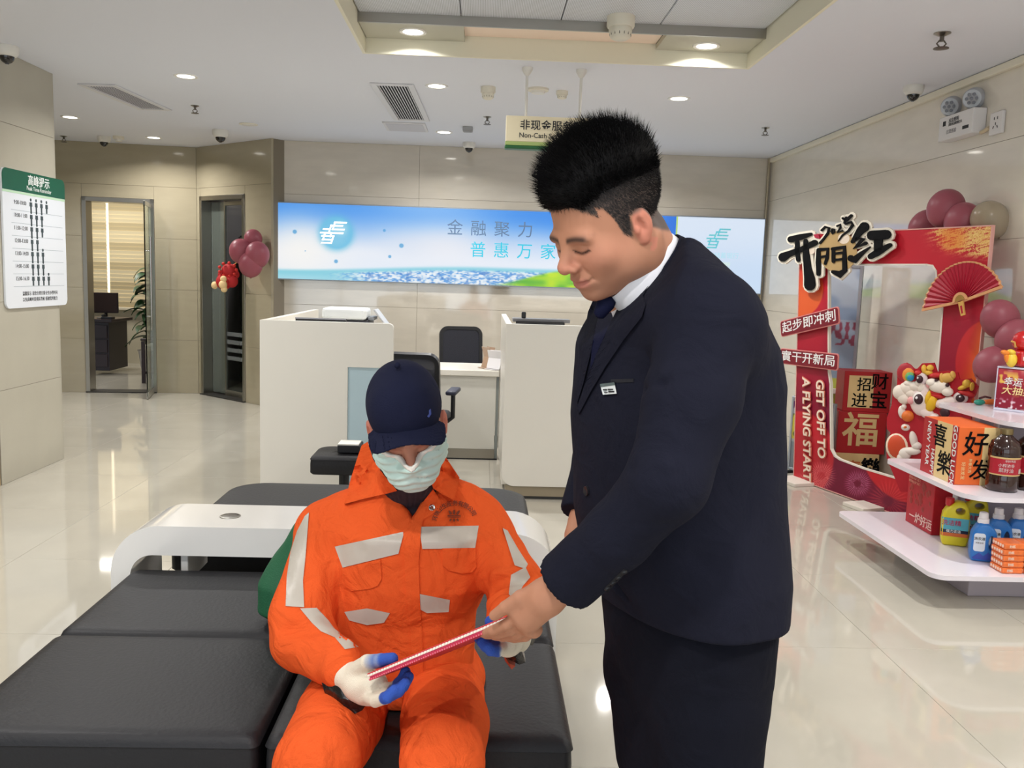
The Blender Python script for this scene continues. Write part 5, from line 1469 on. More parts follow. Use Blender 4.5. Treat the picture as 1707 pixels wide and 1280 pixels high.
def chain(P, pts, rs, k=.0, **kw):
    o = None
    for a, b, r, s in zip(pts, pts[1:], rs, rs[1:]):
        c = cone(P, a, b, r, s, **kw); o = c if o is None else smin(o, c, k)
    return o
def loft(P, rings, phi=0, n=2.3, cap=True):
    """stack of super-elliptic rings (z, cx, cy, lateral half axis, depth half axis) turned by phi about Z"""
    A_ = np.array(rings, F32); A_ = A_[A_[:, 0].argsort()]
    z = P[:, 2]
    g = [np.interp(z, A_[:, 0], A_[:, i]).astype(F32) for i in range(1, 5)]
    x, y = P[:, 0]-g[0], P[:, 1]-g[1]
    c, s = math.cos(phi), math.sin(phi)
    u, v = x*c+y*s, -x*s+y*c
    k = (np.abs(u/g[2])**n+np.abs(v/g[3])**n)**(1/n)
    d = (k-1)*np.minimum(g[2], g[3])
    if cap:
        d = smax(d, np.maximum(A_[0, 0]-z, z-A_[-1, 0]), .015)
    return d
def segdist(P, pts):
    o = None
    for a, b in zip(pts, pts[1:]):
        a, b = npv(a), npv(b); d = b-a; q = P-a
        t = np.clip((q @ d)/(d @ d), 0, 1); c = np.sqrt(((q-np.outer(t, d))**2).sum(1))
        o = c if o is None else np.minimum(o, c)
    return o
def crease(P, d, pts, depth, width):
    """positive depth presses a valley, negative raises a fold"""
    return d+depth*np.exp(-(segdist(P, pts)/width)**2)
def within(P, lo, hi, fn, far=1.0):
    m = ((P > npv(lo)) & (P < npv(hi))).all(1)
    o = np.full(len(P), far, F32)
    if m.any(): o[m] = fn(P[m])
    return o
def wob(P, f, s=0):
    a = np.sin(P[:, 0]*f+1.3*np.sin(P[:, 1]*f*.7+s)+s)*np.sin(P[:, 2]*f*.8+np.cos(P[:, 0]*f*.6+s*2)+s)
    return a.astype(F32)

def axis(lo, hi, h, fine=()):
    """lattice line with finer steps inside the given (a, b, h) stretches"""
    x = [lo]
    while x[-1] < hi:
        st = h
        for a, b, hf in fine:
            if a-.02 <= x[-1] <= b+.02: st = min(st, hf)
        x.append(x[-1]+st)
    while (len(x)-1) % 8: x.append(x[-1]+h)
    return np.array(x, F32)
def skin(fn, ax, name, m, parent=None, col=None, smooth=True):
    """surface nets on a rectilinear lattice, evaluated only in blocks near the surface"""
    X, Y, Z = ax
    n = [len(a)-1 for a in ax]; nb = [k//8 for k in n]
    cc = [.5*(a[:-1:8][:k]+a[8::8][:k]) for a, k in zip(ax, nb)]
    hw = [.5*(a[8::8][:k]-a[:-1:8][:k]) for a, k in zip(ax, nb)]
    g = np.meshgrid(*cc, indexing='ij'); C = np.stack([q.ravel() for q in g], 1).astype(F32)
    hh = np.meshgrid(*hw, indexing='ij'); R = np.sqrt(sum(q**2 for q in hh)).ravel()
    d0 = fn(C)
    act = np.abs(d0) < R*1.25+.012
    vol = np.repeat(np.repeat(np.repeat(np.sign(d0).reshape(nb).astype(F32), 8, 0), 8, 1), 8, 2)
    vol = np.pad(vol, ((0, 1),)*3, mode='edge')
    ids = np.array(np.unravel_index(np.nonzero(act)[0], nb)).T*8
    loc = np.stack(np.meshgrid(*[np.arange(9)]*3, indexing='ij'), -1).reshape(-1, 3)
    for k in range(0, len(ids), 400):
        I = (ids[k:k+400, None, :]+loc[None]).reshape(-1, 3)
        P = np.stack([X[I[:, 0]], Y[I[:, 1]], Z[I[:, 2]]], 1)
        vol[I[:, 0], I[:, 1], I[:, 2]] = fn(P)
    s = vol < 0
    cnt = np.zeros(n, np.int8)
    for dx in (0, 1):
        for dy in (0, 1):
            for dz in (0, 1): cnt += s[dx:dx+n[0], dy:dy+n[1], dz:dz+n[2]]
    cells = np.argwhere((cnt > 0) & (cnt < 8))
    vid = np.full(n, -1, np.int32); vid[tuple(cells.T)] = np.arange(len(cells))
    acc = np.zeros((len(cells), 3), np.float64); w = np.zeros(len(cells))
    E = [((0, 0, 0), a) for a in range(3)]
    for a in range(3):
        b, c = (a+1) % 3, (a+2) % 3
        for i in (0, 1):
            for j in (0, 1):
                o = np.zeros(3, int); o[b] = i; o[c] = j
                p0 = cells+o; p1 = p0.copy(); p1[:, a] += 1
                f0, f1 = vol[tuple(p0.T)], vol[tuple(p1.T)]
                m_ = (f0 < 0) != (f1 < 0)
                t = np.where(m_, f0/(f0-f1+1e-20), 0)
                q0 = np.stack([ax[k][p0[:, k]] for k in range(3)], 1); q1 = np.stack([ax[k][p1[:, k]] for k in range(3)], 1)
                acc += np.where(m_[:, None], q0+(q1-q0)*t[:, None], 0); w += m_
    co = acc/w[:, None]
    quads = []
    for a in range(3):
        b, c = (a+1) % 3, (a+2) % 3
        sl0 = [slice(None)]*3; sl1 = [slice(None)]*3
        sl0[a] = slice(0, n[a]); sl1[a] = slice(1, n[a]+1)
        f0, f1 = s[tuple(sl0)], s[tuple(sl1)]
        ed = np.argwhere(f0 != f1)
        ed = ed[(ed[:, b] > 0) & (ed[:, c] > 0) & (ed[:, b] < n[b]) & (ed[:, c] < n[c])]
        flip = f1[tuple(ed.T)]
        ob = np.zeros(3, int); ob[b] = 1; oc = np.zeros(3, int); oc[c] = 1
        q = np.stack([vid[tuple((ed-ob-oc).T)], vid[tuple((ed-oc).T)], vid[tuple(ed.T)], vid[tuple((ed-ob).T)]], 1)
        q[flip] = q[flip][:, ::-1]
        quads.append(q)
    q = np.concatenate(quads); q = q[(q >= 0).all(1)]
    me = bpy.data.meshes.new(name)
    me.vertices.add(len(co)); me.vertices.foreach_set('co', co.astype(F32).ravel())
    me.loops.add(q.size); me.loops.foreach_set('vertex_index', q.astype(np.int32).ravel())
    me.polygons.add(len(q)); me.polygons.foreach_set('loop_start', np.arange(0, q.size, 4, dtype=np.int32))
    me.update(calc_edges=True); me.validate()
    if smooth: me.polygons.foreach_set('use_smooth', [True]*len(me.polygons))
    if col is not None: set_col(me, col(co.astype(F32)))
    return link(name, me, m, parent)

from mathutils.bvhtree import BVHTree
def bvh_of(*obs):
    vs, fs = [], []
    for o in obs:
        k = len(vs); vs += [v.co.copy() for v in o.data.vertices]; fs += [[k+i for i in p.vertices] for p in o.data.polygons]
    return BVHTree.FromPolygons(vs, fs)
def ray(px, py):
    return (AX*((px-853.5)/FPX)+DN*((py-640)/FPX)+_f).normalized()
CAMP = Vector((0, 0, CAM_H))
def hit(bvh, px, py):
    r = bvh.ray_cast(CAMP, ray(px, py))
    return r[0], r[1]
def drape(name, poly, bvh, m, parent, off=.002, th=.002, step=7, smooth=True, lift=None):
    """a cloth patch whose outline is given on the photo and which is laid onto the garment underneath"""
    bm = bmesh.new()
    f = bm.faces.new([bm.verts.new((x, y, 0)) for x, y in poly])
    bm.normal_update()
    bmesh.ops.triangulate(bm, faces=[f], ngon_method='EAR_CLIP')
    for _ in range(6):
        es = [e for e in bm.edges if e.calc_length() > step]
        if not es: break
        bmesh.ops.subdivide_edges(bm, edges=es, cuts=1)
        bmesh.ops.triangulate(bm, faces=[f for f in bm.faces if len(f.verts) > 3])
    bmesh.ops.beautify_fill(bm, faces=bm.faces[:], edges=bm.edges[:])
    pts = {}
    miss = []
    for v in bm.verts:
        p, n = hit(bvh, v.co.x, v.co.y)
        if p is None: miss.append(v)
        else: pts[v] = (p, n)
    if not pts: bm.free(); return None
    for v in miss:
        k = min(pts, key=lambda q: (q.co-v.co).length_squared)
        d = (pts[k][0]-CAMP).length; pts[v] = (CAMP+ray(v.co.x, v.co.y)*d, pts[k][1])
    px = {v: (v.co.x, v.co.y) for v in bm.verts}
    # relax the depth a little so that the patch lies like cloth
    depth = {v: (pts[v][0]-CAMP).length for v in bm.verts}
    for _ in range(2):
        nd = {}
        for v in bm.verts:
            L = [depth[e.other_vert(v)] for e in v.link_edges]
            nd[v] = min(depth[v], .5*depth[v]+.5*sum(L)/len(L))
        depth = nd
    for v in bm.verts:
        e = off+(lift(*px[v]) if lift else 0)
        v.co = CAMP+ray(*px[v])*(depth[v]-e)
    bm.normal_update()
    r = bmesh.ops.extrude_face_region(bm, geom=bm.faces[:])
    for g in r['geom']:
        if isinstance(g, bmesh.types.BMVert): g.co += (g.co-CAMP).normalized()*(th+off)
    bmesh.ops.recalc_face_normals(bm, faces=bm.faces[:])
    me = bpy.data.meshes.new(name); bm.to_mesh(me); bm.free()
    if smooth: smooth_mesh(me, 50)
    return link(name, me, m, parent)

def head_sdf(P, male=1):
    """a head facing -Y, ears at +-X, origin between the ears; lids lowered"""
    x = np.abs(P[:, 0:1]); S = np.concatenate([x, P[:, 1:]], 1)          # mirrored half
    d = ell(P, (0, .014, .044), (.077, .098, .088))
    d = smin(d, ell(P, (0, -.020, -.026), (.067, .074, .085)), .03)
    d = smin(d, ell(P, (0, -.028, -.068), (.058, .059, .040)), .025)
    d = smin(d, ell(S, (.053, -.004, -.058), (.023, .040, .036)), .025)      # jaw angle
    d = smin(d, ell(P, (0, -.076, -.094), (.021, .017, .015)), .02)
    d = smin(d, ell(P, (0, -.040, -.092), (.034, .036, .018)), .02)       # full under-chin       # chin
    d = smin(d, ell(S, (.040, -.062, -.030), (.024, .021, .024)), .022)   # cheek
    d = smin(d, ell(S, (.027, -.080, .007), (.026, .011, .009)), .018)    # brow
    d = smax(d, -ell(S, (.031, -.104, -.009), (.019, .016, .010)), .012)   # eye socket
    d = smin(d, ell(S, (.031, -.0745, -.0100), (.0165, .0135, .0110)), .005)   # lid over the eye
    d = smin(d, cone(P, (0, -.084, .004), (0, -.108, -.030), .0075, .0115), .012)   # nose
    d = smin(d, ell(P, (0, -.109, -.033), (.0125, .011, .0105)), .006)
    d = smin(d, ell(S, (.0125, -.098, -.038), (.0085, .011, .0080)), .006)
    d = smax(d, -ell(S, (.0065, -.106, -.0455), (.0042, .006, .0035)), .003)
    d = smin(d, ell(P, (0, -.084, -.066), (.026, .014, .016)), .014)      # mouth mound
    d = smin(d, ell(P, (0, -.0955, -.0615), (.019, .0065, .0052)), .005)  # lips
    d = smin(d, ell(P, (0, -.0935, -.0725), (.016, .0070, .0060)), .005)
    d = crease(S, d, [(0, -.102, -.0670), (.012, -.099, -.0665), (.024, -.088, -.0650), (.028, -.083, -.0625)], .0042, .0030)
    d = crease(S, d, [(.016, -.098, -.034), (.026, -.088, -.052), (.031, -.080, -.066)], .0020, .005)      # smile fold
    d = crease(S, d, [(.016, -.089, -.0140), (.031, -.092, -.0178), (.046, -.083, -.0138)], .0022, .0022)  # lash line
    d = crease(S, d, [(.018, -.087, -.0018), (.031, -.090, .0002), (.046, -.081, -.0045)], .0012, .0022)        # lid fold
    # ear
    e = ell(S, (.0795, .004, -.012), (.0085, .0180, .0280), Euler((-.18, 0, -.28)).to_matrix())
    e = smax(e, -ell(S, (.0880, -.001, -.008), (.0085, .0110, .0175), Euler((-.18, 0, -.28)).to_matrix()), .004)
    e = smin(e, ell(S, (.0810, -.008, -.016), (.004, .005, .0065)), .004)
    e = smin(e, ell(S, (.0775, .000, -.036), (.0065, .0085, .0080)), .006)
    e = smin(e, cone(S, (.0845, .004, .004), (.0845, .008, -.016), .0030, .0026), .004)
    d = smin(d, e, .004)
    return d
class Frame:
    """places canonical coordinates in the room: scale, pitch (nod), yaw, roll"""
    def __init__(s, o, pitch, yaw, roll, sc):
        s.R = (Matrix.Rotation(yaw, 3, 'Z') @ Matrix.Rotation(roll, 3, 'Y') @ Matrix.Rotation(pitch, 3, 'X'))
        s.Rn = np.array(s.R, F32); s.o = npv(o); s.sc = sc
    def loc(s, P): return ((P-s.o) @ s.Rn)/s.sc
    def w(s, p): return Vector(s.o)+s.R @ (Vector(p)*s.sc)
SKIN = mat('skin', (255, 255, 255), .55, attr='Col', sss=.06, spec=.25)
# ================================================================== seated person in orange work clothes
sp = thing('person', 'seated person in orange work clothes, navy cap and face mask, holding a red folder', 'person', (-.25, 2.1, 0))
def P2(x, y, Y): return at(x, y, Y)
SINV = Matrix.Translation((.25, -2.1, 0))
def own(o):            # the shapes above are modelled in room coordinates: bring them under the person's own origin
    if o is not None:
        o.data.transform(SINV)
    return o
HF = Frame(at(678, 705, 1.93), math.radians(27), math.radians(4), math.radians(-9), 1.015)
hipR, hipL = P2(598, 1120, 2.14), P2(742, 1120, 2.14)
knR, knL = P2(530, 1330, 1.66), P2(738, 1335, 1.66)
knR.z = knL.z = .485
ftR, ftL = Vector((knR.x-.01, 1.70, .09)), Vector((knL.x+.02, 1.70, .09))
shR, shL = P2(553, 864, 2.14), P2(789, 852, 2.14)
elR, elL = P2(508, 1045, 2.00), P2(862, 985, 2.02)
wrR, wrL = P2(572, 1118, 1.80), P2(858, 1062, 1.80)
neck0, neck1 = P2(683, 815, 2.14), HF.w((0, .04, -.05))
pel = P2(668, 1090, 2.15)
# hands of the seated person (inside the gloves)
HR = dict(palm=[(wrR, .026), (P2(600, 1140, 1.765), .032), (P2(622, 1142, 1.74), .028)],
          fingers=[[P2(632, 1150, 1.735), P2(658, 1146, 1.70), P2(672, 1132, 1.685), P2(676, 1120, 1.69)],
                   [P2(626, 1156, 1.735), P2(652, 1156, 1.69), P2(672, 1143, 1.668), P2(681, 1128, 1.675)],
                   [P2(618, 1160, 1.74), P2(642, 1163, 1.68), P2(664, 1152, 1.65), P2(676, 1138, 1.655)],
                   [P2(606, 1160, 1.745), P2(626, 1168, 1.68), P2(646, 1162, 1.645), P2(658, 1150, 1.645)]],
          thumb=[P2(592, 1118, 1.765), P2(612, 1104, 1.735), P2(634, 1101, 1.71), P2(654, 1098, 1.695)])
HL = dict(palm=[(wrL, .026), (P2(846, 1066, 1.74), .030), (P2(834, 1064, 1.71), .026)],
          fingers=[[P2(838, 1060, 1.71), P2(818, 1066, 1.68), P2(806, 1062, 1.67), P2(800, 1056, 1.675)],
                   [P2(838, 1068, 1.70), P2(818, 1073, 1.665), P2(805, 1069, 1.65), P2(798, 1062, 1.655)],
                   [P2(840, 1074, 1.70), P2(822, 1079, 1.655), P2(810, 1076, 1.635), P2(803, 1069, 1.64)],
                   [P2(844, 1078, 1.70), P2(830, 1084, 1.65), P2(818, 1083, 1.63), P2(812, 1077, 1.63)]],
          thumb=[P2(850, 1052, 1.75), P2(838, 1042, 1.72), P2(826, 1038, 1.70), P2(818, 1036, 1.69)])
def hand(P, H, k=1.0, g=0):
    d = chain(P, [p for p, r in H['palm']], [r*k+g for p, r in H['palm']], .01)
    fs = None
    for f in H['fingers']:
        c = chain(P, f, [.0105*k+g, .0100*k+g, .0092*k+g, .0080*k+g], .002)
        fs = c if fs is None else smin(fs, c, .0018)
    d = smin(d, fs, .006)
    kn = [f[0] for f in H['fingers']]
    d = smin(d, chain(P, kn, [.014*k+g]*4, .01), .012)
    d = smin(d, chain(P, H['thumb'], [.0155*k+g, .0130*k+g, .0110*k+g, .0095*k+g], .003), .010)
    return d
def hbox(H, m=.05):
    q = np.array([p[:] for p, r in H['palm']]+[p[:] for f in H['fingers'] for p in f]+[p[:] for p in H['thumb']])
    return q.min(0)-m, q.max(0)+m
def body_s(P):
    d = loft(P, [(pel.z-.12, pel.x, pel.y, .15, .11), (pel.z+.02, pel.x, pel.y, .155, .115), (pel.z+.2, pel.x, pel.y+.01, .14, .10), (shR.z-.08, neck0.x, 2.15, .165, .105), (shR.z+.02, neck0.x, 2.15, .13, .08)])
    for a, b, c, e, f in ((hipR, knR, ftR, .075, .055), (hipL, knL, ftL, .075, .055)):
        d = smin(d, chain(P, [a, b, c], [.085, .056, .04]), .03)
        d = smin(d, cone(P, c+Vector((0, .02, -.05)), c+Vector((0, -.14, -.06)), .038, .03), .02)
    for a, b, c in ((shR, elR, wrR), (shL, elL, wrL)):
        d = smin(d, chain(P, [a, b, c], [.052, .040, .027]), .03)
    d = smin(d, cone(P, neck0, neck1, .055, .052), .03)
    hd = within(P, HF.o-.22, HF.o+.22, lambda Q: head_sdf(HF.loc(Q))*HF.sc)
    d = smin(d, hd, .02)
    for H in (HR, HL):
        lo, hi = hbox(H)
        d = smin(d, within(P, lo, hi, lambda Q: hand(Q, H)), .012)
    return d
def skin_s(P):
    q = HF.loc(P)
    c = np.tile(np.array([186, 128, 104.]), (len(P), 1))
    c = mixc(c, (150, 84, 70), np.exp(-((np.abs(q[:, 0])-.031)/.016)**2-((q[:, 2]-.002)/.010)**2)*(q[:, 1] < 0)*.35)
    br = np.exp(-((q[:, 2]-.009-.004*np.cos(q[:, 0]*60))/.0045)**2)*(np.abs(np.abs(q[:, 0])-.031) < .021)*(q[:, 1] < -.05)
    c = mixc(c, (96, 72, 60), br*.6)
    lash = np.exp(-((q[:, 2]+.0150)/.0018)**2)*(np.abs(np.abs(q[:, 0])-.031) < .015)*(q[:, 1] < -.05)
    c = mixc(c, (60, 36, 32), lash*.7)
    c = mixc(c, (196, 120, 100), np.exp(-((q[:, 0])/.016)**2-((q[:, 2]+.03)/.016)**2)*(q[:, 1] < 0)*.5)
    c = mixc(c, (190, 110, 96), (np.abs(q[:, 0]) > .075)*.6)
    hair = sstep(.012, .03, q[:, 2]+.4*(q[:, 1])+.0)*(q[:, 1] > -.03)
    c = mixc(c, (110, 104, 100), hair*.8)
    return c
ho = HF.o
lo, hi = np.array([-.75, 1.48, .01]), np.array([.25, 2.36, 1.32])
fx = [(ho[0]-.11, ho[0]+.11, .0033)]; fy = [(ho[1]-.13, ho[1]+.12, .0035)]; fz = [(ho[2]-.18, ho[2]+.0, .0033), (wrR.z-.12, wrR.z+.06, .006)]
bd = own(skin(body_s, (axis(lo[0], hi[0], .008, fx), axis(lo[1], hi[1], .008, fy), axis(lo[2], hi[2], .009, fz)), 'body', SKIN, sp, skin_s))

# ---------------------------------------------------------------- work jacket
ORC = (222, 90, 42)
ORM = mat('orange_cloth', ORC, .9, spec=.06, bump=.25, bscale=420, noise=.03, nscale=6, wrinkle=.6)
def jack_s(P):
    T = loft(P, [(pel.z-.055, pel.x+.003, pel.y-.025, .192, .170), (pel.z+.03, pel.x, pel.y-.03, .186, .168), (pel.z+.14, pel.x, pel.y-.02, .186, .155), (P2(680, 960, 2.1).z, P2(688, 960, 2.1).x, 2.115, .192, .150),
                 (P2(680, 880, 2.1).z, P2(690, 880, 2.1).x, 2.12, .205, .142), (shR.z+.035, neck0.x-.002, 2.135, .172, .118), (shR.z+.078, neck0.x, 2.14, .118, .092), (shR.z+.125, neck0.x, 2.15, .085, .075)], n=2.5)
    d = T
    d = smin(d, chain(P, [shR+Vector((.03, 0, .0)), shR+Vector((-.012, -.01, -.03))], [.068, .071]), .05)
    d = smin(d, chain(P, [shL+Vector((-.03, 0, .0)), shL+Vector((.012, -.01, -.03))], [.068, .071]), .05)
    ar = chain(P, [shR+Vector((-.012, -.01, -.03)), elR+Vector((-.004, -.015, .03)), elR+Vector((.004, -.04, -.012)), wrR+Vector((-.006, .012, .004))], [.071, .073, .071, .049], .02)
    al = chain(P, [shL+Vector((.012, -.01, -.03)), elL+Vector((-.006, -.01, .02)), elL+Vector((-.002, -.04, -.02)), wrL+Vector((-.012, .03, .018))], [.071, .066, .065, .050], .02)
    # the cuffs are open ends
    for (w_, e_) in ((wrR, elR), (wrL, elL)): pass
    a = np.minimum(ar, al)
    d = smin(d, a, .022)
    # soft cloth unevenness and folds
    d = d-.0030*wob(P, 26, .3)-.0016*wob(P, 61, 1.7)
    def L(*pp): return [P2(x, y, Y) for x, y, Y in pp]
    for pp, dep, wd in (
        (L((462, 985, 1.92), (500, 1000, 1.90), (540, 990, 1.93), (565, 975, 1.96)), .010, .014), (L((466, 1020, 1.90), (505, 1030, 1.88), (548, 1020, 1.90), (580, 1000, 1.93)), -.010, .016),
        (L((480, 1050, 1.9), (520, 1052, 1.87), (560, 1040, 1.87), (590, 1030, 1.9)), .010, .013), (L((520, 1085, 1.86), (560, 1070, 1.83), (600, 1062, 1.84)), -.007, .014),
        (L((560, 905, 2.0), (556, 950, 1.98), (566, 990, 1.98)), .016, .018), (L((800, 905, 2.0), (803, 950, 1.98), (796, 1000, 1.98)), .016, .018),
        (L((820, 960, 1.97), (850, 945, 1.95), (880, 945, 1.97)), -.012, .014), (L((815, 980, 1.95), (845, 965, 1.93), (882, 968, 1.95)), .012, .012), (L((815, 1005, 1.93), (845, 990, 1.9), (880, 995, 1.93)), -.008, .012),
        (L((575, 1010, 1.95), (630, 1035, 1.94), (690, 1030, 1.94)), .012, .016), (L((570, 1030, 1.95), (620, 1060, 1.94), (660, 1060, 1.94)), -.008, .016), (L((800, 1010, 1.95), (760, 1035, 1.94), (700, 1030, 1.94)), .010, .016),
        (L((610, 870, 1.99), (570, 905, 1.98)), .007, .014), (L((785, 870, 1.99), (800, 900, 1.98)), .007, .014), (L((530, 840, 2.05), (575, 870, 2.0), (600, 920, 1.98)), .005, .012),
        (L((690, 900, 1.97), (694, 1000, 1.95), (700, 1130, 1.94)), .006, .005), (L((520, 870, 2.04), (515, 930, 1.98), (540, 975, 1.93)), .006, .014), (L((640, 1075, 1.95), (720, 1085, 1.94), (795, 1070, 1.95)), .010, .014),
        (L((600, 1100, 1.96), (690, 1108, 1.94), (790, 1100, 1.95)), -.006, .014)):
        d = crease(P, d, pp, dep, wd)
    # V neck
    c = P2(685, 876, 1.98); l = P2(612, 768, 2.02); r = P2(741, 762, 2.02)
    n1 = Vector((c.z-l.z, 0, -(c.x-l.x))).normalized(); n2 = Vector((-(c.z-r.z), 0, (c.x-r.x))).normalized()
    if n1.x < 0: n1 = -n1
    if n2.x > 0: n2 = -n2
    q = P-npv(c)
    wdg = np.minimum(q @ npv(n1), q @ npv(n2))
    fr_ = 2.06-P[:, 1]
    hole = -np.minimum(wdg, fr_+.05)
    d = smax(d, -hole, .004)
    d = smax(d, -cone(P, neck0+Vector((0, .03, .045)), neck1+Vector((0, .03, .12)), .062, .085), .006)
    return d
jk = skin(jack_s, (axis(-.66, .22, .0058), axis(1.76, 2.34, .0062), axis(.38, 1.12, .0058)), 'jacket', ORM, sp)
# dark ribbed sweater with roll neck
SWM = mat('dark_sweater', (40, 34, 44), .85)
def swe_s(P):
    d = loft(P, [(pel.z+.1, pel.x, pel.y, .14, .11), (P2(680, 900, 2.1).z, neck0.x, 2.115, .155, .112), (shR.z+.0, neck0.x, 2.125, .140, .092), (shR.z+.06, neck0.x, 2.13, .095, .068), (shR.z+.10, neck0.x, 2.13, .066, .060)])
    a, b = neck0+Vector((0, -.02, .015)), HF.w((0, .012, -.095))
    col_ = cone(P, a, b, .074, .066)
    t = P-npv(a); ang = np.arctan2(t[:, 0], -(t[:, 1]))
    col_ = col_-.0022*np.cos(ang*46)
    col_ = smax(col_, (P-npv(HF.w((0, -.02, -.078)))) @ npv(HF.R @ Vector((0, .1, 1))), .006)
    return smin(d, col_, .01)
swo = (skin(swe_s, (axis(-.45, .10, .005), axis(1.85, 2.30, .006), axis(.60, 1.16, .005)), 'sweater', SWM, sp))

JB = bvh_of(jk, swo)
own(swo)
def trou_s(P):
    d = loft(P, [(pel.z-.15, pel.x, pel.y, .185, .15), (pel.z-.04, pel.x, pel.y-.01, .185, .155), (pel.z+.03, pel.x, pel.y, .17, .14)])
    for a, b, c, s in ((hipR, knR, ftR, -1), (hipL, knL, ftL, 1)):
        d = smin(d, chain(P, [a+Vector((.01*-s*0, 0, -.02)), a*.45+b*.55+Vector((0, 0, -.01)), b, b*.5+c*.5, c+Vector((0, 0, .0))], [.100, .096, .084, .072, .066], .01), .028)
    d = d-.0035*wob(P, 24, 2.2)-.0016*wob(P, 57, .4)
    def L(*pp): return [P2(x, y, Y) for x, y, Y in pp]
    for pp, dep, wd in ((L((655, 1150, 1.95), (646, 1220, 1.8), (640, 1290, 1.7)), .012, .016), (L((645, 1165, 1.9), (590, 1175, 1.85), (540, 1200, 1.8)), .010, .013), (L((665, 1165, 1.9), (720, 1180, 1.85), (785, 1185, 1.82)), .010, .013),
                        (L((650, 1190, 1.85), (600, 1215, 1.8)), -.007, .013), (L((672, 1195, 1.85), (715, 1225, 1.78), (760, 1270, 1.72)), .007, .012), (L((560, 1160, 1.9), (520, 1230, 1.8), (500, 1290, 1.72)), .006, .012)):
        d = crease(P, d, pp, dep, wd)
    return d
own(skin(trou_s, (axis(-.66, .14, .0068), axis(1.52, 2.34, .0072), axis(.05, .62, .0068)), 'trousers', ORM, sp))
SHOE = mat('shoe_dark', (40, 38, 38), .5)
for c in (ftR, ftL):
    own(skin(lambda P: smin(ell(P, c+Vector((0, -.06, -.055)), (.048, .12, .036)), ell(P, c+Vector((0, .03, -.035)), (.045, .06, .055)), .02), (axis(c.x-.07, c.x+.07, .008), axis(c.y-.2, c.y+.12, .008), axis(.0, .13, .008)), 'shoe', SHOE, sp))
# reflective tape, pockets, collar
TAPE = mat('reflective_tape', (180, 172, 160), .4, spec=.6, noise=.03, nscale=30)
ORD = ORM
for nm, poly, m_ in (
    ('chest_tape', [(558, 911), (674, 886), (664, 923), (571, 946)], TAPE), ('chest_tape', [(699, 878), (798, 876), (792, 914), (704, 915)], TAPE),
    ('sleeve_tape', [(508, 860), (515, 854), (513, 880), (509, 930), (505, 968), (507, 1012), (476, 1010), (478, 960), (484, 920), (495, 885)], TAPE),
    ('sleeve_tape', [(500, 1014), (528, 1013), (547, 1033), (558, 1048), (574, 1060), (598, 1078), (575, 1082), (558, 1062), (535, 1052), (520, 1038)], TAPE),
    ('sleeve_tape', [(838, 880), (846, 884), (864, 915), (880, 940), (876, 948), (858, 942), (850, 918)], TAPE),
    ('sleeve_tape', [(852, 958), (876, 945), (884, 962), (872, 976), (858, 1000), (848, 990)], TAPE),
    ('hem_tape', [(574, 1020), (612, 1014), (650, 1022), (640, 1038), (612, 1042), (582, 1034)], TAPE), ('hem_tape', [(689, 988), (750, 1000), (748, 1020), (712, 1022), (690, 1010)], TAPE)):
    own(drape(nm, poly, JB, m_, sp, off=.003, th=.002, step=6))
def rp(x0, y0, x1, y1, r): return [(a, b) for a, b in rrect(x1-x0, y1-y0, (.5, .5, r, r), 4, (x0+x1)/2, (y0+y1)/2)]
own(drape('chest_pocket', [(570, 947), (634, 932), (636, 965), (630, 976), (618, 981), (586, 985), (573, 979), (570, 970)], JB, ORD, sp, off=.0045, th=.003, step=6))
own(drape('chest_pocket', [(737, 914), (793, 913), (794, 945), (787, 954), (770, 956), (748, 951), (738, 942)], JB, ORD, sp, off=.0045, th=.003, step=6))
own(drape('front_placket', [(672, 884), (690, 862), (712, 842), (702, 880), (698, 940), (700, 1000), (704, 1060), (706, 1130), (690, 1132), (684, 1060), (678, 1000), (674, 940)], JB, ORD, sp, off=.005, th=.004, step=7))
cl = lambda x, y: .010*max(0, 1-abs(y-790)/70)
own(drape('collar_flap', [(603, 742), (613, 736), (622, 766), (640, 792), (662, 818), (648, 822), (612, 830), (574, 840), (584, 800), (594, 768)], JB, ORD, sp, off=.012, th=.006, step=6, lift=cl))
own(drape('collar_flap', [(733, 754), (742, 760), (766, 796), (757, 834), (738, 824), (722, 814), (718, 800), (728, 776)], JB, ORD, sp, off=.012, th=.006, step=6, lift=cl))
own(drape('lapel_turn', [(684, 866), (704, 838), (722, 815), (736, 838), (731, 850), (706, 866), (690, 884)], JB, ORD, sp, off=.004, th=.003, step=6))
p, n_ = hit(JB, 720, 846)
d_ = (p-CAMP).normalized()
mb = MB(); Mx = Matrix.Translation(p-d_*.015) @ (-d_).to_track_quat('Z', 'Y').to_matrix().to_4x4()
mb.lathe([(.0035, 0), (.0072, 0), (.0075, .0020), (.0060, .0030), (.0040, .0024), (.0036, .0)], 18, M=Mx, cap=False); own(mb.build('snap_button', CHROME, sp, smooth=40))
mb = MB(); mb.lathe([(.0001, .0006), (.0036, .0006)], 14, M=Mx, cap=False); own(mb.build('snap_centre', mat('snap_dark', (120, 60, 30), .5), sp))
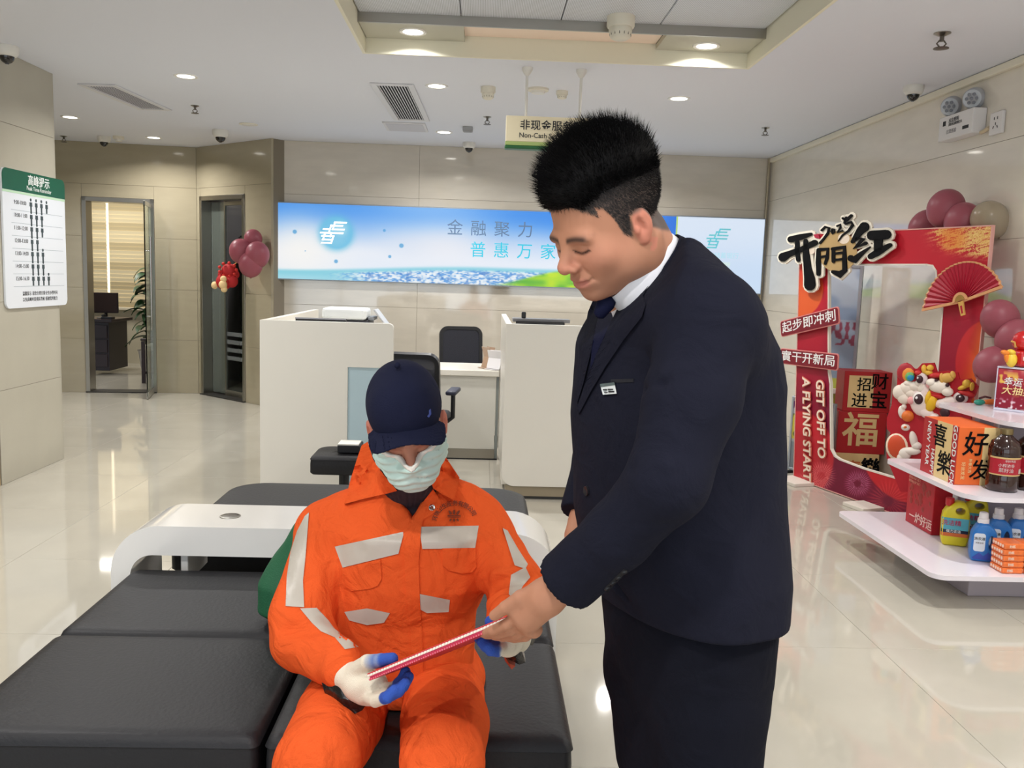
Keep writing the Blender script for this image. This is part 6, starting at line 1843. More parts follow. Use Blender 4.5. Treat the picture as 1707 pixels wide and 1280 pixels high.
# printed badge and arched lettering on the chest
def on_cloth(me, x, y, s, m_, name='lettering', off=.004, ang=0):
    """flat print: mesh in metres/photo size s laid on the jacket around photo point (x, y)"""
    bm = bmesh.new(); bm.from_mesh(me)
    for v in bm.verts:
        c, q = math.cos(ang), math.sin(ang)
        px, py = x+(v.co.x*c-v.co.y*q)*s, y-(v.co.x*q+v.co.y*c)*s
        p, n = hit(JB, px, py)
        if p is None: continue
        v.co = p-(p-CAMP).normalized()*(off+abs(v.co.z))
    bm.to_mesh(me); bm.free()
    return own(link(name, me, m_, sp))
PB = mat('print_brown', (120, 50, 24), .7)
for k, ch in enumerate('环境卫生服务有限公司'):
    a = math.radians(168-15.5*k)
    on_cloth(text_mesh(ch, 9.5, ext=0, bold=.02), 760+34*math.cos(a)-1, 868-31*math.sin(a)+2, 1, PB, ang=a-PI/2)
mb = MB()
for s, y0 in ((1, 4.5), (-1, -2.5)):
    for k in (-1, 0, 1):
        a = math.radians(90-32*k)
        L_, w_ = (8.5, 2.1) if s == 1 else (5.5, 1.7)
        d0, n0 = Vector((math.cos(a), math.sin(a)*s)), Vector((-math.sin(a)*s, math.cos(a)))
        c0 = Vector((4.6*k, y0))
        mb.face([(*(c0+d0*L_*t+n0*w_*wd), 0) for t, wd in ((0, -.6), (.35, -1), (.75, -.8), (1, 0), (.75, .8), (.35, 1), (0, .6))])
for y0, w_ in ((2.2, 11), (-.2, 11)): mb.face([(-w_, y0, 0), (-w_/3, y0-.3, 0), (w_/3, y0-.3, 0), (w_, y0, 0), (w_, y0+1.4, 0), (w_/3, y0+1.1, 0), (-w_/3, y0+1.1, 0), (-w_, y0+1.4, 0)])
on_cloth(mb.mesh('badge_print'), 757, 862, 1, PB, 'badge_print')
own(jk)

# face mask
MKM = mat('mask_cloth', (196, 222, 214), .7); MKE = mat('mask_edge', (232, 228, 218), .7)
def mask_fn(P, g, z0=-.030):
    q = HF.loc(P)
    d = head_sdf(q)*HF.sc-g
    d = smin(d, ell(q, (0, -.078, -.070), (.050, .028, .040))*HF.sc-g, .02)
    top = q[:, 2]-(-.012-.018*np.exp(-(q[:, 0]/.022)**2)*0-.10*0)-(-.020*(1-np.clip(np.abs(q[:, 0])/.06, 0, 1)))
    return d, top, q
def mask_shell(g0, g1, zt0, zt1):
    def fn(P):
        q = HF.loc(P)
        base = smin(head_sdf(q), ell(q, (0, -.076, -.072), (.050, .030, .042)), .02)*HF.sc
        pl = .0016*np.sin((q[:, 2]+.3*np.abs(q[:, 0]))*330)
        d = np.maximum(base-g1-pl, -(base-g0))
        t = (.002-.026*(1-np.clip(np.abs(q[:, 0])/.055, 0, 1)**1.0))      # upper rim dips over the nose
        u = q[:, 2]-t
        d = np.maximum(d, np.maximum(u-zt1, zt0-u)*HF.sc)
        d = np.maximum(d, (q[:, 1]-(-.022))*HF.sc)
        d = np.maximum(d, (-.118-q[:, 2])*HF.sc)
        return d
    return fn
mo = HF.o
axm = (axis(mo[0]-.10, mo[0]+.10, .0026), axis(mo[1]-.14, mo[1]+.05, .0026), axis(mo[2]-.18, mo[2]+.02, .0026))
own(skin(mask_shell(.0005, .0055, -.14, -.010), axm, 'face_mask', MKM, sp))
own(skin(mask_shell(.0005, .0068, -.0102, 0), axm, 'mask_edge', MKE, sp))
for s in (-1, 1):
    pts = [HF.w((s*.066, -.026, -.025)), HF.w((s*.076, -.004, -.012)), HF.w((s*.080, .012, .008))]
    mb = MB(); mb.tube(pts, .0016, 6); own(mb.build('ear_loop', MKE, sp, smooth=60))
    pts = [HF.w((s*.062, -.03, -.06)), HF.w((s*.074, .0, -.045)), HF.w((s*.081, .02, -.040))]
    mb = MB(); mb.tube(pts, .0016, 6); own(mb.build('ear_loop', MKE, sp, smooth=60))
# cap
CAPM = mat('cap_navy', (25, 28, 50), .85, spec=.15, bump=.2, bscale=500)
def cap_s(P):
    q = HF.loc(P)
    d = ell(q, (0, .012, .042), (.0815, .104, .094))
    d = smin(d, ell(q, (0, -.040, .060), (.062, .052, .066)), .03)
    d = crease(q, d, [(0, -.105, .03), (0, -.085, .10), (0, -.02, .150), (0, .06, .14), (0, .11, .06)], .0022, .0022)
    for s in (-1, 1): d = crease(q, d, [(s*.085, .0, .03), (s*.06, .0, .12), (0, 0, .148)], .0020, .0022)
    fr2 = sstep(.0, -.05, q[:, 1])
    d = smax(d, -(q[:, 2]-.045+4.6*q[:, 0]**2*fr2+.030*(1-fr2)), .002)
    inn = ell(q, (0, .012, .040), (.0815, .102, .098))
    d = np.maximum(d, -np.maximum(inn, q[:, 2]-.032))
    return d*HF.sc
axc = (axis(mo[0]-.13, mo[0]+.13, .0032), axis(mo[1]-.20, mo[1]+.16, .0034), axis(mo[2]-.12, mo[2]+.19, .0032))
cpo = skin(cap_s, axc, 'cap', CAPM, sp)
def visor_s(P):
    q = HF.loc(P)
    x, y, z = q[:, 0], q[:, 1], q[:, 2]
    sh = z-(.053-5.4*x*x-.20*np.clip(-.085-y, 0, 1)-1.2*np.clip(-.085-y, 0, 1)**2*0)
    d = np.abs(sh)-.0022
    R = (np.abs(x/.082)**3.6+np.abs((y+.050)/.084)**3.6)**(1/3.6)
    d = np.maximum(d*.8, (R-1)*.075)
    d = np.maximum(d, y+.045)
    d = np.maximum(d, -ell(q, (0, .012, .045), (.0795, .100, .096)))
    return d*HF.sc
own(skin(visor_s, (axis(mo[0]-.12, mo[0]+.12, .0026), axis(mo[1]-.22, mo[1]+.05, .0026), axis(mo[2]-.16, mo[2]+.06, .0026)), 'cap_visor', CAPM, sp))
mb = MB(); mb.sph(HF.w((0, .004, .1485)), .007, 12, 8); own(mb.build('cap_button', CAPM, sp, smooth=180))
CB = bvh_of(cpo)
o = drape('cap_mark', [(715, 684), (718, 681), (719, 690), (715, 696), (712, 694), (715, 690)], CB, mat('cap_mark_blue', (70, 84, 150), .5), sp, off=.001, th=.0006, step=4)
own(o); own(cpo)
# gloves: white knit back, blue coated palm and fingers
GLV = mat('glove', (255, 255, 255), .75, attr='Col', bump=.3, bscale=500)
for H, wr_, el_, blue_dir in ((HR, wrR, elR, None), (HL, wrL, elL, None)):
    lo, hi = hbox(H, .06)
    cuff = wr_+(el_-wr_).normalized()*.045
    tips = [f[3] for f in H['fingers']]+[H['thumb'][3], H['thumb'][2]]
    def gl(P, H=H, wr_=wr_, cuff=cuff):
        d = hand(P, H, 1.0, .0028)
        d = smin(d, cone(P, wr_, cuff, .034, .037), .015)
        a_ = (cuff-wr_).normalized()
        t = (P-npv(wr_)) @ npv(a_)
        return smax(d, t-.05, .004)-.0006*np.sin(t*900)*(t > 0)
    def gc(P, H=H, wr_=wr_):
        c = np.tile(np.array([222, 212, 192.]), (len(P), 1))
        dt = np.minimum.reduce([segdist(P, f[1:]) for f in H['fingers']]+[segdist(P, H['thumb'][1:])])
        ctr = npv(sum((f[3] for f in H['fingers']), Vector())/4)
        w_ = np.sqrt(((P-npv(wr_))**2).sum(1))
        e = np.sqrt(((P-ctr)**2).sum(1))
        k = np.maximum(sstep(.046, .038, e+.010*wob(P, 150)), sstep(.020, .016, np.minimum.reduce([segdist(P, f[2:]) for f in H['fingers']])))+sstep(.016, .013, segdist(P, H['thumb'][1:]))*sstep(.02, .03, w_)
        c = mixc(c, (40, 78, 168), np.clip(k, 0, 1))
        return c
    own(skin(gl, tuple(axis(lo[i]-.02, hi[i]+.02, .0034) for i in range(3)), 'glove', GLV, sp, gc))
# black oversleeve ends hanging from the cuffs
BSH = mat('black_shiny_cloth', (14, 14, 16), .22, coat=.3, bump=.4, bscale=60)
def flap(pts, name='sleeve_guard', m_=None):
    mb = MB(); n = len(pts); c = sum((Vector(p) for p in pts), Vector())/n
    vf = [mb.bm.verts.new(p) for p in pts]; cf = mb.bm.verts.new(c+Vector((0, -.018, .004)))
    vb = [mb.bm.verts.new(Vector(p)+Vector((.0, .03, .004))) for p in pts]; cb_ = mb.bm.verts.new(c+Vector((0, .045, 0)))
    for i in range(n):
        j = (i+1) % n
        mb.bm.faces.new((vf[i], vf[j], cf)); mb.bm.faces.new((vb[j], vb[i], cb_)); mb.bm.faces.new((vf[j], vf[i], vb[i], vb[j]))
    bmesh.ops.subdivide_edges(mb.bm, edges=mb.bm.edges[:], cuts=2, use_grid_fill=True, smooth=.35)
    own(mb.build(name, m_ or BSH, sp, smooth=40))
flap([P2(534, 1130, 1.80), P2(556, 1128, 1.78), P2(576, 1140, 1.76), P2(590, 1160, 1.75), P2(612, 1172, 1.74), P2(604, 1184, 1.74), P2(578, 1196, 1.74), P2(556, 1180, 1.77), P2(542, 1158, 1.79)])
flap([P2(858, 1060, 1.83), P2(874, 1052, 1.83), P2(892, 1040, 1.84), P2(896, 1058, 1.84), P2(888, 1076, 1.83), P2(878, 1074, 1.82)])
flap([P2(838, 1090, 1.77), P2(858, 1076, 1.77), P2(868, 1082, 1.77), P2(876, 1104, 1.77), P2(866, 1108, 1.77), P2(850, 1100, 1.77)])
flap([P2(838, 1088, 1.785), P2(848, 1098, 1.785), P2(859, 1110, 1.785), P2(853, 1116, 1.785), P2(842, 1102, 1.785)], 'sleeve_lining', mat('lining_rust', (170, 66, 40), .6))
# ================================================================== standing person in a dark suit
st = thing('person', 'standing person in dark navy suit, bending forward to hand over a red folder', 'person', (.36, 1.55, 0))
STINV = Matrix.Translation((-.36, -1.55, 0))
def own2(o):
    if o is not None: o.data.transform(STINV)
    return o
PHI = math.radians(25)
FWD = Vector((-math.cos(PHI), -math.sin(PHI), 0)); LAT = Vector((math.sin(PHI), -math.cos(PHI), 0))      # his front, his left
YT = 1.56
HS = Frame(at(1012, 364, 1.50), math.radians(31), math.radians(-61), math.radians(3), 1.02)
def mid(x0, x1, y, Y=YT): return P2((x0+x1)/2, y, Y)
def ringrow(x0, x1, y, a, b=None, dx=0):
    """torso ring whose silhouette on the photo runs from x0 to x1"""
    p = mid(x0, x1, y); half = (P2(x1, y, YT)-P2(x0, y, YT)).length/2*.985
    if b is None: b = math.sqrt(max(.004, half*half-(a*math.sin(PHI))**2))/math.cos(PHI)
    return (p.z, p.x+dx, p.y, a, b)
shN, shF = P2(1178, 535, 1.37), P2(1066, 520, 1.73)
elN = P2(1112, 800, 1.295); wrN = P2(948, 963, 1.405)
shF2 = shF
elF = P2(1010, 760, 1.80); wrF = P2(972, 868, 1.72)
hipC = P2(1140, 1060, YT)
nk0, nk1 = P2(1098, 478, 1.545), HS.w((0, .035, -.055))
HN = dict(palm=[(wrN, .029), (P2(912, 995, 1.425), .031), (P2(882, 1026, 1.452), .027)],
          fingers=[[P2(868, 1022, 1.452), P2(846, 1040, 1.470), P2(822, 1051, 1.500), P2(806, 1056, 1.535)],
                   [P2(874, 1034, 1.458), P2(852, 1050, 1.488), P2(828, 1057, 1.525), P2(810, 1058, 1.56)],
                   [P2(881, 1043, 1.466), P2(862, 1057, 1.502), P2(840, 1061, 1.545), P2(822, 1060, 1.58)],
                   [P2(890, 1049, 1.474), P2(876, 1060, 1.508), P2(858, 1063, 1.545), P2(842, 1062, 1.575)]],
          thumb=[P2(900, 985, 1.425), P2(868, 996, 1.440), P2(843, 1012, 1.455), P2(824, 1026, 1.472)])
HFAR = dict(palm=[(wrF, .026), (P2(966, 892, 1.70), .028), (P2(968, 915, 1.69), .026)],
            fingers=[[P2(960+6*k, 925, 1.68+.018*k), P2(958+6*k, 950, 1.68+.018*k), P2(962+6*k, 970, 1.68+.018*k), P2(968+6*k, 984, 1.685+.018*k)] for k in range(4)],
            thumb=[P2(962, 890, 1.69), P2(956, 910, 1.665), P2(958, 930, 1.66), P2(962, 944, 1.66)])
kneeN, kneeF = Vector((.425, 1.47, .50)), Vector((.435, 1.65, .50))
ankN, ankF = Vector((.45, 1.46, .09)), Vector((.46, 1.67, .09))
hipN, hipF = hipC+LAT*.085+Vector((0, 0, .0)), hipC-LAT*.085
def body2(P):
    d = loft(P, [(hipC.z-.12, hipC.x+.02, hipC.y, .125, .085), (hipC.z+.05, hipC.x+.01, hipC.y, .14, .10), (P2(1125, 830, YT).z, P2(1125, 830, YT).x, YT, .15, .11), (P2(1124, 650, YT).z, P2(1124, 650, YT).x, YT, .165, .115), (P2(1115, 540, YT).z, P2(1115, 540, YT).x, YT, .155, .10), (P2(1105, 490, YT).z, P2(1105, 490, YT).x, YT, .11, .08)], phi=-(PI/2-PHI))
    for a, b, c in ((hipN, kneeN, ankN), (hipF, kneeF, ankF)):
        d = smin(d, chain(P, [a, b, c], [.075, .050, .036]), .03)
        d = smin(d, cone(P, c+Vector((.03, 0, -.05)), c+Vector((-.13, -.03, -.06)), .036, .030), .02)
    for a, b, c in ((shN, elN, wrN), (shF, elF, wrF)):
        d = smin(d, chain(P, [a, b, c], [.050, .042, .029]), .03)
    nk = chain(P, [nk0, nk1], [.062, .060])
    nk = smin(nk, cone(P, nk0+LAT*.03+FWD*.035+Vector((0, 0, -.02)), HS.w((.058, .025, -.045)), .014, .018), .02)
    d = smin(d, nk, .03)
    d = smin(d, within(P, HS.o-.22, HS.o+.22, lambda Q: head_sdf(HS.loc(Q))*HS.sc), .018)
    for H in (HN, HFAR):
        lo, hi = hbox(H)
        d = smin(d, within(P, lo, hi, lambda Q: hand(Q, H, 1.0)), .012)
    return d
def scalp(q):
    """0..1 mask of hair-covered skin in head coordinates"""
    x, y, z = np.abs(q[:, 0]), q[:, 1], q[:, 2]
    line = .058-.9*np.clip(y+.075, 0, .03)-.25*np.clip(x-.03, 0, 1)                 # front hairline height
    line = np.where(y > -.052, np.interp(y, [-.052, -.042, -.034, -.027, -.016, -.008, .012, .028, .05, .075, .12], [.046, .038, .020, -.012, -.024, .010, .012, -.030, -.046, -.062, -.066]), line)
    return sstep(-.004, .006, z-line)
def skin2(P):
    q = HS.loc(P)
    c = np.tile(np.array([178, 126, 100.]), (len(P), 1))
    hd = np.sqrt((q**2).sum(1)) < .2
    x = np.abs(q[:, 0])
    c = mixc(c, (206, 138, 116), np.exp(-((x-.045)/.025)**2-((q[:, 2]+.03)/.025)**2)*(q[:, 1] < -.02)*.5*hd)
    c = mixc(c, (200, 130, 112), np.exp(-((x)/.018)**2-((q[:, 2]+.034)/.016)**2)*(q[:, 1] < -.08)*.6*hd)
    lip = np.exp(-((q[:, 2]+.0668)/.0085)**4)*sstep(.027, .018, x)*(q[:, 1] < -.085)
    c = mixc(c, (176, 104, 96), lip*.75*hd)
    by = .0070+.0040*np.cos((x-.030)*70)
    br = np.exp(-((q[:, 2]-by)/.0040)**2)*sstep(.008, .014, x)*sstep(.056, .046, x)*(q[:, 1] < -.045)
    c = mixc(c, (56, 42, 38), br*.9*hd)
    lash = np.exp(-((q[:, 2]+.0155-.004*np.clip((x-.031)/.016, -1, 1)**2)/.0022)**2)*(np.abs(x-.031) < .0165)*(q[:, 1] < -.05)
    c = mixc(c, (44, 28, 26), lash*.9*hd)
    c = mixc(c, (205, 122, 106), (x > .078)*.5*hd)
    st_ = np.exp(-((q[:, 2]+.085)/.03)**2)*(q[:, 1] < -.02)
    c = mixc(c, (168, 122, 104), st_*.25*hd)
    sc_ = scalp(q)*hd
    side = sstep(.075, .035, q[:, 2]+.35*np.clip(q[:, 1], 0, 1))
    c = mixc(c, mixc((24, 21, 21), (84, 70, 64), side), sc_)
    return c
o_ = HS.o
lo, hi = np.array([-.06, 1.20, .0]), np.array([.66, 1.90, 1.74])
xh = [(float(at(800, 1030, 1.5).x), float(at(960, 1030, 1.5).x), .0033), (o_[0]-.13, o_[0]+.13, .0030)]
yh = [(o_[1]-.14, o_[1]+.12, .0030)]
zh = [(o_[2]-.15, o_[2]+.11, .0028), (float(at(850, 1075, 1.5).z), float(at(850, 960, 1.5).z), .0032)]
own2(skin(body2, (axis(-.08, .68, .009, xh), axis(1.19, 1.92, .009, yh), axis(.0, 1.74, .009, zh)), 'body', SKIN, st, skin2))

# ---------------------------------------------------------------- hair
HAIR = mat('hair_black', (11, 10, 11), .7, spec=.15)
def hcap(P):
    q = HS.loc(P)
    d = head_sdf(q)
    m_ = scalp(q)
    top = sstep(.044, .104, q[:, 2]+.36*np.clip(-q[:, 1]-.03, 0, 1)+.12*q[:, 1]-.28*np.clip(np.abs(q[:, 0])-.048, 0, 1))
    g = -.003+.020*top
    cap_ = d-g
    x = np.abs(q[:, 0])
    cut = (.5-m_)*.02
    cut2 = -(q[:, 2]+.35*np.clip(-q[:, 1]-.04, 0, 1)+.18*q[:, 1]-.036-.008*wob(q, 130))            # keeps the thick top only
    return np.maximum(cap_, cut)*HS.sc-.0018*wob(P, 240)*.5*top
hx = [axis(o_[i]-.15, o_[i]+.15, .0032) for i in range(3)]
own2(skin(hcap, hx, 'hair', HAIR, st))
def strands(N, seed, zone):
    rs = np.random.RandomState(seed)
    th = np.arccos(rs.uniform(-.75, 1, N*4)); ph = rs.uniform(0, 2*PI, N*4)
    dirs = np.stack([np.sin(th)*np.cos(ph), np.sin(th)*np.sin(ph), np.cos(th)], 1).astype(F32)
    c0 = np.array([0, .01, .035], F32)
    r = np.full(len(dirs), .06, F32)
    for _ in range(14):                               # march out to the scalp
        r -= head_sdf(c0+dirs*r[:, None])*.9
    root = c0+dirs*r[:, None]
    m_ = scalp(root)
    e = 1e-3
    nrm = np.stack([head_sdf(root+np.eye(3, dtype=F32)[k]*e)-head_sdf(root-np.eye(3, dtype=F32)[k]*e) for k in range(3)], 1); nrm /= np.linalg.norm(nrm, axis=1)[:, None]+1e-9
    top = sstep(.038, .104, root[:, 2]+.36*np.clip(-root[:, 1]-.03, 0, 1)+.12*root[:, 1]-.28*np.clip(np.abs(root[:, 0])-.048, 0, 1))
    ear = (np.abs(root[:, 0]) > .0785) & (root[:, 2] < .02)
    ok = (m_ > rs.uniform(.25, .8, len(root))) & ~ear & ((top > .12) if zone == 'top' else (top < .55))
    root, nrm, top = root[ok][:N], nrm[ok][:N], top[ok][:N]
    n = len(root)
    j = rs.normal(0, 1, (n, 3)).astype(F32)
    if zone == 'top':
        d = nrm*.8+np.array([0, -.28, .55], F32)*np.clip(.4+root[:, 2:3]*8, .2, 1.2)+j*.20
        L = (.006+.030*top)*rs.uniform(.6, 1.3, n); wd = .0008
    else:
        d = nrm*.45+np.array([0, .25, -.55], F32)+j*.14
        L = (.007+.008*top)*rs.uniform(.7, 1.2, n); wd = .0005
    d /= np.linalg.norm(d, axis=1)[:, None]
    t = np.cross(d, np.roll(nrm, 1, 1)+.01); t /= np.linalg.norm(t, axis=1)[:, None]+1e-9
    b = np.cross(d, t)
    root = root-nrm*.001
    tip = root+d*L[:, None]
    A_ = [root+wd*(t*math.cos(2*PI*k/3)+b*math.sin(2*PI*k/3)) for k in range(3)]
    co = np.stack(A_+[tip], 1).reshape(-1, 3)
    co = (co*HS.sc) @ HS.Rn.T+HS.o
    i = np.arange(n)*4
    f = np.concatenate([np.stack([i, i+1, i+3], 1), np.stack([i+1, i+2, i+3], 1), np.stack([i+2, i, i+3], 1)])
    me = bpy.data.meshes.new('hair_strands'); me.from_pydata(co.tolist(), [], f.tolist())
    return me
o = own2(link('hair_strands', strands(15000, 1, 'top'), HAIR, st)); o['kind'] = 'stuff'
o = own2(link('hair_strands', strands(14000, 2, 'side'), mat('hair_side', (30, 26, 26), .5), st)); o['kind'] = 'stuff'

# ---------------------------------------------------------------- suit
SUIT = mat('suit_navy', (25, 26, 38), .9, spec=.12, bump=.12, bscale=600, wrinkle=.22)
rows = [ringrow(1012, 1248, 1052, .205), ringrow(1000, 1282, 1000, .21), ringrow(982, 1291, 940, .212), ringrow(968, 1288, 860, .208), ringrow(965, 1284, 780, .205), ringrow(962, 1284, 700, .208), ringrow(967, 1281, 630, .212), ringrow(974, 1268, 570, .208), ringrow(984, 1240, 515, .185), ringrow(1000, 1205, 475, .15), ringrow(1030, 1165, 440, .105), ringrow(1060, 1140, 410, .07)]
def torso2(P): return loft(P, rows, phi=-(PI/2-PHI), n=2.35)
def L2(*pp): return [P2(x, y, Y) for x, y, Y in pp]
# the collar is a band round the neck, its plane read from the photograph
cb_, cf_ = P2(1110, 388, 1.56), P2(1026, 508, 1.50)
cen = (cb_+cf_)/2; ux = (cf_-cb_).normalized(); vy = Vector((.0, -.99, -.12)); vy = (vy-ux*vy.dot(ux)).normalized(); wz = ux.cross(vy)
if wz.z < 0: wz = -wz
ra = (cf_-cb_).length/2*.98; rb_ = .064
def suit_s(P):
    d = torso2(P)
    d = smin(d, chain(P, [shF+Vector((0, -.04, 0)), shF], [.075, .072]), .06)
    d = smin(d, chain(P, [shN+Vector((-.03, .10, .03)), shN], [.085, .083]), .07)
    an = chain(P, [shN+Vector((0, .0, 0)), shN*.5+elN*.5+Vector((.006, -.006, .0)), elN, elN*.5+wrN*.5+Vector((.004, -.004, -.006)), wrN+Vector((.0, .0, -.003))], [.081, .071, .060, .052, .053], .02)
    d = smin(d, an, .006)
    af = chain(P, [shF, elF, wrF], [.072, .064, .050], .02)
    d = smin(d, af, .02)
    d = d-.0016*wob(P, 20, 1.1)-.0008*wob(P, 47, .2)
    for pp, dep, wd in (
        (L2((1082, 650, 1.33), (1110, 640, 1.29), (1160, 630, 1.28), (1210, 625, 1.30)), .008, .010), (L2((1085, 640, 1.34), (1120, 622, 1.29), (1170, 612, 1.28)), -.005, .010),
        (L2((1095, 615, 1.34), (1140, 585, 1.30), (1200, 560, 1.30), (1245, 552, 1.33)), .005, .010), (L2((1105, 590, 1.34), (1150, 565, 1.31), (1190, 545, 1.30)), -.004, .010),
        (L2((1046, 788, 1.36), (1062, 782, 1.28), (1084, 792, 1.262)), .007, .009), (L2((1044, 806, 1.36), (1070, 806, 1.27), (1098, 822, 1.255)), -.005, .011), (L2((1055, 770, 1.36), (1085, 765, 1.29), (1110, 775, 1.24)), -.005, .010),
        (L2((1045, 835, 1.34), (1080, 850, 1.28), (1120, 880, 1.26)), .005, .012), (L2((1068, 700, 1.37), (1082, 650, 1.37), (1096, 590, 1.36), (1112, 555, 1.35)), .010, .007),
        (L2((1062, 770, 1.37), (1066, 720, 1.37), (1080, 660, 1.37)), .012, .010),
        (L2((1000, 830, 1.40), (1040, 850, 1.38)), .004, .014), (L2((1180, 880, 1.38), (1230, 860, 1.40), (1282, 850, 1.5)), .004, .016), (L2((1160, 930, 1.36), (1210, 940, 1.38), (1285, 930, 1.5)), .004, .018),
        (L2((1020, 640, 1.40), (1050, 632, 1.38)), .002, .006)):
        d = crease(P, d, pp, dep, wd)
    # neck opening and open front above the first button
    d = smax(d, (P-npv(cen)) @ npv(wz)+.016, .006)
    # hem and cuffs cut clean
    d = smax(d, (P2(1120, 1058, 1.40).z-P[:, 2]), .004)
    ax_ = (wrN-elN).normalized()
    t = (P-npv(wrN+ax_*.010)) @ npv(ax_)
    near = np.sqrt(((P-npv(wrN))**2).sum(1)) < .14
    d = np.where(near & (t > -.07), np.maximum(d, t), d)
    ax2 = (wrF-elF).normalized()
    t = (P-npv(wrF-ax2*.01)) @ npv(ax2)
    near = np.sqrt(((P-npv(wrF))**2).sum(1)) < .085
    d = np.where(near, np.maximum(d, np.where(np.sqrt(((P-npv(wrF))**2).sum(1)) < .085, t, -1)), d)
    return d
ja = skin(suit_s, (axis(-.08, .66, .0055), axis(1.16, 1.92, .0058), axis(.72, 1.60, .0055)), 'suit_jacket', SUIT, st)
# shirt with collar, tie
SHIRT = mat('shirt_white', (226, 226, 232), .6)
col0, col1 = nk0+(nk1-nk0)*.10, nk0+(nk1-nk0)*.62
def shirt_s(P):
    d = smax(loft(P, [(r[0], r[1], r[2], r[3]-.022, r[4]-.020) for r in rows if r[0] > .95 and r[3] > .1], phi=-(PI/2-PHI)), (P-npv(cen)) @ npv(wz)+.034, .006)
    return d
own2(skin(shirt_s, (axis(.0, .60, .008), axis(1.28, 1.84, .008), axis(.9, 1.56, .008)), 'shirt', SHIRT, st))
mb = MB(); n = 48; rings = []
for (s, h) in ((1.03, -.034), (1.01, -.006), (.970, .012), (.955, .013), (.975, -.006), (.985, -.034)):
    rings.append([mb.bm.verts.new(cen+ux*(ra*s*math.cos(2*PI*k/n))+vy*(rb_*s*math.sin(2*PI*k/n))+wz*h) for k in range(n)])
for a, b in zip(rings, rings[1:]+rings[:1]):
    for k in range(n): mb.bm.faces.new((a[k], a[(k+1) % n], b[(k+1) % n], b[k]))
own2(mb.build('shirt_collar', SHIRT, st, smooth=60))
# dark jacket collar standing outside the shirt collar
mb = MB(); rings = []
for (s, h) in ((1.16, -.060), (1.13, -.030), (1.07, -.013), (1.045, -.013), (1.06, -.030), (1.08, -.06)):
    rings.append([mb.bm.verts.new(cen+ux*(ra*s*math.cos(a))+vy*(rb_*s*1.05*math.sin(a))+wz*(h-.05*max(0, math.cos(a))**2)) for a in [math.radians(62+k*236/40) for k in range(41)]])
for a, b in zip(rings, rings[1:]+rings[:1]):
    for k in range(40): mb.bm.faces.new((a[k], a[k+1], b[k+1], b[k]))
own2(mb.build('jacket_collar', SUIT, st, smooth=60))
JS = bvh_of(ja)
own2(drape('lapel', [(1098, 430), (1082, 474), (1072, 492), (1076, 508), (1070, 528), (1040, 566), (1010, 610), (985, 652), (965, 690), (961, 680), (975, 640), (994, 590), (1014, 545), (1036, 500), (1064, 462)], JS, SUIT, st, off=.008, th=.006, step=7))
own2(drape('lapel', [(992, 492), (1000, 500), (994, 540), (984, 590), (972, 640), (962, 672), (963, 640), (970, 580), (980, 520)], JS, SUIT, st, off=.010, th=.004, step=7))
own2(drape('shirt_front', [(1016, 500), (1042, 488), (1036, 510), (1024, 536), (1019, 520)], JS, SHIRT, st, off=.0050, th=.002, step=6))
own2(drape('necktie', [(1000, 497), (1016, 499), (1020, 520), (1023, 534), (1009, 566), (994, 598), (984, 620), (986, 580), (993, 545), (999, 520)], JS, mat('tie_navy', (14, 17, 44), .75, spec=.15), st, off=.0065, th=.004, step=6))
own2(drape('breast_pocket', [(1018, 632), (1056, 631), (1056, 637), (1018, 638)], JS, mat('suit_edge', (18, 18, 26), .8), st, off=.002, th=.002, step=6))
own2(drape('sleeve_vent', [(1008, 980), (1040, 948), (1044, 954), (1012, 988)], JS, mat('suit_edge'), st, off=.002, th=.002, step=6))
for k in range(4):
    p, n_ = hit(JS, 1012+9.5*k, 980-9*k)
    if p is not None:
        mb = MB(); mb.lathe([(.0001, .003), (.0045, .003), (.0055, .001), (.0055, -.003)], 14, M=Matrix.Translation(p) @ n_.to_track_quat('Z', 'Y').to_matrix().to_4x4()); own2(mb.build('cuff_button', mat('button_dark', (24, 24, 30), .4), st, smooth=50))
p, n_ = hit(JS, 979, 818)
if p is not None:
    mb = MB(); mb.lathe([(.0001, .002), (.006, .003), (.0085, .004), (.009, .001), (.009, -.003)], 18, M=Matrix.Translation(p) @ n_.to_track_quat('Z', 'Y').to_matrix().to_4x4()); own2(mb.build('jacket_button', mat('button_dark'), st, smooth=50))
mb = MB(); mb.lathe([(.004, -.024), (.010, -.020), (.016, .004), (.014, .014), (.006, .018)], 16, sy=.8, M=Matrix.Translation(P2(1008, 509, 1.502)) @ Matrix.Rotation(.5, 4, 'Y')); own2(mb.build('tie_knot', mat('tie_navy'), st, smooth=180))
# name badge
own2(drape('name_badge', [(1000, 640), (1024, 637), (1028, 656), (1005, 658)], JS, mat('badge_white', (222, 226, 226), .25), st, off=.005, th=.004, step=8, smooth=False))
own2(drape('badge_band', [(1000, 640), (1024, 637), (1025, 642), (1001, 645)], JS, mat('badge_grey', (88, 100, 100), .3), st, off=.0062, th=.001, step=8, smooth=False))
for (x0, y0, x1, y1) in ((1005, 648.5, 1012, 650.5), (1013, 648, 1022, 650), (1007, 653, 1013, 654.5), (1014, 651.5, 1024, 654)):
    own2(drape('badge_print', [(x0, y0), (x1, y0), (x1, y1), (x0, y1)], JS, BLACKTXT, st, off=.0062, th=.0008, step=8, smooth=False))
own2(ja)
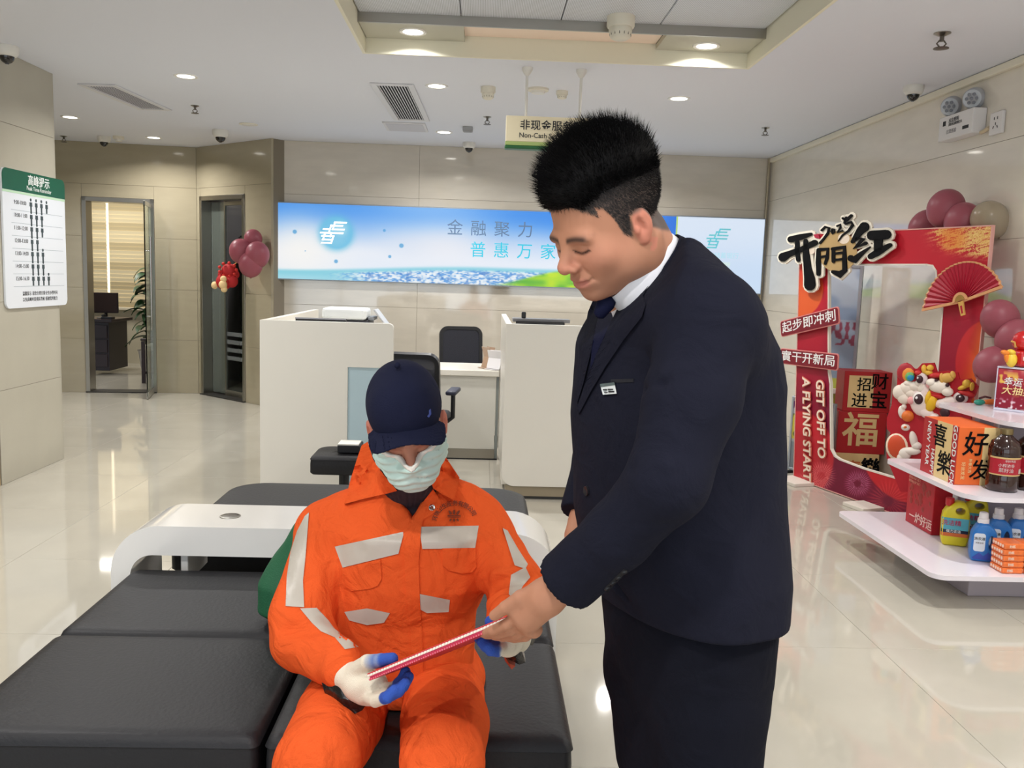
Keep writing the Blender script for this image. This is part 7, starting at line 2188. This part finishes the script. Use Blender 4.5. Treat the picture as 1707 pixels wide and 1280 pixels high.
# trousers
TRO = mat('trouser_navy', (19, 20, 29), .9, spec=.1, bump=.12, bscale=600, wrinkle=.22)
def tr_s(P):
    d = loft(P, [(P2(1140, 1275, YT).z-.06, P2(1142, 1280, YT).x, YT, .17, .085), (P2(1140, 1180, YT).z, P2(1138, 1180, YT).x, YT, .175, .100), (P2(1140, 1100, YT).z, P2(1143, 1100, YT).x, YT, .18, .120), (P2(1140, 1020, YT).z, P2(1143, 1020, YT).x, YT, .185, .128), (P2(1140, 940, YT).z, P2(1140, 940, YT).x, YT, .16, .12)], phi=-(PI/2-PHI), n=2.4)
    for a, b, c in ((hipN, kneeN, ankN), (hipF, kneeF, ankF)):
        d = smin(d, chain(P, [a+Vector((0, 0, -.10)), b, b*.5+c*.5, c+Vector((0, 0, .0))], [.098, .080, .074, .070], .02), .02)
    d = d-.0022*wob(P, 17, .8)-.0009*wob(P, 43, 1.5)
    for pp, dep, wd in ((L2((1046, 1090, 1.36), (1052, 1180, 1.36), (1066, 1290, 1.36)), -.005, .008), (L2((1040, 1050, 1.38), (1044, 1160, 1.37), (1056, 1290, 1.37)), .008, .012), (L2((1190, 1060, 1.4), (1180, 1160, 1.38), (1174, 1280, 1.37)), .004, .014)):
        d = crease(P, d, pp, dep, wd)
    return smax(d, .05-P[:, 2], .004)
own2(skin(tr_s, (axis(.12, .62, .0068), axis(1.28, 1.84, .0075), axis(.04, 1.02, .0075)), 'trousers', TRO, st))
for c in (ankN, ankF):
    own2(skin(lambda P: smin(ell(P, c+Vector((-.06, -.02, -.055)), (.125, .046, .034)), ell(P, c+Vector((.03, 0, -.035)), (.06, .044, .055)), .02), (axis(c.x-.22, c.x+.13, .008), axis(c.y-.10, c.y+.07, .008), axis(.0, .13, .008)), 'shoe', mat('shoe_black', (18, 18, 20), .25), st))

# ================================================================== red folder between the two hands
fa, fb = P2(613, 1128, 1.685), P2(846, 1032, 1.490)
ex = (fb-fa).normalized(); ey = (ray(735, 1080)+Vector((0, .0, -.035))).normalized(); ey = (ey-ex*ey.dot(ex)).normalized(); ez = ex.cross(ey)
fd = bpy.data.objects.new('folder', None); COL.objects.link(fd)
fd.empty_display_size = .05
Mf = Matrix.Identity(4)
for i in range(3): Mf[i][0] = ex[i]; Mf[i][1] = ey[i]; Mf[i][2] = ez[i]; Mf[i][3] = fa[i]
fd.matrix_world = Mf
tag(fd, 'thin red folder with pale beaded edges held between the two people', 'folder')
FL = (fb-fa).length
FRED = mat('folder_red', (190, 40, 62), .4, noise=.12, nscale=60); FPG = mat('folder_pages', (238, 222, 206), .6)
MB().box2((0, 0, -.0085), (FL, .21, -.0045), .001, 1).build('back_cover', FRED, fd)
MB().box2((0, 0, .0035), (FL, .21, .0060), .001, 1).build('front_cover', mat('folder_top', (206, 60, 66), .4), fd)
MB().box2((.003, .002, -.0044), (FL-.003, .205, -.0008)).build('lining', mat('folder_pink', (206, 60, 96), .5), fd)
MB().box2((.002, .001, -.0007), (FL-.002, .206, .0034)).build('pages', FPG, fd)
bd_ = MB()
for k in range(46): bd_.box(((k+.5)*FL/46, -.0006, .0016), (FL/46*.55, .0022, .0042), .0006, 1)
o = bd_.build('beaded_edge', mat('bead_white', (246, 232, 222), .35), fd); o['kind'] = 'stuff'
bd_ = MB()
for k in range(60): bd_.box(((k+.5)*FL/60, -.0006, -.0064), (FL/60*.4, .0016, .0024))
o = bd_.build('stitched_edge', mat('stitch_pink', (226, 120, 140), .5), fd); o['kind'] = 'stuff'

# ================================================================== green bag behind the seated person
bg = thing('bag', 'dark green fabric bag standing on the bench behind the orange jacket', 'bag', P2(470, 1020, 2.55))
def bag_s(P):
    c = P2(500, 960, 2.50)
    d = loft(P, [(.44, c.x+.015, 2.50, .09, .06), (.47, c.x+.0, 2.50, .125, .085), (.55, c.x+.015, 2.50, .130, .09), (.63, c.x+.045, 2.51, .115, .075), (.72, c.x+.075, 2.52, .09, .055), (.77, c.x+.095, 2.52, .06, .035)], n=2.6)
    d = d-.004*wob(P, 30, .6)
    for y in (960, 985, 1005): d = crease(P, d, L2((420, y, 2.40), (470, y-6, 2.40), (500, y+6, 2.42)), .006, .008)
    d = crease(P, d, L2((440, 1030, 2.40), (458, 985, 2.40), (462, 930, 2.40)), .006, .007)
    return d
o = skin(bag_s, (axis(-.80, -.25, .007), axis(2.36, 2.64, .007), axis(.42, .80, .007)), 'bag_body', mat('bag_green', (30, 92, 60), .7, bump=.2, bscale=200), bg)
o.data.transform(Matrix.Translation(-bg.location))
mb = MB(); c = P2(478, 900, 2.50)
mb.tube([Vector((c.x+.06, 2.47, .66)), Vector((c.x+.09, 2.46, .76)), Vector((c.x+.13, 2.46, .78)), Vector((c.x+.16, 2.47, .70))], .008, 8)
o = mb.build('handle', mat('bag_green'), bg, smooth=60); o.data.transform(Matrix.Translation(-bg.location))
